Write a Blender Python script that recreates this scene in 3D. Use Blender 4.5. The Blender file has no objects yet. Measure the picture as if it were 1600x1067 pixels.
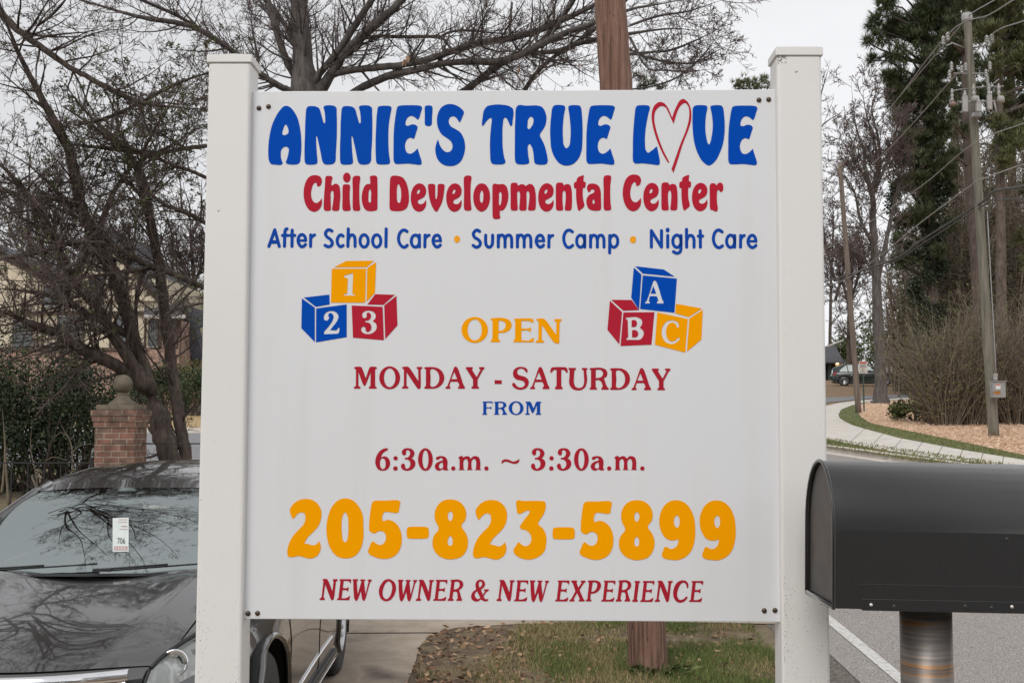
import bpy, bmesh, math, random
from mathutils import Vector, Matrix

# ------------------------------------------------------------------ camera, sky, sun
SC = bpy.context.scene
COL = SC.collection
EYE, FPX, HOR = 1.90, 1800.0, 660.0          # eye height, focal length in photo pixels, horizon row
PITCH = math.atan((HOR - 533.5) / FPX)
CP, SP = math.cos(PITCH), math.sin(PITCH)
cam_d = bpy.data.cameras.new("camera")
cam_d.sensor_width = 36.0
cam_d.lens = 36.0 * FPX / 1600.0
cam_d.clip_end = 3000
cam = bpy.data.objects.new("camera", cam_d)
cam.location = (0, 0, EYE)
cam.rotation_euler = (math.pi / 2 + PITCH, 0, 0)
COL.objects.link(cam)
SC.camera = cam
SC.view_settings.view_transform = 'Standard'
SC.view_settings.look = 'None'
SC.view_settings.exposure = 0.27
SC.view_settings.gamma = 1.0

SUN_EL, SUN_AZ = math.radians(42), math.radians(205)      # azimuth clockwise from +Y : behind the camera, to the left
world = bpy.data.worlds.new("World")
SC.world = world
world.use_nodes = True
wt = world.node_tree
wt.nodes.clear()
def wn(t, **kw):
    n = wt.nodes.new(t)
    for k, v in kw.items():
        setattr(n, k, v)
    return n
w_out = wn('ShaderNodeOutputWorld')
w_bg = wn('ShaderNodeBackground')
w_sky = wn('ShaderNodeTexSky', sky_type='NISHITA')
w_sky.sun_disc = False
w_sky.sun_elevation = SUN_EL
w_sky.sun_rotation = SUN_AZ
w_sky.dust_density = 4.0
w_sky.air_density = 1.0
# overcast: the sky's own light greyed by a sheet of cloud, thick and thin patches from noise on the view direction
w_hs = wn('ShaderNodeHueSaturation')
w_hs.inputs['Saturation'].default_value = 0.12
wt.links.new(w_sky.outputs[0], w_hs.inputs['Color'])
w_tc = wn('ShaderNodeTexCoord')
w_map = wn('ShaderNodeMapping')
w_map.inputs['Scale'].default_value = (1.1, 1.1, 3.2)
w_map.inputs['Location'].default_value = (0.35, 0.1, 0.25)
wt.links.new(w_tc.outputs['Generated'], w_map.inputs['Vector'])
w_no = wn('ShaderNodeTexNoise')
w_no.inputs['Scale'].default_value = 1.7
w_no.inputs['Detail'].default_value = 5
w_no.inputs['Roughness'].default_value = 0.58
wt.links.new(w_map.outputs[0], w_no.inputs['Vector'])
# darker cloud bank high on the left, bright break low on the right
w_sep = wn('ShaderNodeSeparateXYZ')
wt.links.new(w_tc.outputs['Generated'], w_sep.inputs[0])
w_m1 = wn('ShaderNodeMath', operation='MULTIPLY'); w_m1.inputs[1].default_value = 0.95
wt.links.new(w_sep.outputs['X'], w_m1.inputs[0])
w_m2 = wn('ShaderNodeMath', operation='MULTIPLY'); w_m2.inputs[1].default_value = -0.9
wt.links.new(w_sep.outputs['Z'], w_m2.inputs[0])
w_m3 = wn('ShaderNodeMath', operation='ADD')
wt.links.new(w_m1.outputs[0], w_m3.inputs[0]); wt.links.new(w_m2.outputs[0], w_m3.inputs[1])
w_m4 = wn('ShaderNodeMath', operation='ADD')
wt.links.new(w_m3.outputs[0], w_m4.inputs[0]); wt.links.new(w_no.outputs['Fac'], w_m4.inputs[1])
w_rp = wn('ShaderNodeValToRGB')
cr = w_rp.color_ramp
cr.elements[0].position = 0.02; cr.elements[0].color = (0.56, 0.565, 0.58, 1)
cr.elements[1].position = 0.58; cr.elements[1].color = (0.71, 0.715, 0.735, 1)
e_ = cr.elements.new(0.25); e_.color = (0.64, 0.645, 0.66, 1)
wt.links.new(w_m4.outputs[0], w_rp.inputs['Fac'])
w_sc = wn('ShaderNodeMixRGB', blend_type='MIX')
w_k = wn('ShaderNodeVectorMath', operation='SCALE'); w_k.inputs['Scale'].default_value = 11.5
wt.links.new(w_rp.outputs['Color'], w_k.inputs[0])
w_sc.inputs['Fac'].default_value = 0.90
wt.links.new(w_hs.outputs['Color'], w_sc.inputs['Color1'])
wt.links.new(w_k.outputs[0], w_sc.inputs['Color2'])
wt.links.new(w_sc.outputs['Color'], w_bg.inputs['Color'])
w_bg.inputs['Strength'].default_value = 0.10
wt.links.new(w_bg.outputs[0], w_out.inputs['Surface'])

sun_d = bpy.data.lights.new("sun", 'SUN')
sun_d.energy = 1.5
sun_d.angle = math.radians(40)
sun_d.color = (1.0, 0.97, 0.93)
sun = bpy.data.objects.new("sun", sun_d)
sdir = Vector((math.sin(SUN_AZ) * math.cos(SUN_EL), math.cos(SUN_AZ) * math.cos(SUN_EL), math.sin(SUN_EL)))
sun.rotation_euler = (-sdir).to_track_quat('-Z', 'Y').to_euler()
COL.objects.link(sun)

# ------------------------------------------------------------------ measuring helpers (photo pixel -> point of the place)
def ray(px, py):
    v = (px - 800.0) / FPX
    w = -(py - 533.5) / FPX
    return Vector((v, CP - SP * w, SP + CP * w))
EYEV = Vector((0, 0, EYE))
def P(px, py, Y):
    d = ray(px, py)
    return EYEV + d * (Y / d.y)
SLOPE, Y0 = 0.057, 7.5                      # the land is level to Y0, then rises gently away from the road edge
YTOP = 120.0
def zg(Y):
    return SLOPE * (min(Y, YTOP) - Y0) if Y > Y0 else 0.0
def G(px, py, dz=0.0):
    """where the line of sight meets the land (or a layer dz above it)"""
    d = ray(px, py)
    if d.z < 0:
        t = (dz - EYE) / d.z
        if t * d.y <= Y0:
            p = EYEV + d * t
            return Vector((p.x, p.y, dz))
    t = (EYE - dz + SLOPE * Y0) / (SLOPE * d.y - d.z)
    p = EYEV + d * t
    return Vector((p.x, p.y, zg(p.y) + dz))
def PXM(Y):                                  # metres per photo pixel at distance Y
    return Y / FPX

# ------------------------------------------------------------------ materials
MATS = {}
def nd(t, kind, **kw):
    n = t.nodes.new(kind)
    for k, v in kw.items():
        setattr(n, k, v)
    return n
def mat(name, color, rough=0.6, metal=0.0, var=None, scale=8.0, stretch=(1, 1, 1), bump=0.0, bscale=None, island=None,
        coat=0.0, detail=4.0, spec=None, ramp=None, rough_var=0.0, sub=None):
    """Principled material; var = second colour mixed in by noise; ramp = list of (pos, colour) for the noise; island = colours picked
    per loose piece (leaves, blades)."""
    m = bpy.data.materials.new(name)
    m.use_nodes = True
    t = m.node_tree
    b = t.nodes['Principled BSDF']
    b.inputs['Base Color'].default_value = (*color, 1)
    b.inputs['Roughness'].default_value = rough
    b.inputs['Metallic'].default_value = metal
    if coat:
        b.inputs['Coat Weight'].default_value = coat
        b.inputs['Coat Roughness'].default_value = 0.03
    if spec is not None:
        b.inputs['Specular IOR Level'].default_value = spec
    tc = nd(t, 'ShaderNodeTexCoord')
    mp = nd(t, 'ShaderNodeMapping')
    mp.inputs['Scale'].default_value = stretch
    t.links.new(tc.outputs['Object'], mp.inputs['Vector'])
    no = nd(t, 'ShaderNodeTexNoise')
    no.inputs['Scale'].default_value = scale
    no.inputs['Detail'].default_value = detail
    no.inputs['Roughness'].default_value = 0.6
    t.links.new(mp.outputs[0], no.inputs['Vector'])
    if var or ramp:
        rp = nd(t, 'ShaderNodeValToRGB')
        if ramp:
            while len(rp.color_ramp.elements) < len(ramp):
                rp.color_ramp.elements.new(0.5)
            for e, (p, c) in zip(rp.color_ramp.elements, ramp):
                e.position = p; e.color = (*c, 1)
        else:
            rp.color_ramp.elements[0].position = 0.32; rp.color_ramp.elements[0].color = (*color, 1)
            rp.color_ramp.elements[1].position = 0.68; rp.color_ramp.elements[1].color = (*var, 1)
        t.links.new(no.outputs['Fac'], rp.inputs['Fac'])
        t.links.new(rp.outputs['Color'], b.inputs['Base Color'])
    if island:
        ge = nd(t, 'ShaderNodeNewGeometry')
        ri = nd(t, 'ShaderNodeValToRGB')
        ri.color_ramp.interpolation = 'LINEAR'
        while len(ri.color_ramp.elements) < len(island):
            ri.color_ramp.elements.new(0.5)
        for i, (e, c) in enumerate(zip(ri.color_ramp.elements, island)):
            e.position = i / max(1, len(island) - 1); e.color = (*c, 1)
        t.links.new(ge.outputs['Random Per Island'], ri.inputs['Fac'])
        t.links.new(ri.outputs['Color'], b.inputs['Base Color'])
    if rough_var:
        mr = nd(t, 'ShaderNodeMapRange')
        mr.inputs['To Min'].default_value = max(0, rough - rough_var); mr.inputs['To Max'].default_value = min(1, rough + rough_var)
        t.links.new(no.outputs['Fac'], mr.inputs['Value'])
        t.links.new(mr.outputs[0], b.inputs['Roughness'])
    if bump:
        n2 = nd(t, 'ShaderNodeTexNoise')
        n2.inputs['Scale'].default_value = bscale or scale * 3
        n2.inputs['Detail'].default_value = 5
        t.links.new(mp.outputs[0], n2.inputs['Vector'])
        bp = nd(t, 'ShaderNodeBump')
        bp.inputs['Strength'].default_value = min(1.0, bump)
        bp.inputs['Distance'].default_value = 0.02
        t.links.new(n2.outputs['Fac'], bp.inputs['Height'])
        t.links.new(bp.outputs['Normal'], b.inputs['Normal'])
    if sub:
        b.inputs['Subsurface Weight'].default_value = sub
    MATS[name] = m
    return m
def specks(m, color, scale, lo, hi, zfade=None, stretch=(1, 1, 1)):
    """grime specks: mix a dark colour over the base colour where a noise passes a threshold, optionally thicker lower down."""
    t = m.node_tree
    b = t.nodes['Principled BSDF']
    src = b.inputs['Base Color'].links[0].from_socket if b.inputs['Base Color'].links else None
    mx = nd(t, 'ShaderNodeMixRGB')
    if src: t.links.new(src, mx.inputs['Color1'])
    else: mx.inputs['Color1'].default_value = b.inputs['Base Color'].default_value
    mx.inputs['Color2'].default_value = (*color, 1)
    tc = nd(t, 'ShaderNodeTexCoord')
    mp = nd(t, 'ShaderNodeMapping'); mp.inputs['Scale'].default_value = stretch
    t.links.new(tc.outputs['Object'], mp.inputs['Vector'])
    no = nd(t, 'ShaderNodeTexNoise'); no.inputs['Scale'].default_value = scale; no.inputs['Detail'].default_value = 3
    t.links.new(mp.outputs[0], no.inputs['Vector'])
    val = no.outputs['Fac']
    if zfade:
        sp = nd(t, 'ShaderNodeSeparateXYZ'); t.links.new(tc.outputs['Object'], sp.inputs[0])
        mr = nd(t, 'ShaderNodeMapRange')
        mr.inputs['From Min'].default_value = zfade[0]; mr.inputs['From Max'].default_value = zfade[1]
        mr.inputs['To Min'].default_value = zfade[2]; mr.inputs['To Max'].default_value = 0.0
        t.links.new(sp.outputs['Z'], mr.inputs['Value'])
        ad = nd(t, 'ShaderNodeMath', operation='ADD')
        t.links.new(val, ad.inputs[0]); t.links.new(mr.outputs[0], ad.inputs[1])
        val = ad.outputs[0]
    m2 = nd(t, 'ShaderNodeMapRange')
    m2.inputs['From Min'].default_value = lo; m2.inputs['From Max'].default_value = hi
    t.links.new(val, m2.inputs['Value'])
    t.links.new(m2.outputs[0], mx.inputs['Fac'])
    t.links.new(mx.outputs['Color'], b.inputs['Base Color'])
    return m

# ------------------------------------------------------------------ mesh builder
class MB:
    def __init__(s):
        s.v = []; s.f = []; s.mi = []; s.cur = 0; s.sm = []; s.smooth = False
    def face(s, idx):
        s.f.append(idx); s.mi.append(s.cur); s.sm.append(s.smooth)
    def poly(s, pts):
        n = len(s.v); s.v.extend(Vector(p) for p in pts); s.face(list(range(n, n + len(pts))))
    def quad(s, a, b, c, d): s.poly((a, b, c, d))
    def box(s, c, size, rot=None):
        c = Vector(c); hx, hy, hz = (x / 2 for x in size)
        M = rot or Matrix.Identity(3)
        q = [c + M @ Vector((sx * hx, sy * hy, sz * hz)) for sx in (-1, 1) for sy in (-1, 1) for sz in (-1, 1)]
        n = len(s.v); s.v.extend(q)
        for f in ((0, 1, 3, 2), (4, 6, 7, 5), (0, 4, 5, 1), (2, 3, 7, 6), (0, 2, 6, 4), (1, 5, 7, 3)):
            s.face([n + i for i in f])
    def hexa(s, q):
        """eight corners: four of one end, four of the other, same order"""
        n = len(s.v); s.v.extend(Vector(p) for p in q)
        for f in ((3, 2, 1, 0), (4, 5, 6, 7), (0, 1, 5, 4), (1, 2, 6, 5), (2, 3, 7, 6), (3, 0, 4, 7)):
            s.face([n + i for i in f])
    def tube(s, pts, rad, sides=6, cap=True, jit=0.0, rng=None):
        pts = [Vector(p) for p in pts]
        if not hasattr(rad, '__len__'): rad = [rad] * len(pts)
        if len(pts) < 2: return
        n0 = len(s.v); sm = s.smooth; s.smooth = True
        u = None
        for i, p in enumerate(pts):
            a = pts[max(0, i - 1)]; b = pts[min(len(pts) - 1, i + 1)]
            t = (b - a)
            if t.length < 1e-9: t = Vector((0, 0, 1))
            t.normalize()
            if u is None:
                u = t.orthogonal().normalized()
            else:
                u = (u - t * u.dot(t))
                u = u.normalized() if u.length > 1e-6 else t.orthogonal().normalized()
            w = t.cross(u)
            for k in range(sides):
                an = 2 * math.pi * k / sides
                r = rad[i] * (1 + (rng.uniform(-jit, jit) if jit else 0))
                s.v.append(p + u * (r * math.cos(an)) + w * (r * math.sin(an)))
        for i in range(len(pts) - 1):
            for k in range(sides):
                k2 = (k + 1) % sides
                s.face([n0 + i * sides + k, n0 + i * sides + k2, n0 + (i + 1) * sides + k2, n0 + (i + 1) * sides + k])
        if cap and sides > 3:
            s.smooth = False
            s.face([n0 + k for k in range(sides)][::-1])
            s.face([n0 + (len(pts) - 1) * sides + k for k in range(sides)])
        s.smooth = sm
    def lathe(s, c, prof, axis=Vector((0, 0, 1)), n=24, cap=True):
        """prof = (radius, height) pairs along axis from c"""
        c = Vector(c); axis = axis.normalized(); u = axis.orthogonal().normalized(); w = axis.cross(u)
        n0 = len(s.v); sm = s.smooth; s.smooth = True
        for r, h in prof:
            for k in range(n):
                a = 2 * math.pi * k / n
                s.v.append(c + axis * h + u * (r * math.cos(a)) + w * (r * math.sin(a)))
        for i in range(len(prof) - 1):
            for k in range(n):
                k2 = (k + 1) % n
                s.face([n0 + i * n + k, n0 + i * n + k2, n0 + (i + 1) * n + k2, n0 + (i + 1) * n + k])
        if cap:
            s.face([n0 + k for k in range(n)][::-1])
            s.face([n0 + (len(prof) - 1) * n + k for k in range(n)])
        s.smooth = sm
    def ball(s, c, r, n=16, m=10, sq=1.0):
        prof = [(max(1e-4, r * math.sin(math.pi * i / m)), -r * sq * math.cos(math.pi * i / m)) for i in range(m + 1)]
        s.lathe(c, prof, n=n, cap=False)
    def leaf(s, p, d, L, W, rng):
        """one leaf: a folded pair of triangles"""
        side = d.cross(Vector((rng.uniform(-1, 1), rng.uniform(-1, 1), rng.uniform(-1, 1))))
        if side.length < 1e-4: side = d.orthogonal()
        side.normalize()
        n = len(s.v)
        s.v.extend((p, p + d * (L * .5) + side * (W * .5), p + d * L, p + d * (L * .5) - side * (W * .5)))
        s.face([n, n + 1, n + 2, n + 3])
    def blade(s, p, d, L, W, rng):
        side = Vector((rng.uniform(-1, 1), rng.uniform(-1, 1), 0.0)).normalized() * (W * .5)
        n = len(s.v)
        s.v.extend((p - side, p + side, p + d * L))
        s.face([n, n + 1, n + 2])
    def build(s, name, mats, parent=None, bevel=0.0, seg=2, smooth=None, at=None):
        if not isinstance(mats, (list, tuple)): mats = [mats]
        off = worldloc(parent) if parent else (Vector(at) if at is not None else Vector((0, 0, 0)))
        me = bpy.data.meshes.new(name)
        me.from_pydata([tuple(p - off) for p in s.v], [], s.f)
        for m in mats: me.materials.append(m)
        for i, pl in enumerate(me.polygons):
            pl.material_index = min(s.mi[i], len(mats) - 1)
            pl.use_smooth = s.sm[i] if smooth is None else smooth
        me.update()
        o = bpy.data.objects.new(name, me)
        COL.objects.link(o)
        if parent: o.parent = parent
        elif at is not None: o.location = off
        if bevel:
            b = o.modifiers.new("bevel", 'BEVEL'); b.width = bevel; b.segments = seg; b.limit_method = 'ANGLE'
            b.angle_limit = math.radians(40); b.harden_normals = False
        return o
def worldloc(o):
    v = Vector((0, 0, 0))
    while o:
        v = v + Vector(o.location); o = o.parent
    return v
def tag(o, label=None, cat=None, group=None, kind=None):
    if label: o['label'] = label
    if cat: o['category'] = cat
    if group: o['group'] = group
    if kind: o['kind'] = kind
    return o
def thing(name, loc, label, cat, group=None):
    o = bpy.data.objects.new(name, None)
    o.empty_display_size = 0.2
    o.location = Vector(loc)
    COL.objects.link(o)
    return tag(o, label, cat, group)
def copy_tree(o, parent=None):
    c = o.copy(); COL.objects.link(c)
    if parent: c.parent = parent
    for ch in list(o.children): copy_tree(ch, c)
    return c
def lerp(a, b, t): return a + (b - a) * t
def catmull(pts, sub=6, closed=False):
    pts = [Vector(p) for p in pts]; n = len(pts); out = []
    rngs = range(n) if closed else range(n - 1)
    for i in rngs:
        p1, p2 = pts[i], pts[(i + 1) % n]
        p0 = pts[i - 1] if (closed or i > 0) else p1 * 2 - p2
        p3 = pts[(i + 2) % n] if (closed or i + 2 < n) else p2 * 2 - p1
        for k in range(sub):
            t = k / sub
            out.append(0.5 * ((2 * p1) + (p2 - p0) * t + (2 * p0 - 5 * p1 + 4 * p2 - p3) * t * t + (3 * p1 - p0 - 3 * p2 + p3) * t ** 3))
    if not closed: out.append(pts[-1])
    return out

# ------------------------------------------------------------------ the sign
M_VINYL = mat('white_vinyl', (0.765, 0.755, 0.74), 0.38, var=(0.725, 0.715, 0.695), scale=1.6)
specks(M_VINYL, (0.16, 0.145, 0.12), 330, 0.735, 0.80, zfade=(1.2, 1.9, 0.10), stretch=(1, 1, 0.7))
M_PANEL = mat('white_sign_board', (0.715, 0.727, 0.75), 0.42, var=(0.70, 0.712, 0.735), scale=1.2, bump=0.02, bscale=2.5)
specks(M_PANEL, (0.665, 0.66, 0.655), 2.2, 0.56, 0.95, stretch=(7, 7, 0.35))
M_BLUE = mat('blue_vinyl', (0.001, 0.066, 0.46), 0.5, spec=0.03, var=(0.002, 0.072, 0.43), scale=3)
M_NAVY = mat('dark_blue_vinyl', (0.008, 0.072, 0.40), 0.5, spec=0.03, var=(0.006, 0.06, 0.37), scale=6)
M_RED = mat('crimson_vinyl', (0.47, 0.018, 0.040), 0.5, spec=0.03, var=(0.43, 0.020, 0.040), scale=3)
M_DRED = mat('dark_red_vinyl', (0.42, 0.017, 0.034), 0.5, spec=0.03, var=(0.37, 0.018, 0.034), scale=4)
M_ORANGE = mat('orange_vinyl', (0.94, 0.365, 0.0), 0.5, spec=0.03, var=(0.92, 0.36, 0.0), scale=3)
M_LORANGE = mat('light_orange_vinyl', (0.90, 0.37, 0.02), 0.5, spec=0.03)
M_BOLT = mat('dark_bolt_metal', (0.06, 0.05, 0.045), 0.35, 0.8, var=(0.14, 0.10, 0.07), scale=200)
YL, YR = 2.655, 2.632                          # distance of the board's two ends: its right end stands a touch nearer
A0 = Vector((P(394, 555, YL).x, YL, 0)); A1 = Vector((P(1217, 555, YR).x, YR, 0))
SX = (A1 - A0).normalized(); SN = Vector((SX.y, -SX.x, 0))     # along the board, and out of its face (towards the road)
def on_sign(px, py, out=0.0):
    d = ray(px, py)
    t = (A0 + SN * out - EYEV).dot(SN) / d.dot(SN)
    return EYEV + d * t
sign = thing('sign', (0.0, 2.64, 0.0), 'large white child care sign board with coloured lettering between two white posts', 'sign')
TH = 0.012
cn = [on_sign(394, 143), on_sign(1211.5, 140), on_sign(1222, 971.5), on_sign(378.5, 966.5)]
b = MB()
b.hexa([c for c in cn] + [c - SN * TH for c in cn])
panel = b.build('panel', M_PANEL, sign, bevel=0.0015, seg=2)
# posts: hollow vinyl sleeves with a flat pyramid cap
def post(l_top, r_top, l_bot, r_bot, out, depth, captop):
    q = {}
    for key, px in (('lt', l_top), ('rt', r_top), ('lb', l_bot), ('rb', r_bot)):
        q[key] = on_sign(px[0], px[1], out)
    def down(t, bpt):
        k = (t.z + 0.1) / (t.z - bpt.z)
        return t + (bpt - t) * k
    lb, rb = down(q['lt'], q['lb']), down(q['rt'], q['rb'])
    back = -SN * depth
    m = MB()
    m.hexa([q['lt'], q['rt'], rb, lb] + [p + back for p in (q['lt'], q['rt'], rb, lb)])
    o = m.build('post', M_VINYL, sign, bevel=0.007, seg=3)
    c = MB()
    e = 0.0035
    lt, rt = q['lt'], q['rt']
    up = Vector((0, 0, 0.019))
    f = [lt - SX * e + SN * e, rt + SX * e + SN * e, rt + SX * e + back - SN * e, lt - SX * e + back - SN * e]
    f = [p + Vector((0, 0, -0.002)) for p in f]
    c.hexa(f + [p + up for p in f])
    mid = sum(f, Vector()) / 4
    n = len(c.v)
    ins = [lerp(p, mid, 0.03) + up * 1.0005 + Vector((0, 0, 0.0004)) for p in f]
    c.v.extend(ins + [mid + up + Vector((0, 0, 0.016))])
    for i in range(4): c.face([n + i, n + (i + 1) % 4, n + 4])
    c.build('post_cap', M_VINYL, o, bevel=0.002, seg=2)
    return o
GAP_SHADE = mat('dark_gap_shade', (0.02, 0.02, 0.022), 0.8)  # shade in the gap beside the right post, put in as a dark strip
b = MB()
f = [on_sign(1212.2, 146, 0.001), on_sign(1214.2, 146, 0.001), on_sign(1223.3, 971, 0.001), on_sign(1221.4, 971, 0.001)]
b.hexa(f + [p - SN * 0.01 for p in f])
b.build('gap_shade', GAP_SHADE, panel)
post((325.5, 97), (391.5, 97), (303, 1067), (376.5, 1067), 0.022, 0.083, 84)
post((1214, 86), (1283.5, 86), (1222.5, 1067), (1298, 1067), 0.022, 0.083, 76)
M_GRIME = mat('grey_lichen_grime', (0.16, 0.15, 0.13), 0.95, var=(0.24, 0.23, 0.20), scale=300)
RG = random.Random(3)
def grime(spots, m=M_GRIME):
    b = MB()
    for px, py, r in spots:
        c = on_sign(px, py, 0.0224); k = YL / FPX
        n = len(b.v); nn = 7
        for i in range(nn):
            a = 2 * math.pi * i / nn; rr = r * k * RG.uniform(.5, 1.25)
            b.v.append(c + SX * (rr * math.cos(a)) + Vector((0, 0, rr * math.sin(a))))
        b.face(list(range(n, n + nn))[::-1])
    return b
b = grime([(1214.8 + RG.random() ** 1.5 * 14, 87 + RG.random() ** 1.4 * 13, RG.uniform(.4, 1.1)) for _ in range(44)] + [(1244, 112.8, 1.6), (1246, 112, .9), (1241, 111, .5), (1236, 118, .4)] +
          [(1224.5 + RG.random() ** 1.6 * 26, 900 + RG.random() * 160, RG.uniform(.25, .75)) for _ in range(120)] + [(1225 + RG.random() ** 2 * 50, RG.uniform(300, 1060), RG.uniform(.2, .6)) for _ in range(60)])
b.build('grime_specks', M_GRIME, sign)['kind'] = 'stuff'
b = grime([(328.5, 110, .7), (341, 330, 1.2), (343, 328.5, .8), (345, 327, .5), (373, 165, .4), (334, 690, .7), (360, 610, .4)] + [(RG.uniform(372, 389), RG.uniform(120, 900), RG.uniform(.2, .5)) for _ in range(40)] + [(RG.uniform(306, 375), RG.uniform(400, 1060), RG.uniform(.15, .4)) for _ in range(40)])
b.build('grime_specks', M_GRIME, sign)['kind'] = 'stuff'
for px, py in ((404.7, 169.3), (419.6, 166.9), (1185.8, 156.7), (1201, 155.9), (387.7, 957.8), (402.4, 957.5), (1194, 953.4), (1210.8, 953)):
    b = MB()
    c = on_sign(px, py, 0.0)
    b.lathe(c, [(0.0058, -0.001), (0.0058, 0.0012), (0.0050, 0.0030), (0.0030, 0.0042), (0.0008, 0.0046)], axis=SN, n=14)
    b.build('bolt', M_BOLT, sign)

# lettering: outlines measured off the board. contours are "x,y" points, "!" marks a corner, all others are smooth
def parse(txt):
    out = []
    for tok in txt.split():
        k = tok.endswith('!')
        x, y = tok.rstrip('!').split(',')
        out.append((float(x), float(y), k))
    return out
def smooth_contour(pts, sub=5):
    n = len(pts); out = []
    for i in range(n):
        x1, y1, k1 = pts[i]; x2, y2, k2 = pts[(i + 1) % n]
        x0, y0, _ = pts[i - 1]; x3, y3, _ = pts[(i + 2) % n]
        p1, p2 = Vector((x1, y1)), Vector((x2, y2))
        L = (p2 - p1).length
        def tang(pa, pb, pc):
            d1, d2 = (pb - pa), (pc - pb)
            l1, l2 = max(d1.length, 1e-6), max(d2.length, 1e-6)
            v = d1 / l1 * l2 + d2 / l2 * l1
            if v.length < 1e-6: return Vector((0, 0))
            return v.normalized() * min(L, 2.2 * min(l1, l2))
        t1 = (p2 - p1) if k1 else tang(Vector((x0, y0)), p1, p2)
        t2 = (p2 - p1) if k2 else tang(p1, p2, Vector((x3, y3)))
        if k1 and k2:
            out.append((p1.x, p1.y)); continue
        for s in range(sub):
            t = s / sub
            h1 = 2 * t ** 3 - 3 * t * t + 1; h2 = -2 * t ** 3 + 3 * t * t; h3 = t ** 3 - 2 * t * t + t; h4 = t ** 3 - t * t
            p = p1 * h1 + p2 * h2 + t1 * h3 + t2 * h4
            out.append((p.x, p.y))
    return out
def ell(cx, cy, rx, ry, n=28):
    return [(cx + rx * math.cos(2 * math.pi * i / n), cy + ry * math.sin(2 * math.pi * i / n)) for i in range(n)]
def stroke(txt, r):
    """a round-ended pen stroke, returned as closed outline"""
    pts = parse(txt)
    # smooth open path
    P2 = []
    n = len(pts)
    for i in range(n - 1):
        p1 = Vector(pts[i][:2]); p2 = Vector(pts[i + 1][:2])
        p0 = Vector(pts[i - 1][:2]) if i > 0 else p1 * 2 - p2
        p3 = Vector(pts[i + 2][:2]) if i + 2 < n else p2 * 2 - p1
        if pts[i][2]: p0 = p1 * 2 - p2
        if pts[i + 1][2]: p3 = p2 * 2 - p1
        m = 1 if n == 2 else 6
        for s in range(m):
            t = s / m
            P2.append(0.5 * ((2 * p1) + (p2 - p0) * t + (2 * p0 - 5 * p1 + 4 * p2 - p3) * t * t + (3 * p1 - p0 - 3 * p2 + p3) * t ** 3))
    P2.append(Vector(pts[-1][:2]))
    L, R = [], []
    for i, p in enumerate(P2):
        a = P2[max(0, i - 1)]; c = P2[min(len(P2) - 1, i + 1)]
        d = (c - a).normalized(); nn = Vector((-d.y, d.x))
        L.append(p + nn * r); R.append(p - nn * r)
    def cap(p, d):
        an = math.atan2(d.y, d.x)
        return [p + Vector((math.cos(an + math.pi / 2 - math.pi * k / 8), math.sin(an + math.pi / 2 - math.pi * k / 8))) * r for k in range(1, 8)]
    out = L + cap(P2[-1], (P2[-1] - P2[-2]).normalized()) + R[::-1] + cap(P2[0], (P2[0] - P2[1]).normalized())
    return [(p.x, p.y) for p in out]
def ring(cx, cy, rx, ry, r):
    return [ell(cx, cy, rx + r, ry + r, 36), ell(cx, cy, rx - r, ry - r, 36)]
def place(cs, ox, oy, s, dx=0.0, dy=0.0):
    return [[(ox + x / s + dx, oy + y / s + dy) for x, y in c] for c in cs]
def shift(cs, dx, dy=0.0, sx=1.0):
    if sx != 1.0:
        x0 = min(x for c in cs for x, y in c)
        return [[(x0 + (x - x0) * sx + dx, y + dy) for x, y in c] for c in cs]
    return [[(x + dx, y + dy) for x, y in c] for c in cs]
def fit(cs, x0, y0, x1, y1):
    xs = [x for c in cs for x, y in c]; ys = [y for c in cs for x, y in c]
    ax, bx, ay, by = min(xs), max(xs), min(ys), max(ys)
    return [[(x0 + (x - ax) / (bx - ax) * (x1 - x0), y0 + (y - ay) / (by - ay) * (y1 - y0)) for x, y in c] for c in cs]
def gl(*txts):
    return [smooth_contour(parse(t)) for t in txts]
LETN = [0]
def lettering(name, pieces, m, label=None, thick=0.0003):
    """pieces: list of fills; each fill is a list of closed contours (outer and holes) in board pixels"""
    verts, faces = [], []
    ms = m if isinstance(m, (list, tuple)) else [m]
    mids = []
    for j, piece in enumerate(pieces):
        mi = 0
        if isinstance(piece, tuple): mi, piece = piece
        cu = bpy.data.curves.new('outline', 'CURVE')
        cu.dimensions = '2D'; cu.fill_mode = 'BOTH'; cu.extrude = thick / 2
        out = 0.0007 + 0.00003 * (j % 5)
        org = on_sign(800, 555, 0)
        for c in piece:
            sp = cu.splines.new('POLY'); sp.points.add(len(c) - 1)
            for k, (x, y) in enumerate(c):
                w = on_sign(x, y, 0) - org
                sp.points[k].co = (w.dot(SX), w.z, 0, 1)
            sp.use_cyclic_u = True
        ob = bpy.data.objects.new('outline', cu)
        me = bpy.data.meshes.new_from_object(ob)
        n = len(verts)
        for v in me.vertices:
            verts.append(org + SX * v.co.x + Vector((0, 0, v.co.y)) + SN * (out + v.co.z))
        for p in me.polygons:
            faces.append([n + i for i in p.vertices]); mids.append(mi)
        bpy.data.objects.remove(ob); bpy.data.meshes.remove(me); bpy.data.curves.remove(cu)
    b = MB(); b.v = verts; b.f = faces; b.mi = mids; b.sm = [False] * len(faces)
    o = b.build(name, ms, panel)
    if label: o['label'] = label
    return o

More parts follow.
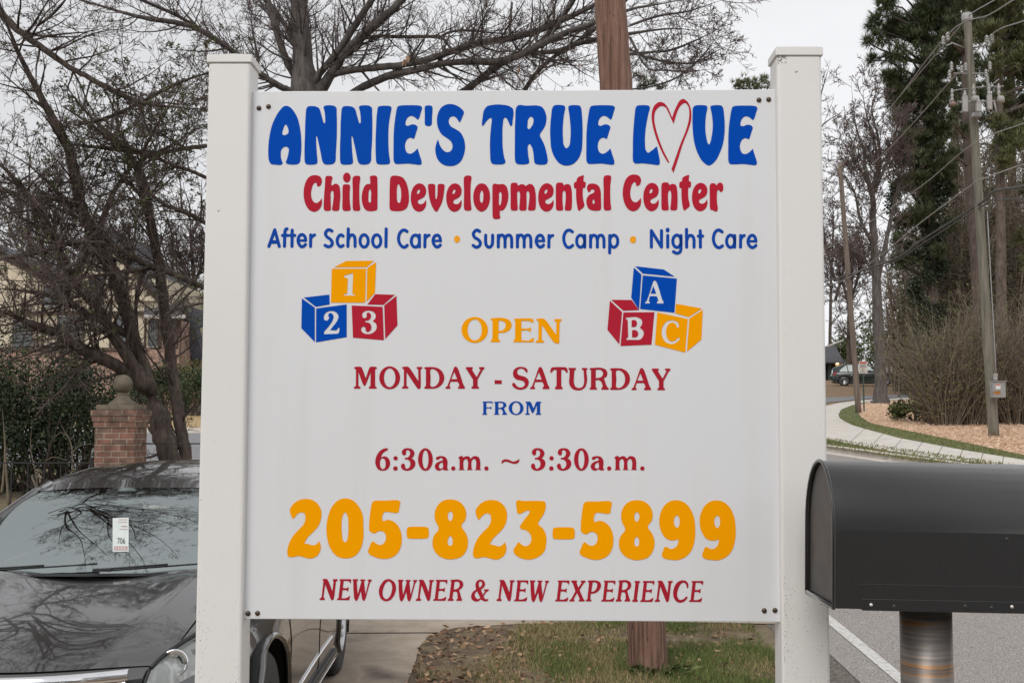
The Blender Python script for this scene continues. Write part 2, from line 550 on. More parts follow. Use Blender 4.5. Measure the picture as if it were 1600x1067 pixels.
# --- headline: A N N I E ' S  T R U E  L (heart) V E
A1c = (415, 155, 9.7); A2c = (570, 155, 9.7); A3c = (750, 155, 9.7); A4c = (880, 155, 9.7); A5c = (985, 150, 8.536); A6c = (1075, 155, 9.7)
hA = place(gl("315,105 370,125 430,190 480,280 520,430 540,600 543,750 532,880 517,960 490,985 330,985 310,968 325,910 347,820 348,750 320,725 270,735 235,785 230,840 240,920 257,980 240,996 150,995 85,985 58,950 42,850 42,740 60,570 95,410 150,280 220,170 270,118",
              "307,388 330,420 349,500 340,522 290,548 262,542 253,520 270,450 290,400"), *A1c)
hN = place(gl("622,140 640,118 770,118 808,140 845,240 882,362 893,370 902,360 903,270 890,170 880,122 895,106 1040,106 1068,128 1077,220 1078,600 1065,820 1055,950 1030,980 890,985 868,960 830,790 780,575 770,565 766,590 775,800 785,965 770,985 610,985 597,960 590,800 597,560 605,300"), *A1c)
hI = place(gl("205,122 228,110 390,113 404,130 385,250 365,380 357,600 365,820 382,965 370,983 190,983 175,960 163,700 172,420 185,220"), *A2c)
hE = place(gl("495,125 515,106 845,105 866,125 850,200 818,300 803,313 775,290 730,262 690,258 650,285 618,360 620,395 645,408 730,385 780,400 798,420 780,500 748,606! 725,598 690,587 645,610 615,670 615,760 650,820 690,830 740,808 801,750! 825,830 862,960 855,990 830,997 760,990 680,980 460,978 442,950 436,700 440,500 460,300"), *A2c)
hap = place(gl("912,118 926,105 1010,105 1024,120 1020,280 1012,390 1000,405 930,406 914,393 910,250"), *A2c)
hS = place(gl("1300,78 1390,100 1460,145 1502,200 1480,270 1447,345 1435,352 1405,310 1360,268 1320,265 1280,300 1272,350 1300,410 1370,455 1440,500 1500,600 1520,720 1500,850 1450,950 1370,1005 1280,1017 1190,995 1115,930 1075,830 1070,740 1090,660 1110,612! 1130,680 1180,765 1250,808 1310,780 1330,720 1310,650 1240,590 1165,535 1115,450 1093,340 1110,220 1160,130 1220,92"), *A2c)
hT = place(gl("65,165 105,115 190,92 350,90 440,110 498,150 508,200 495,330 485,402 470,412 445,375 410,305 385,282 365,292 345,400 340,560 345,740 365,880 384,962 365,983 190,983 168,960 152,780 155,560 170,400 178,320 172,292 150,292 100,335 52,400 37,410 30,390 40,280 52,200"), *A3c)
hR = place(gl("548,135 575,100 700,103 880,103 935,120 985,190 1008,290 990,400 912,528 907,552 960,660 1000,780 1025,950 1010,983 840,983 825,960 810,830 780,720 748,683 728,710 728,830 745,965 730,983 555,980 535,950 528,640 535,300",
              "770,270 803,290 810,350 780,420 740,458 722,445 722,380 735,300"), *A3c)
hU = place(gl("1097,138 1118,104 1275,103 1290,120 1270,260 1255,430 1258,600 1275,710 1308,748 1345,720 1370,600 1372,430 1355,250 1340,118 1355,103 1510,104 1528,125 1545,250 1554,420 1552,620 1535,800 1480,920 1400,990 1310,1010 1220,985 1140,900 1085,770 1066,600 1065,420 1080,250"), *A3c)
hL = place(gl("1100,130 1118,106 1295,104 1312,122 1290,230 1262,370 1243,520 1240,680 1255,780 1285,815 1330,790 1419,716! 1440,810 1464,960 1455,995 1430,1000 1340,990 1200,975 1085,975 1062,950 1055,760 1063,480 1080,280"), *A4c)
hV = place(gl("78,130 100,105 280,105 292,125 272,250 262,400 270,540 300,670 317,690 333,670 360,560 375,400 360,230 340,120 352,105 510,105 528,130 550,280 555,480 535,650 480,820 400,955 317,1008 240,965 150,830 95,660 70,450 68,250"), *A6c)
heart = place(gl("513,893! 498,890! 440,790 380,660 320,490 290,360 283,260 300,170 340,110 390,84 440,95 490,145 530,225 557,292! 580,220 620,130 660,65 697,43 745,65 790,130 812,230 805,350 770,460 700,640 640,830 575,1027! 547,980! 600,830 660,660 740,460 775,340 785,230 765,130 730,98 690,115 640,180 610,260 577,375! 545,310 505,220 460,150 415,138 365,165 325,230 318,310 335,420 375,560 440,730 516,885"), *A5c)
lettering('headline_lettering', [hA, hN, shift(hN, 55.4), hI, hE, hap, hS, hT, hR, hU, shift(hE, 301.15), hL, hV, shift(hE, 522.9, 0.6, 1.018)], M_BLUE, "blue bubbly lettering reading ANNIE'S TRUE L VE")
lettering('heart', [heart], M_RED, 'thin crimson outlined heart standing for the letter O')
# --- Child Developmental Center
B1c = (470, 268, 12.308); B2c = (600, 268, 12.308); B3c = (720, 268, 12.308); B4c = (840, 268, 12.308); B5c = (965, 268, 9.412)
cC = place(gl("300,75 370,100 405,160 400,230 370,280 330,293 315,285 310,245 285,218 250,240 215,320 198,430 215,530 260,595 310,607 360,575 402,518! 408,600 390,680 340,745 250,778 170,745 100,650 62,520 55,400 80,250 140,130 210,82"), *B1c)
ch = place(gl("475,118 487,96 595,97 610,115 595,180 590,262 605,270 640,245 690,240 735,275 755,360 762,460 750,620 740,730 725,752 615,752 604,735 620,600 632,460 625,395 605,370 582,395 575,500 578,735 565,752 460,752 444,730 450,450 465,250"), *B1c)
ci = place(gl("810,275 822,258 935,258 947,275 940,420 945,600 958,735 945,752 820,752 805,730 802,500"), *B1c)
cdot = place([ell(886, 120, 73, 95)], *B1c)
cl = place(gl("1003,115 1030,93 1130,93 1143,110 1130,250 1125,420 1130,600 1143,735 1130,752 1020,752 1003,730 1000,400"), *B1c)
cd = place(gl("1330,105 1345,90 1450,88 1467,110 1475,300 1475,560 1467,735 1445,752 1260,750 1215,700 1180,600 1172,490 1195,360 1240,270 1290,243 1330,245! 1338,235! 1335,170",
              "1330,345 1350,390 1350,500 1345,585 1327,607 1308,585 1302,480 1312,380"), *B1c)
cD = place(gl("128,115 150,92 290,92 360,120 420,200 460,320 480,480 470,620 430,710 370,750 140,752 115,730 108,500 112,260",
              "275,248 310,300 330,400 325,530 305,600 280,607 258,575 248,440 255,300"), *B2c)
ce = place(gl("690,232 760,260 805,330 810,400 780,480 710,530 655,565 655,605 700,632 750,620 806,547! 812,620 790,700 740,755 660,775 580,730 530,630 515,500 535,370 590,275 640,240",
              "680,350 692,365 680,410 655,435 638,425 640,385 660,355"), *B2c)
cv = place(gl("848,265 858,248 970,248 983,264 985,380 990,500 1003,535 1018,500 1030,380 1035,264 1048,248 1150,248 1163,265 1150,430 1120,580 1070,690 1003,775 940,700 890,580 860,430"), *B2c)
co = place(gl("400,232 470,250 530,330 562,460 560,540 530,660 470,745 395,775 330,745 270,660 240,520 250,400 290,300 345,245",
              "402,370 430,420 432,500 425,570 402,607 378,580 368,500 378,410"), *B3c)
cp = place(gl("615,260 635,240 730,250 830,250 870,280 905,370 915,480 900,590 860,690 810,748 755,755! 750,770! 750,830 758,895 745,910 635,910 618,890 608,600 608,400",
              "757,395 780,420 785,500 778,590 750,655 738,640 735,500 740,420"), *B3c)
cm = place(gl("965,240 985,225 1075,225 1090,240 1093,270! 1110,270 1150,250 1190,248 1230,265 1250,283! 1275,265 1320,243 1365,250 1410,300 1435,400 1445,560 1430,735 1410,748 1305,748 1294,735 1310,600 1320,450 1310,400 1285,380 1268,400 1265,500 1260,730 1245,748 1140,748 1126,730 1135,560 1135,420 1112,380 1090,400 1085,500 1092,735 1080,748 980,748 963,730 958,500"), *B3c)
cnn = place(gl("357,245 375,225 480,225 495,245 503,270! 530,255 580,245 625,265 650,340 662,500 660,640 650,730 635,748 535,748 524,735 535,600 540,450 530,390 510,370 488,395 478,500 485,650 490,735 478,748 370,748 357,730 350,500"), *B4c)
ct = place(gl("752,155 775,118 830,90 880,75 888,85 882,150 885,195! 920,212 925,225 915,305 905,318 872,320! 868,420 875,530 900,650 895,675 830,735 795,760 780,745 750,600 740,470 740,330! 715,328 703,318 703,225 720,208 750,195!"), *B4c)
ca = place(gl("950,300 985,248 1050,235 1120,245 1180,290 1210,370 1217,500 1217,730 1200,748 1040,748 985,720 948,650 938,590 950,510 1000,450 1070,415 1090,390 1080,355 1055,345 1025,360 1005,395 985,405 960,370",
              "1075,540 1092,570 1092,610 1077,630 1060,610 1058,565"), *B4c)
cr_ = place(gl("1357,200 1370,182 1430,180 1445,195 1450,213! 1475,180 1510,165 1545,190 1553,230 1545,285 1515,305 1498,290 1485,272 1468,285 1460,350 1462,460 1472,560 1460,585 1440,592 1400,570 1370,565 1360,550 1355,400"), *B5c)
lettering('subtitle_lettering', [cC, ch, ci, cdot, cl, cd, cD, ce, cv, shift(ce, 55.4), shift(cl, 173.8, -.3), co, cp, cm, shift(ce, 199.1, -.2), cnn, ct, ca, shift(cl, 392.0, -.7),
          shift(cC, 498.5, -.9), shift(ce, 363.3, -.8), shift(cnn, 164.9, -.3), shift(ct, 164.6, -.5), shift(ce, 439.3, -.8), cr_], M_RED, 'crimson lettering reading Child Developmental Center')
# --- After School Care . Summer Camp . Night Care (round pen strokes)
E1, E2, E3, E4, E5 = (410, 348, 10.667), (555, 348, 10.667), (700, 348, 10.667), (845, 348, 10.0), (1005, 348, 8.421)
def ps(c, r, *txts): return [place([stroke(t, r)], *c) for t in txts]
def pr(c, r, cx, cy, rx, ry): return [place(ring(cx, cy, rx, ry, r), *c)]
services = []
services += ps(E1, 26, "109,395 207,120", "207,120 282,395", "368,395 372,250 375,170 388,115 412,104", "335,213 425,213", "493,395 497,125", "465,213 540,213", "718,300 715,250 690,212 655,200 615,225 595,290 610,355 650,400 690,392 718,365", "803,395 806,205", "806,262 838,222 870,205",
               "1160,140 1120,120 1080,130 1052,180 1075,235 1130,275 1165,330 1150,380 1100,402 1045,378", "1345,225 1320,205 1285,215 1255,260 1247,310 1265,370 1305,400 1345,380", "1425,395 1432,105", "1430,290 1455,225 1495,205 1530,225 1543,280 1545,395")
services += ps(E1, 30, "145,322 255,322") + ps(E1, 20, "605,298 726,298")
services += pr(E2, 26, 149, 305, 68, 102) + pr(E2, 26, 359, 305, 68, 102) + ps(E2, 26, "512,400 517,105", "865,148 825,125 780,135 740,185 722,265 740,345 785,400 830,408 868,378", "1070,208 1070,402", "1160,402 1165,208", "1165,265 1197,225 1232,210", "1422,303 1412,250 1390,218 1357,208 1318,235 1297,300 1315,365 1355,404 1395,396 1418,372") + pr(E2, 26, 1003, 308, 68, 100) + ps(E2, 20, "1300,303 1428,303")
services += ps(E3, 26, "527,148 490,125 450,140 422,190 445,245 505,285 540,335 520,390 470,410 418,380", "628,210 628,330 645,385 685,410 725,385 742,330 744,210",
               "838,405 838,212", "838,290 858,225 890,208 925,222 948,280 950,405", "950,285 970,228 1010,208 1045,225 1060,280 1061,405",
               "1157,405 1157,212", "1157,290 1177,225 1209,208 1244,222 1267,280 1269,405", "1269,285 1289,228 1329,208 1364,225 1379,280 1380,405")
services += [shift(x, 161.2, 0.2) for x in ps(E2, 26, "1422,303 1412,250 1390,218 1357,208 1318,235 1297,300 1315,365 1355,404 1395,396 1418,372") + ps(E2, 20, "1300,303 1428,303")]
services += ps(E4, 24, "125,382 128,200", "128,252 155,215 187,200", "492,143 450,118 405,130 370,180 358,250 372,325 410,380 455,386 497,355", "686,200 686,382", "777,382 777,202", "777,270 797,212 830,198 860,212 882,265 883,382", "883,270 903,213 940,198 970,213 985,265 987,382", "1075,472 1077,202") + pr(E4, 24, 622, 290, 62, 94) + pr(E4, 24, 1140, 290, 62, 94)
services += ps(E5, 20.5, "107,322 107,106", "107,106 240,322", "240,322 240,106", "322,322 322,170", "497,170 495,340 480,388 440,402 397,382", "571,322 569,88", "571,240 590,185 622,168 652,183 668,230 668,322", "752,322 750,108", "725,177 782,177",
               "1038,122 1000,98 960,110 932,155 923,215 935,275 970,320 1008,327 1042,305", "1203,170 1203,322", "1280,322 1282,170", "1282,218 1303,183 1328,170", "1482,245 1475,205 1455,175 1430,167 1398,188 1378,245 1393,297 1428,327 1460,319 1482,299") + pr(E5, 20.5, 443, 245, 54, 80) + pr(E5, 20.5, 1150, 245, 53, 80) + ps(E5, 16, "1385,245 1486,245")
services += [place([ell(321, 98, 26, 32)], *E5)]
lettering('services_lettering', services, M_NAVY, 'blue rounded lettering reading After School Care Summer Camp Night Care')
lettering('bullet', [place([ell(151, 276, 50, 58)], *E3)], M_LORANGE)
lettering('bullet', [place([ell(1440, 267, 48, 55)], *E4)], M_LORANGE)
# --- OPEN
F1 = (715, 488, 9.412)
sO = [ell(252, 258, 195, 190, 40), ell(252, 258, 105, 155, 40)]
sP = gl("490,92 505,85! 680,85 760,115 795,185 770,250 710,290 600,303! 597,385! 625,420 622,437! 485,437! 488,420 512,390! 515,130! 490,105", "603,125! 650,125 695,150 708,190 690,240 650,268 603,270!")
sE = gl("832,92! 1090,92 1112,105 1106,160! 1060,130 1020,125! 938,125! 938,235! 1040,235 1080,220! 1078,290! 1040,268 938,268! 938,408! 1060,408 1095,380 1124,372! 1115,438! 820,438! 822,420 845,390! 848,130! 830,108")
sN = gl("1158,95! 1270,95 1300,120 1450,330! 1452,140! 1420,118 1425,98! 1530,98! 1528,118 1500,140! 1495,455! 1440,455 1240,185! 1238,405! 1270,425 1268,445! 1150,445! 1152,425 1188,405! 1190,135! 1160,112")
lettering('open_lettering', [place(sO, *F1), place(sP, *F1), place(sE, *F1), place(sN, *F1)], M_ORANGE, 'orange serif lettering reading OPEN')
# --- MONDAY - SATURDAY, FROM
F2 = (548, 565, 12.308); F3 = (670, 565, 12.308); F4 = (795, 565, 12.308); F5 = (920, 565, 12.12)
mM = place(gl("70,108 90,98! 195,98 212,112 290,315! 362,115 380,98 485,98! 505,118 470,150! 470,470! 497,490 495,517! 350,517! 348,492 380,470! 383,205! 285,450 265,468 245,450 148,200! 150,465! 187,490 183,517! 65,517! 63,490 100,465! 102,150! 68,125"), *F2)
mO = place([ell(750, 308, 200, 220, 40), ell(750, 308, 110, 180, 40)], *F2)
mN = place(gl("992,108 1005,98! 1105,98 1130,118 1300,370! 1300,150! 1268,125 1272,100! 1372,100! 1378,122 1345,150! 1342,500 1325,522 1300,522 1280,508 1075,205! 1073,468! 1108,490 1103,515! 988,515! 987,490 1022,468! 1025,150! 990,122"), *F2)
mD = place(gl("-87,125 -70,103! 60,102 150,115 230,160 285,240 297,310 275,400 210,475 120,513 60,518! -80,518! -85,490 -55,470! -55,150!", "38,150 70,142 140,170 190,240 202,310 185,400 130,465 70,482 38,470 35,310"), *F3)
mA = place(gl("515,92 545,110 600,240 670,450 695,495 690,518! 562,518! 560,495 583,470 565,400 555,383! 418,383! 395,470! 418,495 413,518! 322,518! 322,495 355,470! 420,300 475,140 490,105", "490,195! 545,335! 432,335!"), *F3)
mY = place(gl("712,120 722,103! 840,103! 848,125 828,150! 920,295! 995,150! 965,125 970,103! 1065,103! 1072,125 1040,160! 938,345! 938,470! 967,495 962,518! 825,518! 820,495 850,470! 850,345! 740,170"), *F3)
mdash = place(gl("1265,355! 1402,355! 1402,427! 1265,427!"), *F3)
mS = place(gl("235,98 300,110 350,140 358,200 345,208 325,190 285,148 240,130 185,150 160,195 175,240 240,270 320,295 375,350 382,420 350,490 280,530 210,538 140,520 85,480 65,440 85,405 110,410 140,455 190,490 230,495 290,470 308,430 290,385 240,360 160,345 100,300 80,235 95,165 150,115"), *F4)
mT = place(gl("800,205 815,125 830,110 1105,110 1118,125 1130,205 1115,215 1090,185 1050,155 1010,158! 1008,470! 1035,500 1030,528! 890,528! 888,502 917,470! 918,158! 880,155 845,180 815,212"), *F4)
mU = place(gl("1145,130 1150,118! 1285,118! 1293,140 1262,170! 1253,300 1255,410 1290,485 1345,505 1410,485 1445,410 1445,300 1437,165! 1403,140 1410,120! 1505,120! 1515,140 1490,165! 1500,400 1460,500 1400,540 1330,550 1240,530 1180,470 1160,400 1165,290 1170,165!"), *F4)
mR = place(gl("15,130 25,120! 250,118 320,150 352,215 335,280 285,315! 350,480 378,505 372,528! 240,528! 235,508 258,480 200,350 130,350! 130,480! 155,508 150,528! 18,528! 14,508 40,480! 42,165!", "132,155! 190,152 245,170 268,215 245,280 190,305 132,308!"), *F5)
lettering('opening_days_lettering', [mM, mO, mN, mD, mA, mY, mdash, mS, shift(mA, 132.15, .6), mT, mU, mR, shift(mD, 290.2, 1.8), shift(mA, 290.7, 2.2), shift(mY, 290.5, 2.3)], M_DRED, 'dark red serif lettering reading MONDAY - SATURDAY')
F6 = (745, 618, 14.545)
def b6(x0, y0, x1, y1): return (745 + x0 / 14.545, 618 + y0 / 14.545, 745 + x1 / 14.545, 618 + y1 / 14.545)
fF = place(gl("130,140 134,132! 355,132! 366,195! 330,165 300,160! 218,160! 218,262! 300,262 335,245! 332,312! 300,290 218,290! 215,405! 238,420 235,433! 122,433! 125,418 148,405! 148,165!"), *F6)
lettering('from_lettering', [fF, fit(mR, *b6(393, 132, 692, 433)), place([ell(893, 283, 168, 157, 40), ell(893, 283, 93, 130, 40)], *F6), fit(mM, *b6(1100, 132, 1468, 433))], M_NAVY, 'small blue serif lettering reading FROM')
# --- 6:30a.m. ~ 3:30a.m.
F7 = (580, 690, 8.0); F8 = (775, 690, 6.667)
t6 = place(gl("205,82 212,92 200,105 160,130 130,170 122,195! 165,180 205,195 235,250 225,315 190,350 140,360 90,345 60,300 52,235 75,160 120,105 165,83", "145,205 170,225 180,270 170,325 145,340 118,315 110,265 120,220"), *F7)
tc1 = place([ell(305, 205, 27, 27)], *F7); tc2 = place([ell(303, 332, 28, 28)], *F7)
t3 = place(gl("460,78 515,95 540,135 530,180 505,205! 540,230 552,270 535,320 495,350 445,360 395,345 372,310 380,280 400,270 420,285 425,315 440,335 470,325 490,280 475,235 450,220 420,215 420,203 455,195 480,170 485,135 475,112 452,102 435,118 437,145 420,168 395,162 383,135 395,100 425,82"), *F7)
t0 = place([ell(678, 220, 92, 141, 40), ell(678, 220, 38, 115, 40)], *F7)
ta = place(gl("880,177 925,190 950,225 952,330 963,350 955,357! 905,352 895,340! 850,360 810,345 795,310 810,270 850,245 893,232! 890,210 870,200 850,215 830,225 810,215 812,195 840,182", "893,255! 893,325 870,335 850,320 850,285 870,265"), *F7)
td1 = place([ell(1026, 332, 27, 27)], *F7); td2 = place([ell(1440, 332, 27, 27)], *F7)
tm = place(gl("1090,200 1100,187 1140,178 1150,195! 1190,178 1225,185 1245,210! 1280,180 1320,180 1350,200 1362,240 1362,335! 1373,352! 1298,352! 1310,335! 1310,240 1295,215 1265,225 1255,245 1255,335! 1270,352! 1195,352! 1207,335! 1207,240 1190,215 1165,225 1155,245 1155,335! 1168,352! 1090,352! 1105,335! 1105,215!"), *F7)
ttil = place(gl("60,200 90,182 130,185 180,205 215,195 242,178! 240,205 215,225 185,228 140,215 95,205 58,230!"), *F8)
tail = [tc1, tc2, t3, t0, ta, td1, tm, td2]
lettering('opening_hours_lettering', [t6] + tail + [ttil, shift(t3, 203.2)] + [shift(x, 243.6) for x in tail], M_DRED, 'dark red serif lettering reading 6:30a.m. ~ 3:30a.m.')
# --- phone number
D1, D2, D3, D4 = (440, 770, 8.0), (620, 770, 8.0), (790, 770, 8.0), (960, 770, 8.0)
n2 = place(gl("300,72 390,88 460,145 495,220 495,310 460,410 390,490 320,560 283,625! 330,635 410,650 445,630 469,594! 490,660 480,730 440,785 380,815 320,812 260,795 200,785 130,800 85,790 72,755 90,640 140,540 220,450 275,390 298,310 285,255 245,240 195,265 157,312 145,320 118,275 105,205 140,145 210,92"), *D1)
n0 = place(gl("795,65 890,90 960,160 1010,260 1022,420 1020,580 990,690 920,780 800,815 690,785 610,690 570,560 560,440 580,300 630,170 710,88", "795,240 822,280 835,400 830,530 815,595 795,615 770,590 755,500 750,400 765,285"), *D1)
n5 = place(gl("1135,115 1155,98 1300,93 1460,90 1480,105 1470,190 1462,235 1440,247 1350,238 1285,238 1268,260 1260,335 1270,348 1330,332 1390,350 1450,400 1490,480 1503,570 1490,670 1440,760 1360,810 1250,820 1160,795 1090,755 1080,730 1100,670 1130,608 1145,602 1190,635 1245,645 1290,610 1305,560 1290,500 1245,473 1200,480 1165,503 1145,500 1100,470 1095,400 1105,270 1120,170"), *D1)
nd_ = place(gl("128,440 140,425 380,425 394,440 394,550 380,563 140,563 128,550"), *D2)
n8 = place(gl("675,78 770,100 845,175 868,255 850,345 810,395 810,420 860,495 890,590 875,700 810,790 720,822 620,822 530,785 465,710 445,620 465,530 522,455 522,430 480,340 472,270 495,180 560,105", "670,228 695,250 702,290 690,330 668,347 648,330 638,285 648,245", "668,535 692,560 698,610 690,645 668,657 645,645 637,610 648,555"), *D2)
n3 = place(gl("132,110 145,92 220,97 440,98 490,108 503,145 485,240 407,372 410,390 465,440 505,530 508,620 480,730 400,800 280,830 200,815 110,755 97,720 130,655 160,615 175,620 215,652 260,662 305,630 322,570 300,500 250,462 190,445 178,425 220,350 298,245 300,225 280,217 230,235 170,260 150,250 138,190"), *D3)
n9 = place(gl("780,88 870,115 945,190 995,310 1010,430 1000,600 960,720 890,795 790,835 700,832 610,808 593,785 610,715 630,672 645,670 710,697 770,670 798,610 800,575! 730,592 650,570 590,490 560,370 575,250 630,150 700,100", "780,278 805,300 815,355 805,410 782,433 757,410 743,355 755,300"), *D4)
lettering('phone_number_lettering', [n2, n0, n5, nd_, n8, shift(n2, 290, 1.6), n3, shift(nd_, 228, 1), shift(n5, 330.6, 1.4), shift(n8, 291.3, 1.2), n9, shift(n9, 63.1, .3)], M_ORANGE, 'big orange numerals reading 205-823-5899')
# --- NEW OWNER & NEW EXPERIENCE
G1, G2, G3, G4, G5 = (492, 895, 10.0), (640, 895, 10.0), (770, 895, 10.0), (860, 895, 11.4286), (980, 895, 12.308)
iN = place(gl("120,100 127,90! 190,92 205,110 275,280! 292,130! 282,108 288,92! 355,92! 355,110 330,130! 295,400 280,420 262,420 250,405 162,175! 135,375! 157,400 150,418! 75,418! 75,402 105,375! 135,125!"), *G1)
iE = place(gl("385,105 390,92! 565,92! 568,110 558,165! 545,140 525,125 500,120! 450,120! 438,230! 490,232 530,213! 520,285! 490,265 432,265! 418,390! 480,388 520,370 548,350! 545,390 530,420! 345,418! 345,405 370,385! 400,122!"), *G1)
iW = place(gl("590,105 595,92! 672,92! 675,108 655,125! 660,220 670,330! 728,125! 708,108 715,95! 785,95! 788,110 768,125! 778,220 790,330! 840,130! 825,108 832,97! 890,97! 885,118 865,140 785,410 765,432 745,415 720,280! 665,415 645,432 625,415 605,280 600,125!"), *G1)
iO = place(gl("1150,90 1215,115 1262,180 1268,240 1240,340 1180,415 1110,437 1040,405 1003,320 1003,250 1040,165 1095,105", "1150,125 1185,145 1207,200 1200,280 1165,370 1110,402 1075,375 1058,310 1075,220 1110,150"), *G1)
iR = place(gl("637,118 642,102! 780,102 825,130 838,175 820,225 775,262! 808,385! 820,405 815,430! 730,430! 732,412 752,390! 728,288 685,288! 667,390! 687,410 682,430! 595,430! 595,412 620,390! 652,130!", "702,135! 745,130 775,150 782,185 765,225 735,245 690,252!"), *G2)
iamp = place(gl("1105,97 1150,110 1178,155 1168,205 1115,255! 1145,335! 1180,275! 1160,265 1162,250! 1240,250! 1238,265 1205,290 1155,360! 1180,400 1228,405 1230,415 1200,437 1150,430 1112,408! 1070,437 1010,435 970,400 962,345 990,290 1040,250! 1030,200 1045,130 1075,105", "1105,125 1127,140 1130,180 1095,225! 1080,180 1087,140", "1055,280! 1105,385! 1070,402 1030,375 1018,330 1035,295"), *G2)
iX = place(gl("372,145 378,128! 470,128! 478,150 465,165! 500,255! 560,165! 537,145 545,130! 622,130! 628,150 600,175 520,295! 590,460! 612,485 608,502! 508,502! 505,480 525,460! 475,350! 415,460! 430,480 425,502! 340,502! 340,482 370,460! 445,320! 395,175"), *G4)
iP = place(gl("668,148 675,130! 820,130 880,155 905,210 890,270 840,330 780,360 722,362! 712,460! 735,482 730,500! 632,500! 632,482 660,460! 690,170!", "755,165! 800,162 830,185 832,235 805,295 765,325 730,328!"), *G4)
iI = place(gl("140,165 145,148! 242,148! 248,165 225,190! 185,500! 205,525 198,548! 95,548! 95,525 122,500! 158,190!"), *G5)
iC = place(gl("1070,135 1130,150 1170,195 1168,280 1155,288 1145,260 1120,200 1080,180 1030,210 990,280 960,380 965,450 1000,505 1045,510 1090,490 1140,445 1158,460 1140,500 1080,550 1020,565 950,545 900,480 882,390 900,280 950,190 1010,148"), *G5)
lettering('slogan_lettering', [iN, iE, iW, iO, shift(iW, 70.8, .8), shift(iN, 150.3, 1.2), shift(iE, 150.4, 1.0), iR, iamp, shift(iN, 276.3, 1.5), shift(iE, 276.7, 1.8), shift(iW, 276.8, 1.8),
          shift(iE, 340.9, 2.0), iX, iP, shift(iE, 412.9, 2.3), shift(iR, 262.6, 1.0), iI, shift(iE, 473.8, 2.8), shift(iN, 523.4, 2.7), iC, shift(iE, 550, 2.8)], M_DRED, 'dark red slanted lettering reading NEW OWNER & NEW EXPERIENCE')
# --- the two pictures of toy blocks; digits and letters are cut out of the colour
H1 = (465, 400, 7.624); H2 = (942, 410, 7.357)
def pg(c, *txts): return [place([[(x, y) for x, y, k in parse(t)]], *c) for t in txts]
one = place(gl("555,238 600,222 655,203! 660,210 652,440! 660,452 685,460 685,472! 550,470! 550,458 590,448! 600,265! 560,255"), *H1)
two = place(gl("400,655 450,665 487,715 470,775 420,840 390,882! 470,878 485,855 497,858 490,915 480,925! 318,932! 315,910 365,845 420,760 428,715 415,690 385,680 365,705 375,735 358,765 325,765 312,730 330,685 365,660"), *H1)
def bb(c, x0, y0, x1, y1): return (c[0] + x0 / c[2], c[1] + y0 / c[2], c[0] + x1 / c[2], c[1] + y1 / c[2])
three = fit(t3, *bb(H1, 757, 650, 943, 930))
q = pg(H1, "435,135 580,60 910,58 820,133", "408,152 815,152 805,555 398,555", "830,145 935,72 922,438 822,542")
lettering('toy_block_picture', [q[0], q[1] + one, q[2]], M_ORANGE, 'orange block with a white 1')
q = pg(H1, "52,505 205,615 205,1024 45,860", "75,495 378,460 383,577 218,605", "222,625 585,577 585,965 220,1027")
lettering('toy_block_picture', [q[0], q[1], q[2] + two], M_BLUE, 'blue block with a white 2')
q = pg(H1, "832,577 925,455 1160,462 1022,582", "645,590 1013,605 1028,1003 660,972", "1032,590 1178,475 1190,825 1045,988")
lettering('toy_block_picture', [q[0], q[1] + three, q[2]], M_RED, 'crimson block with a white 3')
bA = fit(mA, *bb(H2, 485, 208, 697, 472))
q = pg(H2, "355,60 443,140 415,545 325,405", "372,45 700,82 825,165 458,128", "458,150 850,187 822,578 428,535")
lettering('toy_block_picture', [q[0], q[1], q[2] + [bA[0]], [bA[1]]], M_BLUE, 'blue block with a white A')
bB = place(gl("262,640 275,632! 400,632 445,660 450,705 425,750! 465,790 465,840 430,885 370,890! 270,890! 270,875 290,860! 285,665!", "330,665! 375,665 392,700 375,738 330,742!", "335,778! 380,780 405,815 390,855 335,860!"), *H2)
q = pg(H2, "80,440 220,570 188,942 52,775", "95,430 330,432 415,548 235,555", "235,575 592,572 558,945 202,960")
lettering('toy_block_picture', [q[0], q[1], q[2] + [bB[0]], [bB[1]], [bB[2]]], M_RED, 'crimson block with a white B')
bC = place(gl("780,665 830,672 868,700 868,745 855,748 840,715 800,690 760,705 730,760 728,830 750,885 790,908 835,895 870,862 882,875 850,915 790,938 730,920 685,860 675,790 695,725 735,680"), *H2)
q = pg(H2, "840,475 1140,530 985,628 832,585", "625,575 975,650 945,1035 598,945", "993,645 1148,545 1132,885 965,1025")
lettering('toy_block_picture', [q[0], q[1] + bC, q[2]], M_ORANGE, 'orange block with a white C')

# ------------------------------------------------------------------ ground, drive, road, pavement
R = random.Random(7)
def sheet(name, pts, dz, m, kind='structure', extra=0.0):
    bm = bmesh.new()
    vs = [bm.verts.new((p[0], p[1], 0)) for p in pts]
    f = bm.faces.new(vs)
    for y in (Y0, YTOP):
        g = list(bm.verts) + list(bm.edges) + list(bm.faces)
        bmesh.ops.bisect_plane(bm, geom=g, plane_co=(0, y, 0), plane_no=(0, 1, 0))
    bmesh.ops.triangulate(bm, faces=list(bm.faces))
    for v in bm.verts: v.co.z = zg(v.co.y) + dz
    bmesh.ops.recalc_face_normals(bm, faces=list(bm.faces))
    for f in bm.faces:
        if f.normal.z < 0: f.normal_flip()
    me = bpy.data.meshes.new(name); bm.to_mesh(me); bm.free()
    me.materials.append(m)
    o = bpy.data.objects.new(name, me); COL.objects.link(o)
    if kind: o['kind'] = kind
    return o
M_GROUND = mat('winter_ground', (0.130, 0.111, 0.065), 0.95, ramp=[(0.3, (0.085, 0.065, 0.042)), (0.5, (0.169, 0.130, 0.078)), (0.7, (0.117, 0.117, 0.052))], scale=3.0, bump=0.5, bscale=40, detail=8)
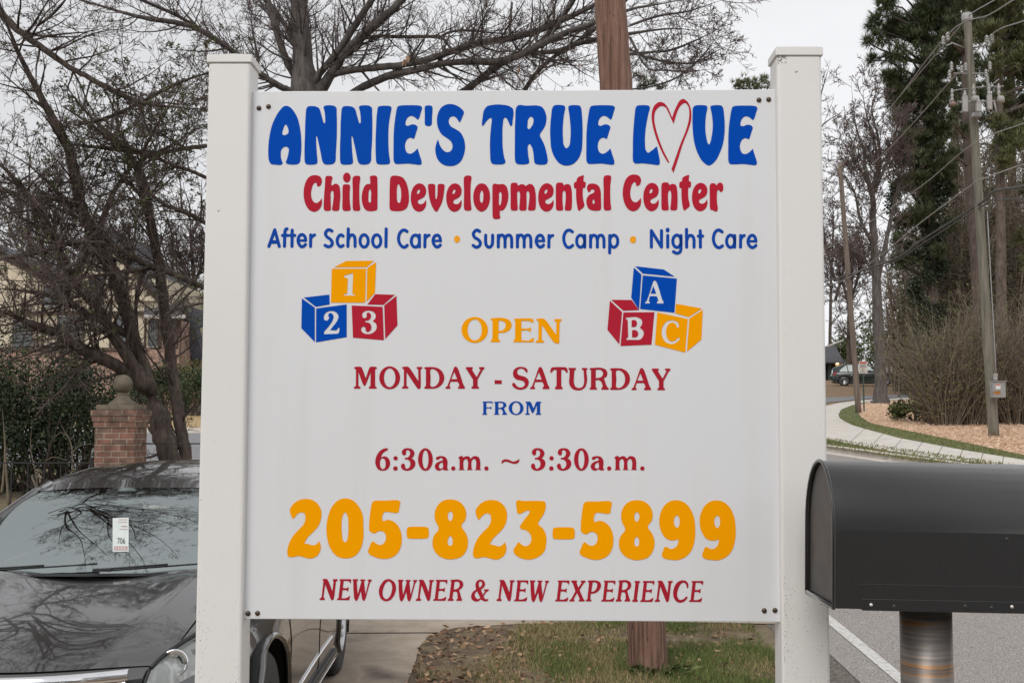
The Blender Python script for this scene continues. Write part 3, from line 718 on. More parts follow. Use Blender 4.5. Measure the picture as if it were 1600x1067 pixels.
M_LAWN = mat('patchy_lawn_soil', (0.14, 0.10, 0.06), 0.95, ramp=[(0.30, (0.060, 0.040, 0.028)), (0.48, (0.15, 0.105, 0.065)), (0.62, (0.22, 0.165, 0.095)), (0.78, (0.12, 0.12, 0.05))], scale=7.0, bump=0.9, bscale=70, detail=10)
M_CONC = mat('drive_concrete', (0.390, 0.323, 0.262), 0.9, ramp=[(0.25, (0.255, 0.203, 0.158)), (0.5, (0.383, 0.315, 0.247)), (0.75, (0.465, 0.398, 0.323))], scale=3.2, bump=0.35, bscale=120, detail=12)
specks(M_CONC, (0.12, 0.095, 0.075), 1.6, 0.56, 0.70)
specks(M_CONC, (0.10, 0.085, 0.07), 55, 0.66, 0.72)
M_JOINT = mat('drive_joint_dirt', (0.05, 0.042, 0.034), 0.95, var=(0.09, 0.075, 0.06), scale=30)
M_ASPH = mat('road_asphalt', (0.264, 0.240, 0.224), 0.9, ramp=[(0.34, (0.120, 0.109, 0.101)), (0.5, (0.264, 0.240, 0.224)), (0.64, (0.464, 0.424, 0.392))], scale=95, bump=0.35, bscale=140, detail=3)
M_STREET = mat('street_asphalt', (0.195, 0.195, 0.203), 0.9, ramp=[(0.3, (0.150, 0.150, 0.158)), (0.7, (0.255, 0.255, 0.262))], scale=14, detail=8)
M_LINE = mat('road_paint_white', (0.558, 0.549, 0.522), 0.8, ramp=[(0.36, (0.360, 0.342, 0.315)), (0.46, (0.540, 0.531, 0.504)), (0.7, (0.612, 0.603, 0.576))], scale=28, detail=6)
M_WALK = mat('pavement_concrete', (0.594, 0.553, 0.499), 0.9, ramp=[(0.3, (0.486, 0.452, 0.405)), (0.7, (0.648, 0.608, 0.553))], scale=3, detail=8)
M_KERB = mat('kerb_concrete', (0.624, 0.572, 0.507), 0.9, ramp=[(0.3, (0.468, 0.416, 0.364)), (0.7, (0.676, 0.624, 0.559))], scale=6, detail=8)
M_VERGE = mat('mown_green_grass', (0.094, 0.111, 0.031), 0.95, ramp=[(0.3, (0.060, 0.081, 0.022)), (0.5, (0.101, 0.124, 0.034)), (0.75, (0.203, 0.156, 0.062))], scale=6, bump=0.9, bscale=30, detail=8)
M_STRAW = mat('pine_straw', (0.557, 0.375, 0.244), 0.95, ramp=[(0.28, (0.229, 0.135, 0.078)), (0.45, (0.541, 0.357, 0.234)), (0.72, (0.753, 0.554, 0.391))], scale=7, bump=1.0, bscale=22, detail=10, stretch=(1, 1, 1))
M_LEAFY = mat('leaf_strewn_ground', (0.260, 0.169, 0.098), 0.95, ramp=[(0.3, (0.143, 0.091, 0.052)), (0.7, (0.325, 0.215, 0.124))], scale=4, bump=0.6, detail=8)
sheet('ground', [(-300, -80), (300, -80), (300, Y0), (300, YTOP), (300, 700), (-300, 700), (-300, YTOP), (-300, Y0)], 0.0, M_GROUND)
def xy(px, py, dz=0.0):
    p = G(px, py, dz); return (p.x, p.y)
# edge line runs straight along the road
e0, e1 = G(1298, 990), G(1440, 1080)
XE = (e0.x + e1.x) / 2
k0, k1 = G(1450, 728), G(1294, 706)
def kx(y): return k0.x + (k1.x - k0.x) * (y - k0.y) / (k1.y - k0.y)
YK = G(1285, 634).y - 3
road = [(XE - 0.28, -60), (kx(5) + 1.2, -60), (kx(5), 5), (kx(YK), YK), (kx(YK), 110), (XE - 0.28, 110)]
sheet('road', road, 0.008, M_ASPH)
sheet('edge_line', [(XE - 0.02, -20), (XE + 0.085, -20), (XE + 0.085, 40), (XE - 0.02, 40)], 0.014, M_LINE)
# soil shoulder along the road edge
sheet('shoulder', [(XE - 0.75, -10), (XE - 0.28, -10), (XE - 0.28, 30), (XE - 0.6, 30), (XE - 0.55, 9), (XE - 0.9, 6)], 0.004, mat('gravelly_shoulder', (0.17, 0.15, 0.13), 0.95, ramp=[(0.35, (0.07, 0.055, 0.045)), (0.65, (0.22, 0.195, 0.17))], scale=40, bump=0.8))
# concrete drive: passes under the parked car and swings round behind the lawn to the road
drv = [xy(606, 1200), xy(632, 1078), xy(648, 1040), xy(655, 1012), xy(672, 993), xy(712, 982), xy(800, 976.5), xy(900, 974), (0.9, G(960, 972).y), (XE - 0.3, G(960, 972).y - 0.1), (XE - 0.3, 14.5), (-3.2, 14.5), (-5.8, 13.0), (-6.0, 1.5), (-1.2, 1.5)]
sheet('driveway', drv, 0.010, M_CONC)
j0, j1 = G(556, 992, 0.012), G(690, 988, 0.012)
jd = (j1 - j0).normalized()
sheet('driveway_joint', [(j0.x - 3.6, j0.y - .012), (j1.x, j1.y - .012), (j1.x, j1.y + .012), (j0.x - 3.6, j0.y + .012)], 0.014, M_JOINT)
lawn = [xy(632, 1079), xy(650, 1039), xy(656, 1011), xy(673, 992), xy(713, 981), xy(801, 975.5), xy(900, 973.2), (0.9, G(960, 971).y), (XE - 0.7, G(960, 972).y - 0.15), (XE - 0.72, 6.5), (XE - 0.8, -3), (-0.9, -3), (-0.9, 4.5)]
sheet('lawn', lawn, 0.006, M_LAWN)
# kerb with gutter on the far side of the road
b = MB()
ys = [Y0 + 0.01, 12, 18, 24, 30, 36, YK]
prof = [(-0.42, 0.012), (0.0, 0.016), (0.03, 0.15), (0.20, 0.152), (0.20, 0.0)]
for i in range(len(ys) - 1):
    for j in range(len(prof) - 1):
        (a, za), (c, zc) = prof[j], prof[j + 1]
        y, y2 = ys[i], ys[i + 1]
        b.quad((kx(y) + a, y, zg(y) + za), (kx(y) + c, y, zg(y) + zc), (kx(y2) + c, y2, zg(y2) + zc), (kx(y2) + a, y2, zg(y2) + za))
tag(b.build('kerb', M_KERB), kind='structure')
RZ = 0.14
# ground across the road, from the kerb up: verge, pavement, inner verge, pine straw
sheet('leaf_ground', [(kx(12) + 0.15, 8), (120, 8), (120, 400), (kx(YK) + 0.15, 400)], RZ - 0.012, M_LEAFY)
sheet('verge', [(kx(10) + 0.15, 9), (16, 9), xy(1600, 729, RZ), xy(1456, 713.5, RZ), xy(1388, 703, RZ), xy(1294, 685, RZ), (kx(YK) + 0.6, YK - .3), (kx(YK) + 0.15, YK - .3)], RZ - 0.004, M_VERGE)
lower = [(1720, 741), (1600, 730), (1530, 722.5), (1456, 714.5), (1388, 704), (1340, 695.5), (1294, 686), (1270, 680)]
upper = [(1720, 732), (1600, 718), (1506, 703), (1405, 684), (1354, 670.5), (1335, 665), (1321, 659), (1312, 653), (1310, 648), (1314, 640), (1331, 633), (1350, 628.5), (1380, 625.5), (1420, 623.5)]
outer = [(1420, 621.3), (1370, 623.3), (1336, 626), (1310, 629.5), (1294, 633), (1270, 640)]
sheet('pavement', [xy(x, y, RZ) for x, y in lower] + [xy(x, y, RZ) for x, y in outer[::-1]] + [xy(x, y, RZ) for x, y in upper[::-1]], RZ, M_WALK)
bound = [(1720, 722), (1600, 711), (1506, 691), (1439, 677), (1388, 667), (1360, 661), (1346, 652), (1337.6, 639), (1345, 632), (1358, 628)]
sheet('verge', [xy(x, y, RZ) for x, y in upper[:12]] + [xy(x, y, RZ) for x, y in bound[::-1]], RZ + 0.004, M_VERGE)
sheet('pine_straw_bed', [xy(x, y, RZ) for x, y in bound] + [xy(1375, 626.5, RZ), xy(1420, 624.5, RZ), (42, YK - 4), (42, 30), (24, 22)], RZ + 0.006, M_STRAW)
# pavement joints
b = MB()
for t in range(1, 9):
    u = t / 9
    lp = G(lerp(1294, 1600, u), [686, 691, 696, 701, 706, 711.5, 716.5, 720.5, 725, 730][t], RZ + .004)
    up_ = G(lerp(1322, 1600, u), [659, 668, 673, 679, 684.5, 690, 696, 701.5, 708, 718][t], RZ + .004)
    d = (up_ - lp).normalized(); s = Vector((-d.y, d.x, 0)) * 0.006
    b.quad(lp - s, lp + s, up_ + s, up_ - s)
tag(b.build('pavement_joints', M_JOINT), kind='structure')
# side street on the right, in front of the far house
sheet('side_street', [xy(1270, 637, RZ), xy(1294, 629, RZ), xy(1336, 625, RZ), xy(1370, 622.5, RZ), xy(1430, 620.3, RZ), xy(1430, 615.8, RZ), xy(1340, 619, RZ), xy(1294, 621, RZ), xy(1265, 624, RZ)], RZ + 0.012, M_STREET)
# street on the left, behind the brick pillar
s0, s1 = G(250, 724), G(250, 675)
sheet('street', [(-40, s0.y + 3), (-6.0, s0.y - 1.5), (XE - 0.3, s0.y - 6.5), (XE - 0.3, s0.y - 1), (-3.0, s1.y + 0.8), (-40, s1.y + 2.5)], 0.012, M_STREET)
ka, kb = G(200, 673, .12), G(310, 673, .12)
b = MB()
for o_, z0_, z1_ in ((0.0, 0.0, 0.14), (0.0, 0.14, 0.14)):
    pass
b.hexa([(-40, ka.y + 2.3, zg(ka.y + 2.3) - .05), (-2.2, kb.y + .25, zg(kb.y + .25) - .05), (-2.2, kb.y + .55, zg(kb.y + .55) - .05), (-40, ka.y + 2.6, zg(ka.y + 2.6) - .05),
        (-40, ka.y + 2.3, zg(ka.y + 2.3) + .15), (-2.2, kb.y + .25, zg(kb.y + .25) + .15), (-2.2, kb.y + .55, zg(kb.y + .55) + .15), (-40, ka.y + 2.6, zg(ka.y + 2.6) + .15)])
tag(b.build('street_kerb', M_KERB), kind='structure')
sheet('dry_grass_strip', [(-40, ka.y + 2.55), (-2.2, kb.y + .5), (-2.2, G(300, 656).y + .3), (-40, G(300, 656).y + 2.5)], 0.13, mat('dry_tan_grass', (0.42, 0.30, 0.15), 0.95, var=(0.30, 0.20, 0.10), scale=5))

# grass blades on the visible lawn, and fallen leaves
M_BLADE = mat('lawn_blade', (0.12, 0.12, 0.04), 0.85, island=[(0.06, 0.085, 0.02), (0.12, 0.14, 0.04), (0.20, 0.185, 0.07), (0.33, 0.26, 0.13), (0.44, 0.34, 0.19), (0.25, 0.19, 0.10)])
M_DEADLEAF = mat('dead_leaf', (0.280, 0.168, 0.098), 0.8, island=[(0.084, 0.045, 0.025), (0.196, 0.105, 0.056), (0.350, 0.210, 0.119), (0.504, 0.350, 0.224)])
poly = lawn
def inside(x, y, pl):
    c = False; n = len(pl)
    for i in range(n):
        x1, y1 = pl[i]; x2, y2 = pl[i - 1]
        if (y1 > y) != (y2 > y) and x < (x2 - x1) * (y - y1) / (y2 - y1) + x1: c = not c
    return c
from mathutils import noise as mnoise
b, bg = MB(), MB()
cnt = 0
YF = G(960, 972).y
while cnt < 60000:
    y = R.uniform(6.4, YF) ; x = R.uniform(-0.9, XE - 0.55)
    if not inside(x, y, poly): continue
    edge = (y - (YF - 1.2)) / 1.2
    nv = mnoise.noise(Vector((x * 1.3, y * 1.3, 0))) + 0.5 * mnoise.noise(Vector((x * 4, y * 4, 3)))
    dirt = 0.75 * max(0.0, min(1.0, (0.85 - x) / 1.7)) + 0.25 * max(0, edge)
    if nv + 0.40 - 1.35 * dirt < R.uniform(-0.35, 0.5): continue
    L = R.uniform(0.025, 0.075)
    d = Vector((R.gauss(0, .55), R.gauss(0, .55), 1)).normalized()
    gv = mnoise.noise(Vector((x * 1.9 + 7, y * 1.9, 5))) + .45 * (x - .9)
    tgt = bg if gv > R.uniform(-.25, .35) else b
    tgt.blade(Vector((x, y, zg(y) + .004)), d, L, R.uniform(.004, .008), R); cnt += 1
tag(b.build('lawn_grass', M_BLADE), kind='stuff')
tag(bg.build('lawn_grass', mat('green_lawn_blade', (0.09, 0.13, 0.03), 0.85, island=[(0.055, 0.09, 0.018), (0.09, 0.135, 0.028), (0.13, 0.165, 0.04), (0.20, 0.20, 0.075)])), kind='stuff')
b = MB()
for i in range(3600):
    y = R.uniform(6.4, YF + .15); x = R.uniform(-1.0, XE - 0.4)
    if not inside(x, y, poly): continue
    if R.random() > 0.25 + 0.75 * max(0, min(1, (1.2 - x) / 1.6)): continue
    d = Vector((R.gauss(0, 1), R.gauss(0, 1), R.gauss(0, .25))).normalized()
    b.leaf(Vector((x, y, zg(y) + R.uniform(.01, .03))), d, R.uniform(.025, .08), R.uniform(.015, .04), R)
tag(b.build('leaf_litter', M_DEADLEAF), kind='stuff')
b = MB()
for i in range(19000):                                     # straw needles and leaves across the road
    px, py = R.uniform(1335, 1600), R.uniform(630, 716)
    p = G(px, py, RZ + .01)
    if not inside(p.x, p.y, [xy(x, y, RZ) for x, y in bound] + [(42, YK - 4), (42, 30), (24, 22)]): continue
    d = Vector((R.gauss(0, 1), R.gauss(0, 1), R.gauss(0, .3))).normalized()
    b.leaf(p + Vector((0, 0, R.uniform(0, .03))), d, R.uniform(.05, .15), R.uniform(.008, .022), R)
tag(b.build('pine_straw', mat('straw_needle', (0.605, 0.442, 0.309), 0.9, island=[(0.181, 0.102, 0.058), (0.484, 0.322, 0.212), (0.696, 0.509, 0.366), (0.848, 0.679, 0.521)])), kind='stuff')
b = MB()
for i in range(26000):                                    # short grass on the two verges
    px, py = R.uniform(1290, 1600), R.uniform(636, 728)
    p = G(px, py, RZ)
    pts1 = [xy(x, y, RZ) for x, y in upper[:12]] + [xy(x, y, RZ) for x, y in bound[::-1]]
    if i < 13000 and not inside(p.x, p.y, pts1): continue
    if i >= 13000:
        if not (py > 0.5 * 0 + (686 + (px - 1294) * 0.145) - 2 and py < 697 + (px - 1294) * 0.175): continue
    d = Vector((R.gauss(0, .4), R.gauss(0, .4), 1)).normalized()
    b.blade(p, d, R.uniform(.025, .06), R.uniform(.02, .035), R)
tag(b.build('verge_grass', mat('verge_blade', (0.105, 0.117, 0.031), 0.9, island=[(0.062, 0.078, 0.017), (0.105, 0.124, 0.029), (0.158, 0.156, 0.044), (0.298, 0.208, 0.086)])), kind='stuff')

# ------------------------------------------------------------------ mailbox on its pipe
M_BOX = mat('black_textured_steel', (0.009, 0.009, 0.0095), 0.36, 0.0, var=(0.013, 0.013, 0.0135), scale=160, bump=0.10, bscale=900, spec=0.55)
M_BOX.node_tree.nodes['Principled BSDF'].inputs['Sheen Weight'].default_value = 0.4
M_BOX.node_tree.nodes['Principled BSDF'].inputs['Sheen Roughness'].default_value = 0.45
M_PLATE = mat('worn_black_plate', (0.05, 0.047, 0.044), 0.55, var=(0.085, 0.08, 0.074), scale=14, detail=8, bump=0.1, bscale=300)
M_PIPE = mat('weathered_steel_pipe', (0.20, 0.17, 0.15), 0.42, 0.5, ramp=[(0.25, (0.10, 0.088, 0.080)), (0.40, (0.26, 0.225, 0.20)), (0.47, (0.13, 0.12, 0.115)), (0.535, (0.22, 0.185, 0.16)), (0.555, (0.30, 0.15, 0.05)), (0.58, (0.12, 0.10, 0.09)), (0.66, (0.27, 0.24, 0.215)), (0.8, (0.34, 0.30, 0.27))], scale=6.5, stretch=(0.07, 0.07, 2.6), detail=5)
M_RIVET = mat('bright_rivet', (0.75, 0.72, 0.70), 0.35, 0.6)
DM = 2.30; WM = 0.21
c0 = P(1300, 950, DM)
bx, bz = c0.x, c0.z
zs = P(1300, 828, DM).z
zt = P(1300, 719, DM + WM / 2).z
LEN = 0.60
mbx = thing('mailbox', (bx + .255, DM + WM / 2, 0), 'big black arched mailbox on a banded steel pipe beside the right sign post', 'mailbox')
TILT = math.radians(1.15)
RM = Matrix.Rotation(TILT, 3, 'Y')
def mbp(u, v, w):     # u along the box, v across (0 near .. WM far), w height above its bottom
    q = RM @ Vector((u, 0, w))
    return Vector((bx + q.x, DM + v, bz + q.z))
hs = zs - bz; ht = zt - bz
def arch(inset=0.0, n=18):
    pts = [(inset, 0.0 + inset)]
    for i in range(n + 1):
        a = math.pi - math.pi * i / n
        pts.append((WM / 2 + (WM / 2 - inset) * math.cos(a), hs + (ht - hs - inset) * math.sin(a)))
    pts.append((WM - inset, 0.0 + inset))
    return pts
b = MB(); b.smooth = True
pr0 = arch()
n = len(pr0)
for u in (0.004, LEN):
    for v, w in pr0: b.v.append(mbp(u, v, w))
for i in range(1, n - 2): b.face([i, i + 1, n + i + 1, n + i])
b.smooth = False
b.quad(mbp(.004, 0, 0), mbp(.004, 0, pr0[1][1]), mbp(LEN, 0, pr0[1][1]), mbp(LEN, 0, 0))
b.quad(mbp(.004, WM, pr0[1][1]), mbp(.004, WM, 0), mbp(LEN, WM, 0), mbp(LEN, WM, pr0[1][1]))
b.face([n - 1, 0, n, 2 * n - 1])
b.face([n + i for i in range(n)])
shell = b.build('shell', M_BOX, mbx)
b = MB()                                                   # rear plate, set in behind a rolled rim
pin = arch(0.006)
b.v = [mbp(0.010, v, w) for v, w in pin]; b.f = [list(range(len(pin)))[::-1]]; b.mi = [0]; b.sm = [False]
b.build('end_plate', M_PLATE, mbx)
b = MB()
b.tube([mbp(0.003, v, w) for v, w in [pr0[-1]] + pr0 + [pr0[-1]]], 0.0034, 8)
b.tube([mbp(0.003, 0, 0.003), mbp(0.003, WM, 0.003)], 0.0034, 8)
b.build('rim', M_BOX, mbx)
b = MB()
b.hexa([mbp(0.052, -0.0006, hs * .31), mbp(LEN - .02, -0.0006, hs * .31), mbp(LEN - .02, 0.002, hs * .31), mbp(0.052, 0.002, hs * .31),
        mbp(0.052, -0.0009, hs * .322), mbp(LEN - .02, -0.0009, hs * .322), mbp(LEN - .02, 0.002, hs * .322), mbp(0.052, 0.002, hs * .322)])
b.build('side_bead', M_BOX, shell, bevel=0.0008)
b = MB()
b.hexa([mbp(0.06, -0.0008, -0.003), mbp(LEN, -0.0008, -0.003), mbp(LEN, WM + .002, -0.004), mbp(0.06, WM + .002, -0.004),
        mbp(0.06, -0.0008, 0.020), mbp(LEN, -0.0008, 0.020), mbp(LEN, 0.001, 0.020), mbp(0.06, 0.001, 0.020)])
b.build('floor_tray', M_BOX, mbx, bevel=0.001)
for px, py in ((1361, 944.5), (1581, 947.5)):
    b = MB(); p = P(px, py, DM - 0.002)
    b.lathe(p, [(0.0036, 0), (0.0034, .0012), (0.002, .0022), (.0003, .0026)], axis=Vector((0, -1, 0)), n=12)
    b.build('rivet', M_RIVET, mbx)
b = MB()
for px, py in ((1397, 947), (1508, 947), (1549, 949), (1573, 842)):
    p = P(px, py, DM - 0.001)
    b.lathe(p, [(0.0034, 0), (0.003, .0012), (0.001, .002)], axis=Vector((0, -1, 0)), n=10)
b.build('small_rivets', M_BOX, mbx)['kind'] = 'stuff'
pt = P(1446, 955, DM + WM / 2)
b = MB()
rp = 77.5 / 2 * PXM(DM + WM / 2)
zz = [0.0, 0.4, 0.8, 1.2, bz - 0.018]
b.tube([(pt.x, DM + WM / 2, z) for z in zz], rp, 40)
b.build('pipe_post', M_PIPE, mbx)

# ------------------------------------------------------------------ brown pole behind the sign
M_POLE = mat('brown_creosoted_wood', (0.203, 0.108, 0.074), 0.85, ramp=[(0.30, (0.061, 0.032, 0.024)), (0.46, (0.176, 0.095, 0.065)), (0.60, (0.270, 0.155, 0.115)), (0.75, (0.135, 0.074, 0.054))], scale=14, stretch=(2.6, 2.6, 0.10), bump=0.9, bscale=30, detail=8)
specks(M_POLE, (0.025, 0.014, 0.012), 60, 0.66, 0.72, stretch=(1.2, 1.2, 0.25))
pb = G(1012, 1044)
pole = thing('wooden_pole', (pb.x, pb.y, zg(pb.y)), 'leaning brown wooden pole rising behind the sign board', 'pole')
pts, rad = [], []
for py, xl, xr in ((1050, 983.5, 1043.5), (1000, 981, 1040), (560, 958, 1014), (138, 936.5, 989), (60, 932, 982.5), (0, 928, 977.5), (-300, 912, 956), (-900, 880, 910)):
    p = P((xl + xr) / 2, py, pb.y); pts.append(p); rad.append((xr - xl) / 2 * PXM(pb.y))
pts2, rad2 = [], []
for i in range(len(pts) - 1):
    for k in range(6):
        pts2.append(lerp(pts[i], pts[i + 1], k / 6)); rad2.append(lerp(rad[i], rad[i + 1], k / 6))
pts2[0].z = -0.05
b = MB(); b.tube(pts2, rad2, 28, jit=0.022, rng=R)
b.build('shaft', M_POLE, pole)
b = MB()                                                    # loose weeds at the foot of the pole
for i in range(140):
    a = R.uniform(0, 2 * math.pi); r = R.uniform(.14, .26)
    d = Vector((math.cos(a) * .5, math.sin(a) * .5, 1)).normalized()
    b.blade(Vector((pb.x + math.cos(a) * r, pb.y + math.sin(a) * r, zg(pb.y))), d, R.uniform(.06, .18), .012, R)
for i in range(60):
    a = R.uniform(-2.6, -.4); r = R.uniform(.15, .3)
    d = Vector((math.cos(a), math.sin(a), R.uniform(.2, .9))).normalized()
    b.leaf(Vector((pb.x + .05 + math.cos(a) * r, pb.y + math.sin(a) * r, zg(pb.y) + .02)), d, R.uniform(.05, .1), .035, R)
tag(b.build('weeds', mat('weed_leaf', (0.09, 0.13, 0.035), 0.8, island=[(0.05, 0.085, 0.02), (0.10, 0.15, 0.04), (0.18, 0.19, 0.07)]), at=(pb.x, pb.y, zg(pb.y))), 'small green weeds sprouting at the foot of the brown pole', 'weeds')

import numpy as np
# ------------------------------------------------------------------ cars
M_PAINT = mat('dark_bronze_car_paint', (0.014, 0.012, 0.011), 0.28, 0.1, var=(0.017, 0.015, 0.014), scale=900, coat=1.0)
M_PAINT.node_tree.nodes['Principled BSDF'].inputs['Coat IOR'].default_value = 2.0
M_PAINT2 = mat('dark_green_car_paint', (0.012, 0.018, 0.016), 0.30, 0.2, var=(0.016, 0.022, 0.020), scale=900, coat=0.8)
M_TYRE = mat('tyre_rubber', (0.038, 0.037, 0.037), 0.75, var=(0.05, 0.049, 0.048), scale=40)
M_RIM = mat('alloy_rim', (0.55, 0.55, 0.56), 0.25, 0.9, var=(0.48, 0.48, 0.49), scale=30)
M_CHROME = mat('chrome_trim', (0.85, 0.85, 0.86), 0.08, 1.0, var=(0.80, 0.80, 0.81), scale=20)
M_DARK = mat('black_plastic', (0.012, 0.012, 0.013), 0.55, var=(0.018, 0.018, 0.019), scale=60)
M_CABIN = mat('dark_cabin_trim', (0.02, 0.02, 0.021), 0.8, var=(0.03, 0.03, 0.03), scale=20)
M_WELL = mat('wheel_well_black', (0.008, 0.008, 0.008), 0.9, var=(0.012, 0.012, 0.012), scale=20)
def glassmat(name, tint, boost, rough=0.0):
    m = bpy.data.materials.new(name); m.use_nodes = True
    t = m.node_tree; t.nodes.clear()
    o = nd(t, 'ShaderNodeOutputMaterial'); mx = nd(t, 'ShaderNodeMixShader')
    tr = nd(t, 'ShaderNodeBsdfTransparent'); tr.inputs['Color'].default_value = (*tint, 1)
    g = nd(t, 'ShaderNodeBsdfGlossy'); g.inputs['Roughness'].default_value = rough; g.inputs['Color'].default_value = (0.86, 0.95, 0.94, 1)
    fr = nd(t, 'ShaderNodeFresnel'); fr.inputs['IOR'].default_value = boost
    t.links.new(fr.outputs[0], mx.inputs[0]); t.links.new(tr.outputs[0], mx.inputs[1]); t.links.new(g.outputs[0], mx.inputs[2])
    t.links.new(mx.outputs[0], o.inputs['Surface'])
    return m
M_GLASS = glassmat('windscreen_glass', (0.90, 0.95, 0.93), 5.0)
M_SGLASS = glassmat('tinted_side_glass', (0.08, 0.09, 0.09), 1.9)
M_LENS = glassmat('clear_headlight_lens', (0.92, 0.93, 0.93), 1.5)
M_LAMPIN = mat('headlight_reflector', (0.70, 0.70, 0.68), 0.20, 0.25, ramp=[(0.32, (0.20, 0.20, 0.195)), (0.40, (0.66, 0.66, 0.63)), (0.52, (0.55, 0.54, 0.52)), (0.60, (0.86, 0.85, 0.83)), (0.70, (0.45, 0.44, 0.42))], scale=11, detail=2, stretch=(1, 1, .5))
M_RED_L = mat('red_tail_lens', (0.30, 0.01, 0.01), 0.2, var=(0.22, 0.008, 0.008), scale=10, coat=0.5)
M_PAPER = mat('white_permit_card', (0.58, 0.62, 0.60), 0.6, var=(0.52, 0.56, 0.54), scale=20)
M_INK = mat('black_ink', (0.02, 0.02, 0.02), 0.6, var=(0.03, 0.03, 0.03), scale=20)
M_PINK = mat('faded_red_ink', (0.42, 0.24, 0.24), 0.6, var=(0.48, 0.32, 0.31), scale=60)

def hermite(keys, u):
    """keys: list of (u, value-tuple) ; smooth interpolation"""
    n = len(keys)
    if u <= keys[0][0]: return list(keys[0][1])
    if u >= keys[-1][0]: return list(keys[-1][1])
    for i in range(n - 1):
        u1, a = keys[i]; u2, b_ = keys[i + 1]
        if u1 <= u <= u2: break
    t = (u - u1) / (u2 - u1)
    def tan(k):
        lo, hi = max(0, k - 1), min(n - 1, k + 1)
        return [(y - x) / (keys[hi][0] - keys[lo][0]) * (u2 - u1) for x, y in zip(keys[lo][1], keys[hi][1])]
    ta_, tb_ = tan(i), tan(i + 1)
    h1 = 2 * t ** 3 - 3 * t * t + 1; h2 = -2 * t ** 3 + 3 * t * t; h3 = t ** 3 - 2 * t * t + t; h4 = t ** 3 - t * t
    return [x * h1 + y * h2 + p * h3 + q * h4 for x, y, p, q in zip(a, b_, ta_, tb_)]

# half cross-sections of the lower body, from the centre of the top round to the sill: (w, z) x 9
BODY = [
    (0.00, [(0, .60), (.34, .60), (.58, .60), (.70, .57), (.77, .50), (.80, .42), (.80, .34), (.74, .26), (0, .24)]),
    (0.03, [(0, .80), (.38, .795), (.58, .775), (.74, .73), (.83, .60), (.86, .46), (.86, .34), (.78, .24), (0, .22)]),
    (0.11, [(0, .905), (.38, .905), (.60, .89), (.78, .845), (.87, .66), (.90, .48), (.90, .34), (.82, .22), (0, .20)]),
    (0.40, [(0, .965), (.38, .99), (.62, .98), (.82, .93), (.92, .72), (.935, .50), (.93, .34), (.85, .20), (0, .20)]),
    (0.95, [(0, 1.065), (.40, 1.09), (.66, 1.07), (.86, .99), (.945, .78), (.95, .52), (.94, .34), (.86, .20), (0, .20)]),
    (1.36, [(0, 1.125), (.42, 1.135), (.70, 1.11), (.885, 1.02), (.948, .80), (.948, .55), (.94, .34), (.86, .20), (0, .20)]),
    (2.40, [(0, 1.06), (.42, 1.06), (.71, 1.06), (.895, 1.03), (.948, .82), (.942, .55), (.93, .34), (.86, .20), (0, .20)]),
    (3.77, [(0, 1.07), (.42, 1.07), (.71, 1.07), (.895, 1.06), (.955, .86), (.955, .56), (.94, .34), (.86, .20), (0, .20)]),
    (4.60, [(0, 1.12), (.42, 1.12), (.68, 1.10), (.83, 1.06), (.90, .86), (.91, .60), (.89, .36), (.80, .24), (0, .24)]),
    (4.92, [(0, 1.02), (.40, 1.02), (.60, 1.00), (.74, .96), (.82, .76), (.84, .58), (.82, .40), (.74, .30), (0, .28)]),
    (5.00, [(0, .80), (.34, .80), (.55, .78), (.66, .74), (.74, .66), (.76, .56), (.74, .44), (.66, .36), (0, .34)]),
]
BK = [(u, [c for p in pr_ for c in p]) for u, pr_ in BODY]
def body_pt(u, v, side):
    """v 0..8 round the half section; the nose is swept back towards its corners"""
    f = hermite(BK, u)
    pts = [(f[2 * i], f[2 * i + 1]) for i in range(9)]
    i = min(7, int(v)); t = v - i
    p1, p2 = pts[i], pts[i + 1]
    p0 = pts[i - 1] if i > 0 else (-pts[1][0], pts[1][1])
    p3 = pts[i + 2] if i < 7 else p2
    def c(a, b_, c_, d): return 0.5 * (2 * b_ + (c_ - a) * t + (2 * a - 5 * b_ + 4 * c_ - d) * t * t + (3 * b_ - a - 3 * c_ + d) * t ** 3)
    w, z = c(p0[0], p1[0], p2[0], p3[0]), c(p0[1], p1[1], p2[1], p3[1])
    sweep = 0.56 * max(0.0, 1 - u / 1.3) * abs(w / .95) ** 2.1 - 0.30 * max(0.0, (u - 4.4) / .6) * abs(w / .95) ** 2.4
    # crease that runs up the bonnet
    return Vector((u + sweep, side * w, z))

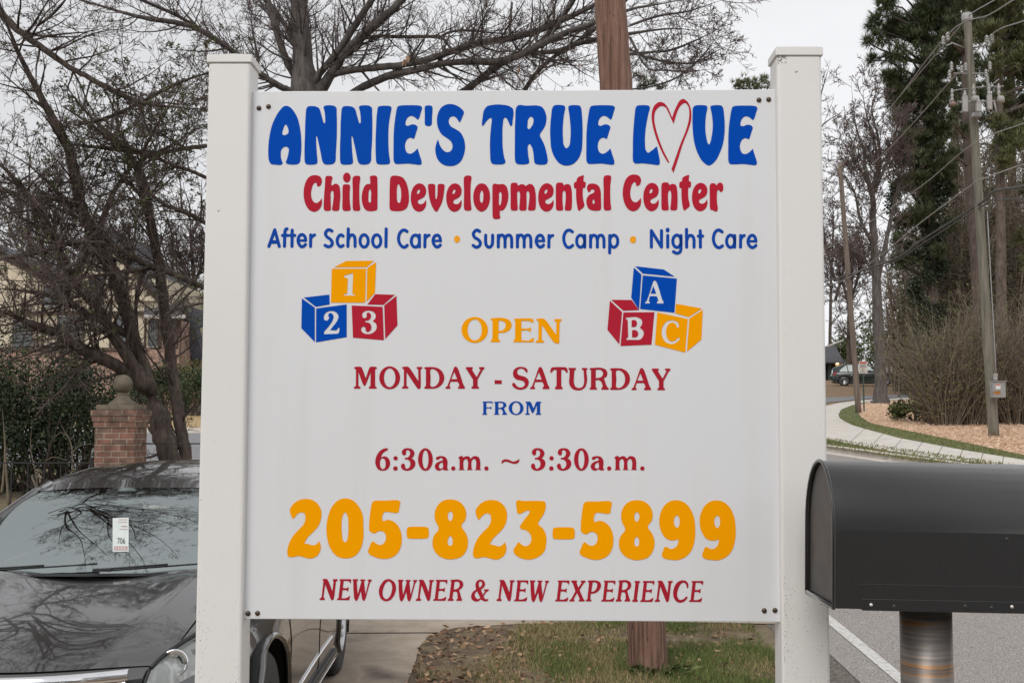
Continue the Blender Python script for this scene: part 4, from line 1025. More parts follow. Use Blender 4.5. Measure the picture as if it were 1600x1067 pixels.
def build_car(name, front, heading, label, group, paint, detail, scale=1.0, zfun=None, roofz=0.0):
    """front = where the middle of the front bumper stands; heading = angle of the car's length from +Y"""
    root = thing(name, front, label, 'car', group)
    ca, sa = math.cos(heading), math.sin(heading)
    slope = (zg(front[1] + 4 * ca) - zg(front[1])) / 4 if zfun is None else zfun
    def T(p):
        u, w, z = p[0] * scale, p[1] * scale, p[2] * scale
        return Vector((front[0] + u * sa + w * ca, front[1] + u * ca - w * sa, front[2] + z + slope * u))
    def part(b, nm, m, parent=root, **k):
        b.v = [T(p) for p in b.v]
        return b.build(nm, m, parent, **k)
    axles = (0.97, 3.98)
    us = [0, .01, .02, .03, .05, .08, .11, .16, .22, .30] + [.30 + .0557 * i for i in range(1, 79)] + [4.70, 4.76, 4.82, 4.87, 4.92, 4.95, 4.98, 5.0]
    vs = [i * .2 for i in range(41)]
    b = MB(); b.smooth = True
    for side in (1, -1):
        n0 = len(b.v)
        for u in us:
            for v in vs: b.v.append(body_pt(u, v, side))
        nv = len(vs)
        for i in range(len(us) - 1):
            for j in range(nv - 1):
                q = [n0 + i * nv + j, n0 + (i + 1) * nv + j, n0 + (i + 1) * nv + j + 1, n0 + i * nv + j + 1]
                c = sum((b.v[k] for k in q), Vector()) / 4
                if abs(c.y) > .62 and any((c.x - a) ** 2 + (c.z - .41) ** 2 < .452 ** 2 for a in axles) : continue
                if 1.42 < c.x < 4.5 and abs(c.y) < .68 and c.z > 0.95: continue      # open to the cabin
                b.face(q if side > 0 else q[::-1])
    body = part(b, 'body', paint)
    # wheel arches: rolled lip and dark liner
    for a in axles:
        for side in (1, -1):
            b = MB()
            pts = []
            for i in range(25):
                t = math.radians(-22 + 224 * i / 24)
                x, z = a + .448 * math.cos(t), .41 + .448 * math.sin(t)
                zc = max(.21, z)
                # outer skin width at this height
                best = max((body_pt(x, v * .25, 1).y for v in range(12, 29)), default=.93)
                wv = min((abs(body_pt(x, v * .1, 1).z - zc), body_pt(x, v * .1, 1).y) for v in range(25, 72))[1]
                pts.append(Vector((x, side * (wv + .004), zc)))
            b.tube(pts, .017, 8)
            part(b, 'arch_lip', paint, body)
            b = MB(); b.smooth = True
            n = 18
            for wv in (.93, .55):
                for i in range(n + 1):
                    t = math.radians(-25 + 230 * i / n)
                    b.v.append(Vector((a + .462 * math.cos(t), side * wv, .41 + .462 * math.sin(t))))
            for i in range(n): b.face([i, i + 1, n + 2 + i, n + 1 + i])
            b.face([n + 1 + i for i in range(n + 1)])
            part(b, 'wheel_liner', M_WELL, body)
    # wheels
    for a in axles:
        for side in (1, -1):
            b = MB()
            cx = Vector((a, side * .925, .395)); ax = Vector((0, side, 0))
            w_ = .235
            prof = [(.245, 0.0), (.33, .004), (.368, -.004), (.387, -.02), (.394, -.05), (.395, -w_ + .05), (.387, -w_ + .02), (.368, -w_ + .004), (.26, -w_)]
            b.lathe(cx, prof, ax, 48, cap=False)
            for k in range(56 if detail else 0):                       # tread blocks
                an = 2 * math.pi * k / 56
                for h in (-.055, -.118, -.18):
                    rr = Vector((math.cos(an), 0, math.sin(an)))
                    tt = Vector((-math.sin(an), 0, math.cos(an)))
                    c = cx + rr * .3945 + ax * h
                    M3 = Matrix((tt, ax, rr)).transposed()
                    b.box(c, (.026, .048, .010), M3)
            wh = part(b, 'wheel', M_TYRE)
            b = MB()
            b.lathe(cx, [(.242, -.03), (.242, .002), (.232, .006), (.222, -.004), (.214, -.05), (.205, -.14)], ax, 40, cap=False)
            b.lathe(cx - ax * .055, [(.001, .012), (.05, .012), (.055, 0.0), (.055, -.05)], ax, 20, cap=False)
            for k in range(7):
                an = 2 * math.pi * k / 7 + .3
                rr = Vector((math.cos(an), 0, math.sin(an))); tt = Vector((-math.sin(an), 0, math.cos(an)))
                for s_ in (-1, 1):
                    p0 = cx + rr * .045 + tt * (s_ * .012) - ax * .048
                    p1 = cx + rr * .225 + tt * (s_ * .030) - ax * .010
                    b.hexa([p0 - tt * .012, p0 + tt * .012, p0 + tt * .012 - ax * .02, p0 - tt * .012 - ax * .02,
                            p1 - tt * .011, p1 + tt * .011, p1 + tt * .011 - ax * .02, p1 - tt * .011 - ax * .02])
            part(b, 'rim', M_RIM, wh)
            b = MB()
            b.lathe(cx - ax * .10, [(.001, 0), (.20, 0)], ax, 24, cap=False)
            part(b, 'brake_disc', M_DARK, wh)
    # windscreen, roof, side windows
    def ws_bot(w): return Vector((1.20 + .26 * (w / .78) ** 2, w, 1.125 - .03 * (w / .78) ** 2))
    def ws_top(w): return Vector((2.12 + .10 * (w / .66) ** 2, w, 1.555 + roofz - .030 * (w / .66) ** 2))
    NW, NH = 20, 10
    b = MB(); b.smooth = True
    for j in range(NH + 1):
        t = j / NH
        for i in range(NW + 1):
            s_ = -1 + 2 * i / NW
            p = ws_bot(.78 * s_).lerp(ws_top(.66 * s_), t)
            p += Vector((-.045, 0, .06)) * (4 * t * (1 - t)) * (1 - .25 * s_ * s_)
            b.v.append(p)
    for j in range(NH):
        for i in range(NW):
            a_ = j * (NW + 1) + i
            b.face([a_, a_ + 1, a_ + NW + 2, a_ + NW + 1])
    part(b, 'windscreen', M_GLASS)
    ROOF = [(0, (.665, 1.525, 1.555)), (.5, (.665, 1.585, 1.625)), (1.1, (.655, 1.61, 1.66)), (1.7, (.64, 1.57, 1.62)), (2.3, (.60, 1.46, 1.51)), (2.72, (.54, 1.30, 1.34))]
    def roof_pt(s_, k):                                # s_ along 0..2.72, k -1..1 across
        hw, ze, zc = hermite(ROOF, s_)
        u0 = 2.12 + .10 * k * k * max(0, 1 - s_ / .4) + s_
        return Vector((u0, hw * k, roofz + zc - (zc - ze) * abs(k) ** 2.6))
    b = MB(); b.smooth = True
    RS, RK = 28, 20
    for i in range(RS + 1):
        for k in range(RK + 1): b.v.append(roof_pt(2.72 * i / RS, -1 + 2 * k / RK))
    for i in range(RS):
        for k in range(RK):
            a_ = i * (RK + 1) + k
            b.face([a_, a_ + 1, a_ + RK + 2, a_ + RK + 1])
    # roof edge rolled down
    for k in (-1, 1):
        b.tube([roof_pt(2.72 * i / RS, k) + Vector((0, -k * .012, -.018)) for i in range(RS + 1)], .026, 8)
    roof = part(b, 'roof', paint)
    for k in (-1, 1):
        b = MB()
        b.tube([ws_bot(.80 * k) + Vector((-.02, 0, -.06)), ws_bot(.80 * k).lerp(ws_top(.68 * k), .5) + Vector((-.035, 0, .045)), ws_top(.68 * k) + Vector((0, 0, -.008)), roof_pt(.25, k)], [.036, .034, .03, .024], 8)
        part(b, 'pillar', paint, body)
        belt = lambda u: Vector((u, k * (.88 if u < 4.2 else .88 - (u - 4.2) * .35), 1.045 + .02 * (u - 1.5)))
        b = MB(); b.smooth = True
        N = 22
        for i in range(N + 1):
            u = 1.42 + (4.78 - 1.42) * i / N
            if u < 2.16:
                t = (u - 1.42) / (2.16 - 1.42); top = ws_bot(.80 * k).lerp(ws_top(.68 * k), max(.04, t)); top = Vector((u, top.y, max(top.z, 1.06)))
            else:
                top = roof_pt(min(2.72, u - 2.12), k) + Vector((0, 0, -.03))
            b.v.append(belt(u)); b.v.append(belt(u).lerp(top, .5) + Vector((0, k * .025, 0))); b.v.append(top)
        for i in range(N):
            for j in range(2):
                a_ = i * 3 + j
                b.face([a_, a_ + 3, a_ + 4, a_ + 1] if k > 0 else [a_, a_ + 1, a_ + 4, a_ + 3])
        part(b, 'side_window', M_SGLASS)
        for u0 in (2.62, 3.66):
            b = MB()
            top = roof_pt(u0 + .12 - 2.12, k)
            b.tube([belt(u0), belt(u0).lerp(top, .5) + Vector((0, k * .03, 0)), top], [.035, .03, .028], 6)
            part(b, 'pillar', M_DARK, body)
        # belt moulding and shoulder shelf
        b = MB()
        b.tube([belt(1.36 + (4.8 - 1.36) * i / 16) + Vector((0, k * .006, -.008)) for i in range(17)], .014, 6)
        part(b, 'belt_moulding', M_CHROME if detail else M_DARK, body)
        # doors: seams, sill strips, handles
        for u0 in (1.46, 2.62, 3.50):
            b = MB()
            b.tube([body_pt(u0 + (.0 if v < 45 else .02 * (v - 45) / 15), v * .1, k) + Vector((0, k * .0006, 0)) for v in range(31, 65, 2)], .0035, 4)
            part(b, 'door_seam', M_WELL, body)
        b = MB()
        b.tube([body_pt(1.50 + (3.28 - 1.50) * i / 14, 5.55, k) + Vector((0, k * .005, 0)) for i in range(15)], .007, 8)
        part(b, 'door_strip', M_CHROME if detail else M_DARK, body)
        b = MB()
        b.tube([body_pt(1.42 + (3.36 - 1.42) * i / 14, 6.25, k) + Vector((0, k * .004, 0)) for i in range(15)], .016, 8)
        part(b, 'sill_strip', M_DARK, body)
        b = MB()
        b.tube([body_pt(1.42 + (3.36 - 1.42) * i / 14, 6.42, k) + Vector((0, k * .012, 0)) for i in range(15)], .004, 6)
        part(b, 'sill_trim', M_CHROME if detail else M_DARK, body)
        for u0 in (2.42, 3.32):
            b = MB()
            p0 = body_pt(u0, 4.0, k); p1 = body_pt(u0 + .20, 4.0, k)
            b.tube([p0 + Vector((0, 0, 0)), p0 + Vector((.02, k * .03, .0)), p1 + Vector((-.02, k * .03, 0)), p1], .012, 8)
            part(b, 'door_handle', M_CHROME, body)
        b = MB(); b.smooth = True
        mc = Vector((1.60, k * 1.02, 1.10))
        b.ball(mc, .085, 16, 10)
        b.v = [mc + Vector(((p.x - mc.x) * .75, (p.y - mc.y) * 1.25, (p.z - mc.z) * .85)) for p in b.v]
        b.smooth = False
        b.tube([Vector((1.62, k * .88, 1.04)), mc + Vector((0, -k * .06, -.03))], .022, 6)
        part(b, 'wing_mirror', paint)
        # tail lamps
        b = MB(); b.smooth = True
        g_ = [[body_pt(uu, vv, k) * 1.0 for vv in (2.2, 2.8, 3.3, 3.8)] for uu in (4.62, 4.74, 4.84, 4.92)]
        for i in range(3):
            for j in range(3):
                q = [g_[i][j], g_[i + 1][j], g_[i + 1][j + 1], g_[i][j + 1]]
                b.poly([p + Vector((.006, k * .006, .004)) for p in (q if k > 0 else q[::-1])])
        part(b, 'tail_lamp', M_RED_L)
    # rear window and cabin
    b = MB(); b.smooth = True
    for i in range(13):
        kk = -1 + i / 6
        b.v.append(roof_pt(2.72, kk)); b.v.append(Vector((4.93 - .12 * kk * kk, .60 * kk, 1.06)))
    for i in range(12): b.face([2 * i, 2 * i + 1, 2 * i + 3, 2 * i + 2])
    part(b, 'rear_window', M_SGLASS)
    b = MB()
    b.hexa([(1.30, -.70, 1.045), (1.30, .70, 1.045), (1.30, .70, .60), (1.30, -.70, .60), (1.95, -.66, 1.00), (1.95, .66, 1.00), (1.95, .66, .60), (1.95, -.66, .60)])
    part(b, 'dashboard', M_CABIN, bevel=.03)
    b = MB()
    b.quad((1.3, -.8, .45), (4.7, -.8, .45), (4.7, .8, .45), (1.3, .8, .45))
    b.quad((4.55, -.8, .45), (4.55, .8, .45), (4.55, .7, 1.1), (4.55, -.7, 1.1))
    part(b, 'cabin_floor', M_CABIN)
    for uu in (2.55, 3.5):
        for ww in (-.36, .36):
            b = MB()
            b.hexa([(uu + .05, ww - .25, .6), (uu + .05, ww + .25, .6), (uu + .17, ww + .25, .6), (uu + .17, ww - .25, .6),
                    (uu + .22, ww - .22, 1.22), (uu + .22, ww + .22, 1.22), (uu + .32, ww + .22, 1.22), (uu + .32, ww - .22, 1.22)])
            b.box((uu - .18, ww, .58), (.5, .5, .18))
            b.box((uu + .28, ww, 1.33), (.1, .26, .17))
            part(b, 'seat', M_CABIN, bevel=.03)
    # steering wheel
    b = MB()
    cwh = Vector((2.02, .36, 1.0)); axw = Vector((.9, 0, .45)).normalized(); uu_ = Vector((0, 1, 0)); vv_ = axw.cross(uu_)
    b.tube([cwh + uu_ * (.18 * math.cos(t * math.pi / 12)) + vv_ * (.18 * math.sin(t * math.pi / 12)) for t in range(25)], .014, 8)
    part(b, 'steering_wheel', M_CABIN)
    # bonnet: a skin a few millimetres proud of the body, so that its shut lines show
    b = MB(); b.smooth = True
    hu = [i / 96 for i in range(97)]
    hv = [-2.12 + 4.24 * j / 80 for j in range(81)]
    G_ = np.zeros((len(hu), len(hv), 3))
    for i, u in enumerate(hu):
        for j, v in enumerate(hv):
            wv_ = min(.78, abs(v) / 2.12 * .70)
            u_ = lerp(.085, 1.20 + .26 * (wv_ / .78) ** 2 - .035 - .56 * max(0, 1 - 1.2 / 1.3) * (wv_ / .95) ** 2.1, u)
            G_[i, j] = body_pt(u_, abs(v), 1 if v >= 0 else -1)
    for it in range(500):                             # fair the skin so that it mirrors cleanly
        G_[1:-1, 1:-1, 2] = .25 * (G_[:-2, 1:-1, 2] + G_[2:, 1:-1, 2] + G_[1:-1, :-2, 2] + G_[1:-1, 2:, 2])
    for i in range(len(hu)):
        for j in range(len(hv)):
            x, y, z = G_[i, j]
            f_ = min(1, i / 24) * min(1, min(j, len(hv) - 1 - j) / 14) * min(1, (len(hu) - 1 - i) / 20 + .3)
            cre = .015 * math.exp(-((abs(y) - .38 - .12 * x) / .11) ** 2) * f_      # raised crease either side
            cro = .012 * (1 - (2 * i / (len(hu) - 1) - 1) ** 2) * (1 - (y / .72) ** 2)
            b.v.append(Vector((x, y, z + .008 + cre + cro)))
    for i in range(len(hu) - 1):
        for j in range(len(hv) - 1):
            a_ = i * len(hv) + j
            b.face([a_, a_ + len(hv), a_ + len(hv) + 1, a_ + 1])
    part(b, 'bonnet', paint)
    b = MB()                                          # black cowl under the wipers
    for i in range(12):
        w0, w1 = -.76 + 1.52 * i / 12, -.76 + 1.52 * (i + 1) / 12
        b.quad(ws_bot(w0) + Vector((-.09, 0, .004)), ws_bot(w1) + Vector((-.09, 0, .004)), ws_bot(w1) + Vector((.03, 0, .004)), ws_bot(w0) + Vector((.03, 0, .004)))
    part(b, 'cowl', M_DARK)
    if not detail: return root, T
    # wipers
    for (w0, w1, off) in ((.10, .62, .035), (-.52, .02, .03)):
        b = MB()
        pts = [ws_bot(lerp(w0, w1, t)) + Vector((-.005 + .02 * t, 0, .020 + off * t)) for t in (0, .25, .5, .75, 1)]
        b.tube(pts, .0045, 6)
        b.box(ws_bot(w0 - .04) + Vector((-.03, 0, .026)), (.035, .09, .012))
        b.tube([ws_bot(w0 - .04) + Vector((-.03, 0, .03)), pts[2] + Vector((-.006, 0, .010))], .005, 6)
        part(b, 'wiper', M_DARK)
    # headlights: bowl, reflectors, projector, clear lens
    for k in (-1, 1):
        b = MB(); b.smooth = True
        NA, NC = 18, 10
        nrm = []
        for i in range(NA + 1):
            for j in range(NC + 1):
                a_, c_ = i / NA, j / NC
                uu = lerp(lerp(.008, .16, a_ ** 1.2), lerp(.072, .43, a_ ** 1.2), c_)
                vv = lerp(lerp(1.72, 3.9, a_), lerp(1.80, 2.75, a_), c_)
                p = body_pt(uu, vv, k)
                n_v = (body_pt(uu + .01, vv, k) - p).cross(body_pt(uu, vv + .05, k) - p)
                n_v = n_v.normalized() if n_v.length > 1e-9 else Vector((-1, 0, 0))
                if n_v.x > 0: n_v = -n_v
                nrm.append(n_v)
                b.v.append(p + n_v * .026)
        for i in range(NA):
            for j in range(NC):
                a_ = i * (NC + 1) + j
                b.face([a_, a_ + NC + 1, a_ + NC + 2, a_ + 1] if k > 0 else [a_, a_ + 1, a_ + NC + 2, a_ + NC + 1])
        lens = b.v[:]
        hlens = part(b, 'headlight', M_LENS)
        b = MB()
        n_ = (NC + 1)
        back = [p - q * .016 for p, q in zip(lens, nrm)]
        b.smooth = True
        b.v = back
        for i in range(NA):
            for j in range(NC):
                a_ = i * n_ + j
                b.face([a_, a_ + n_, a_ + n_ + 1, a_ + 1] if k > 0 else [a_, a_ + 1, a_ + n_ + 1, a_ + n_])
        part(b, 'reflector', M_LAMPIN, hlens)
        b = MB()
        for (i, j, r) in ((5, 5, .058), (11, 5, .062)):
            c = lens[i * n_ + j] - nrm[i * n_ + j] * .014
            ax = Vector((-1, k * .25, .12))
            b.lathe(c, [(r, 0.0), (r, .008), (r * .86, .010), (r * .7, -.012), (r * .3, -.016), (.001, -.016)], ax, 24, cap=False)
        part(b, 'reflector_bowl', M_CHROME, hlens)
        b = MB()
        edge = [lens[i * n_ + NC] for i in range(NA + 1)]
        b.tube([p + Vector((.004, 0, .006)) for p in edge], .010, 6)
        b.tube([lens[j] + Vector((.004, -k * .004, 0)) for j in range(n_)], .007, 6)
        part(b, 'headlight_seal', M_DARK, hlens)
    # grille: black opening, bright surround with slanted ends, bars, badge
    def face(w, z):      # point of the nose at this width and height
        u = .012 + .085 * max(0, (z - .66) / .22) ** 2
        return Vector((u + .56 * abs(w / .95) ** 2.1 - .045, w, z))
    b = MB(); b.smooth = True
    NWG = 16
    rows = [.52, .60, .68, .76, .835]
    for i in range(NWG + 1):
        for z in rows:
            hw = .40 + .14 * (z - .52) / .30
            b.v.append(face(hw * (-1 + 2 * i / NWG), z) + Vector((.012, 0, .01)))
    for i in range(NWG):
        for j in range(len(rows) - 1):
            a_ = i * len(rows) + j
            b.face([a_, a_ + len(rows), a_ + len(rows) + 1, a_ + 1])
    gr = part(b, 'grille', M_DARK)
    b = MB()
    def strip(path, width, d0=.0, d1=-.020):
        n = len(b.v)
        for p in path: b.v.extend([p + Vector((d0, 0, 0)), p + Vector((d1 + .004, 0, .008)), p + Vector((d1, 0, width * .5)), p + Vector((d1 + .006, 0, width - .006)), p + Vector((d0, 0, width))])
        sm_ = b.smooth; b.smooth = True
        for i in range(len(path) - 1):
            for k_ in range(4): b.face([n + 5 * i + k_, n + 5 * i + k_ + 1, n + 5 * i + k_ + 6, n + 5 * i + k_ + 5])
        b.smooth = sm_
    ztop = .875
    path = [face(.495 * (-1 + 2 * i / 24), ztop - .035) for i in range(25)]
    strip(path, .052)
    for k in (-1, 1):
        q0, q1 = face(k * .492, ztop - .012), face(k * .385, .52)
        b.hexa([q0 + Vector((0, 0, 0)), q0 + Vector((0, -k * .05, 0)), q1 + Vector((0, -k * .045, 0)), q1,
                q0 + Vector((-.02, 0, 0)), q0 + Vector((-.02, -k * .05, 0)), q1 + Vector((-.02, -k * .045, 0)), q1 + Vector((-.02, 0, 0))])
    path = [face(.40 * (-1 + 2 * i / 20), .50) for i in range(21)]
    strip(path, .04)
    part(b, 'grille_surround', M_CHROME, gr)
    b = MB()
    for z in (.585, .655, .725):
        path = [face((.39 + .14 * (z - .52) / .3) * (-1 + 2 * i / 20), z) for i in range(21)]
        strip(path, .014, .004, -.008)
    part(b, 'grille_bars', M_DARK, gr)
    b = MB()                                             # badge: rounded trapezoid ring with an upright H
    pc = face(0, .745) + Vector((-.030, 0, 0))
    ringp = catmull([pc + Vector((0, w, z)) for w, z in ((-.062, .050), (-.040, .060), (0, .062), (.040, .060), (.062, .050), (.060, .0), (.046, -.050), (.02, -.062), (-.02, -.062), (-.046, -.050), (-.060, .0))], 4, True)
    b.tube(ringp + [ringp[0]], .0065, 8)
    for s_ in (-1, 1):
        b.tube([pc + Vector((0, s_ * .034, .048)), pc + Vector((0, s_ * .020, 0)), pc + Vector((0, s_ * .016, -.05))], .008, 6)
    b.tube([pc + Vector((0, -.022, .0)), pc + Vector((0, .022, 0))], .007, 6)
    part(b, 'badge', M_CHROME, gr)
    # lower bumper opening, fog lamps, plate panel
    b = MB()
    for i in range(10):
        w0, w1 = -.55 + 1.1 * i / 10, -.55 + 1.1 * (i + 1) / 10
        b.hexa([face(w0, .30), face(w1, .30), face(w1, .42), face(w0, .42)] + [p + Vector((-.004, 0, 0)) for p in (face(w0, .30), face(w1, .30), face(w1, .42), face(w0, .42))])
    part(b, 'lower_intake', M_DARK)
    # permit card behind the windscreen
    return root, T
CAR_A = Vector((-2.06, 4.62, 0.0)); CAR_H = -0.030
car, CT = build_car('parked_car', CAR_A, CAR_H, 'dark bronze parked car facing us behind the left sign post', None, M_PAINT, True, roofz=-.065)
# parking permit on the windscreen
from mathutils.bvhtree import BVHTree
wso = [o for o in car.children if o.name.startswith('windscreen')][0]
wbvh = BVHTree.FromPolygons([v.co + worldloc(wso) for v in wso.data.vertices], [list(p.vertices) for p in wso.data.polygons])
def ws_point(px, py, back):
    d = ray(px, py).normalized()
    h = wbvh.ray_cast(EYEV, d)
    return h[0] + d * back
# it is stuck flat on the glass and follows its curve
b = MB()
gx, gy = [176 + 25 * i / 4 for i in range(5)], [809 + 53 * j / 6 for j in range(7)]
for back in (-.0035, -.002):
    for y in gy:
        for x in gx: b.v.append(ws_point(x, y - (x - 176) * .03, back))
for j in range(6):
    for i in range(4): b.face([5 * j + i, 5 * j + i + 1, 5 * j + i + 6, 5 * j + i + 5])
permit = b.build('permit_card', M_PAPER, car)
permit['label'] = 'white permit card numbered 706 on the windscreen'
def flat_text(s, px0, px1, py0, py1, Y, m, name, parent):
    cu = bpy.data.curves.new('t', 'FONT'); cu.body = s
    ob = bpy.data.objects.new('t', cu)
    me = bpy.data.meshes.new_from_object(ob)
    xs = [v.co.x for v in me.vertices]; ys_ = [v.co.y for v in me.vertices]
    b = MB()
    for v in me.vertices:
        fx = (v.co.x - min(xs)) / (max(xs) - min(xs)); fy = (v.co.y - min(ys_)) / (max(ys_) - min(ys_))
        b.v.append(ws_point(lerp(px0, px1, fx), lerp(py1, py0, fy), Y))
    b.f = [list(p.vertices) for p in me.polygons]; b.mi = [0] * len(b.f); b.sm = [False] * len(b.f)
    bpy.data.objects.remove(ob); bpy.data.meshes.remove(me); bpy.data.curves.remove(cu)
    return b.build(name, m, parent)
flat_text("706", 183.5, 195.5, 840, 849, -.006, M_INK, 'permit_number', permit)
b = MB()
for (x0, x1, y0, y1) in ((178, 199.5, 853, 854.4), (178, 199.5, 857.5, 859), (178, 180, 853, 859), (182, 184, 853, 859), (186.5, 188.5, 853, 859), (191, 193, 853, 859), (196, 199, 853, 859), (185, 199, 811, 812), (184, 199, 815, 816), (190, 199, 821, 822.5), (187, 199, 826, 827)):
    b.quad(ws_point(x0, y0, -.006), ws_point(x1, y0, -.006), ws_point(x1, y1, -.006), ws_point(x0, y1, -.006))
b.build('permit_band', M_PINK, permit)
# the dark wagon parked far up the side street
fy = G(1360, 603, RZ).y
ff = P(1404, 600, fy)
build_car('parked_car', Vector((ff.x, ff.y, zg(ff.y) + RZ)), -math.pi / 2 + .28, 'dark green car parked far off by the white sided house', None, M_PAINT2, False, scale=.98, zfun=0.0, roofz=.06)

# ------------------------------------------------------------------ trees and shrubs
M_BARK = mat('dark_bark', (0.074, 0.056, 0.048), 0.95, ramp=[(0.3, (0.034, 0.025, 0.022)), (0.5, (0.082, 0.061, 0.049)), (0.7, (0.134, 0.108, 0.089))], scale=9, stretch=(1.6, 1.6, .35), bump=1.0, bscale=22, detail=8)
M_BARKG = mat('grey_oak_bark', (0.084, 0.073, 0.067), 0.95, ramp=[(0.3, (0.042, 0.035, 0.033)), (0.5, (0.093, 0.081, 0.074)), (0.7, (0.140, 0.126, 0.117))], scale=8, stretch=(1.6, 1.6, .3), bump=1.0, bscale=20, detail=8)
M_TWIG = mat('reddish_twig', (0.0875, 0.0663, 0.0600), 0.95, var=(0.1475, 0.1087, 0.1000), scale=2)
M_BRUSH = mat('dry_brush_stems', (0.188, 0.153, 0.123), 0.95, island=[(0.078, 0.060, 0.049), (0.156, 0.122, 0.091), (0.243, 0.204, 0.149), (0.188, 0.145, 0.114)])
M_PINEBARK = mat('pine_bark', (0.101, 0.075, 0.063), 0.95, ramp=[(0.3, (0.048, 0.037, 0.032)), (0.6, (0.119, 0.092, 0.077)), (0.75, (0.155, 0.130, 0.112))], scale=6, stretch=(1.5, 1.5, .5), bump=1.0, bscale=14)
def leafmat(name, cols, rough=0.55):
    return mat(name, cols[0], rough, island=cols, spec=0.3)
M_EVERG = leafmat('evergreen_leaf', [(0.0420, 0.0574, 0.0224), (0.0658, 0.0854, 0.0322), (0.1036, 0.1232, 0.0490), (0.1610, 0.1666, 0.0756)])
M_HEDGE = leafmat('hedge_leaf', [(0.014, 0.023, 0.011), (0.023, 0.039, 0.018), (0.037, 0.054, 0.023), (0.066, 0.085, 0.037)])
M_SHRUBY = leafmat('yellowish_shrub_leaf', [(0.09, 0.10, 0.025), (0.14, 0.14, 0.035), (0.19, 0.18, 0.05), (0.06, 0.075, 0.022)])
M_NEEDLE = leafmat('pine_needle_dark', [(0.036, 0.052, 0.030), (0.061, 0.085, 0.046), (0.105, 0.129, 0.061), (0.156, 0.167, 0.081)], 0.7)
M_NEEDLE2 = leafmat('pine_needle_light', [(0.046, 0.063, 0.027), (0.095, 0.111, 0.046), (0.149, 0.158, 0.069), (0.211, 0.205, 0.103)], 0.7)
M_IVY = leafmat('ivy_leaf', [(0.020, 0.030, 0.019), (0.036, 0.050, 0.027), (0.062, 0.079, 0.037)])

def rvec(R_): return Vector((R_.gauss(0, 1), R_.gauss(0, 1), R_.gauss(0, 1))).normalized()
def wander(p, d, L, n, curl, R_, lift=0.0):
    pts = [p.copy()]; d = d.normalized()
    for i in range(n):
        d = (d + rvec(R_) * curl + Vector((0, 0, lift))).normalized()
        pts.append(pts[-1] + d * (L / n))
    return pts
def sprout(tb, cb, pts, rad, R_, n, L, levels, twig_r, curl=.22, lift=.05, leaves=None, spread=(.7, 1.3), thick=.45, tmin=0.15, bias=None):
    """side shoots along a limb; thick ones into tb (bark), thin ones into cb (twigs)"""
    N = len(pts) - 1
    for k in range(n):
        t = R_.uniform(tmin, 1.0) * N
        i = min(N - 1, int(t)); f = t - i
        p = pts[i].lerp(pts[i + 1], f)
        r0 = lerp(rad[i], rad[i + 1], f) * thick
        tg = (pts[i + 1] - pts[i]).normalized()
        side = rvec(R_); side = (side - tg * side.dot(tg)).normalized()
        if bias is not None: side = (side + bias * R_.uniform(0, 1)).normalized()
        a = R_.uniform(*spread)
        d = tg * math.cos(a) + side * math.sin(a)
        ll = L * R_.uniform(.45, 1.0) * (1 - .35 * t / N)
        r0 = max(twig_r, min(r0, ll * .02))
        seg = 5 if levels else 3
        q = wander(p, d, ll, seg, curl, R_, lift)
        rr = [lerp(r0, twig_r * .8, j / seg) for j in range(seg + 1)]
        (tb if r0 > twig_r * 3.0 else cb).tube(q, rr, 5 if r0 > twig_r * 3 else 3, cap=False)
        if levels: sprout(tb, cb, q, rr, R_, max(2, int(n * .0) + R_.randint(4, 7)), ll * .55, levels - 1, twig_r, curl, lift, leaves, spread, thick, .2)
        elif leaves:
            lb, pl, sz = leaves
            if R_.random() < pl:
                for c in range(R_.randint(3, 7)):
                    pp = q[-1].lerp(q[-2], R_.random())
                    lb.leaf(pp, (rvec(R_) + Vector((0, 0, .4))).normalized(), sz * R_.uniform(.7, 1.3), sz * .42, R_)
def guide(spec, Y, R_, dy=0.0, sub=5, wob=0.0):
    """spec: 'px,py,r ...' in photo pixels -> points and radii at distance Y (drifting by dy along the limb)"""
    pts, rad = [], []
    S = [tuple(float(c) for c in tok.split(',')) for tok in spec.split()]
    for i, (px, py, r) in enumerate(S):
        y = Y + dy * i / max(1, len(S) - 1)
        pts.append(P(px, py, y)); rad.append(r * PXM(y))
    out = catmull(pts, sub)
    rr = []
    for i in range(len(pts) - 1):
        for k in range(sub): rr.append(lerp(rad[i], rad[i + 1], k / sub))
    rr.append(rad[-1])
    n_ = len(rr)
    for i in range(n_):
        t_ = i / (n_ - 1)
        if t_ > .7: rr[i] *= 1 - .8 * (t_ - .7) / .3
    if wob:
        for i in range(1, len(out)): out[i] = out[i] + rvec(R_) * wob * rr[i]
    return out, rr
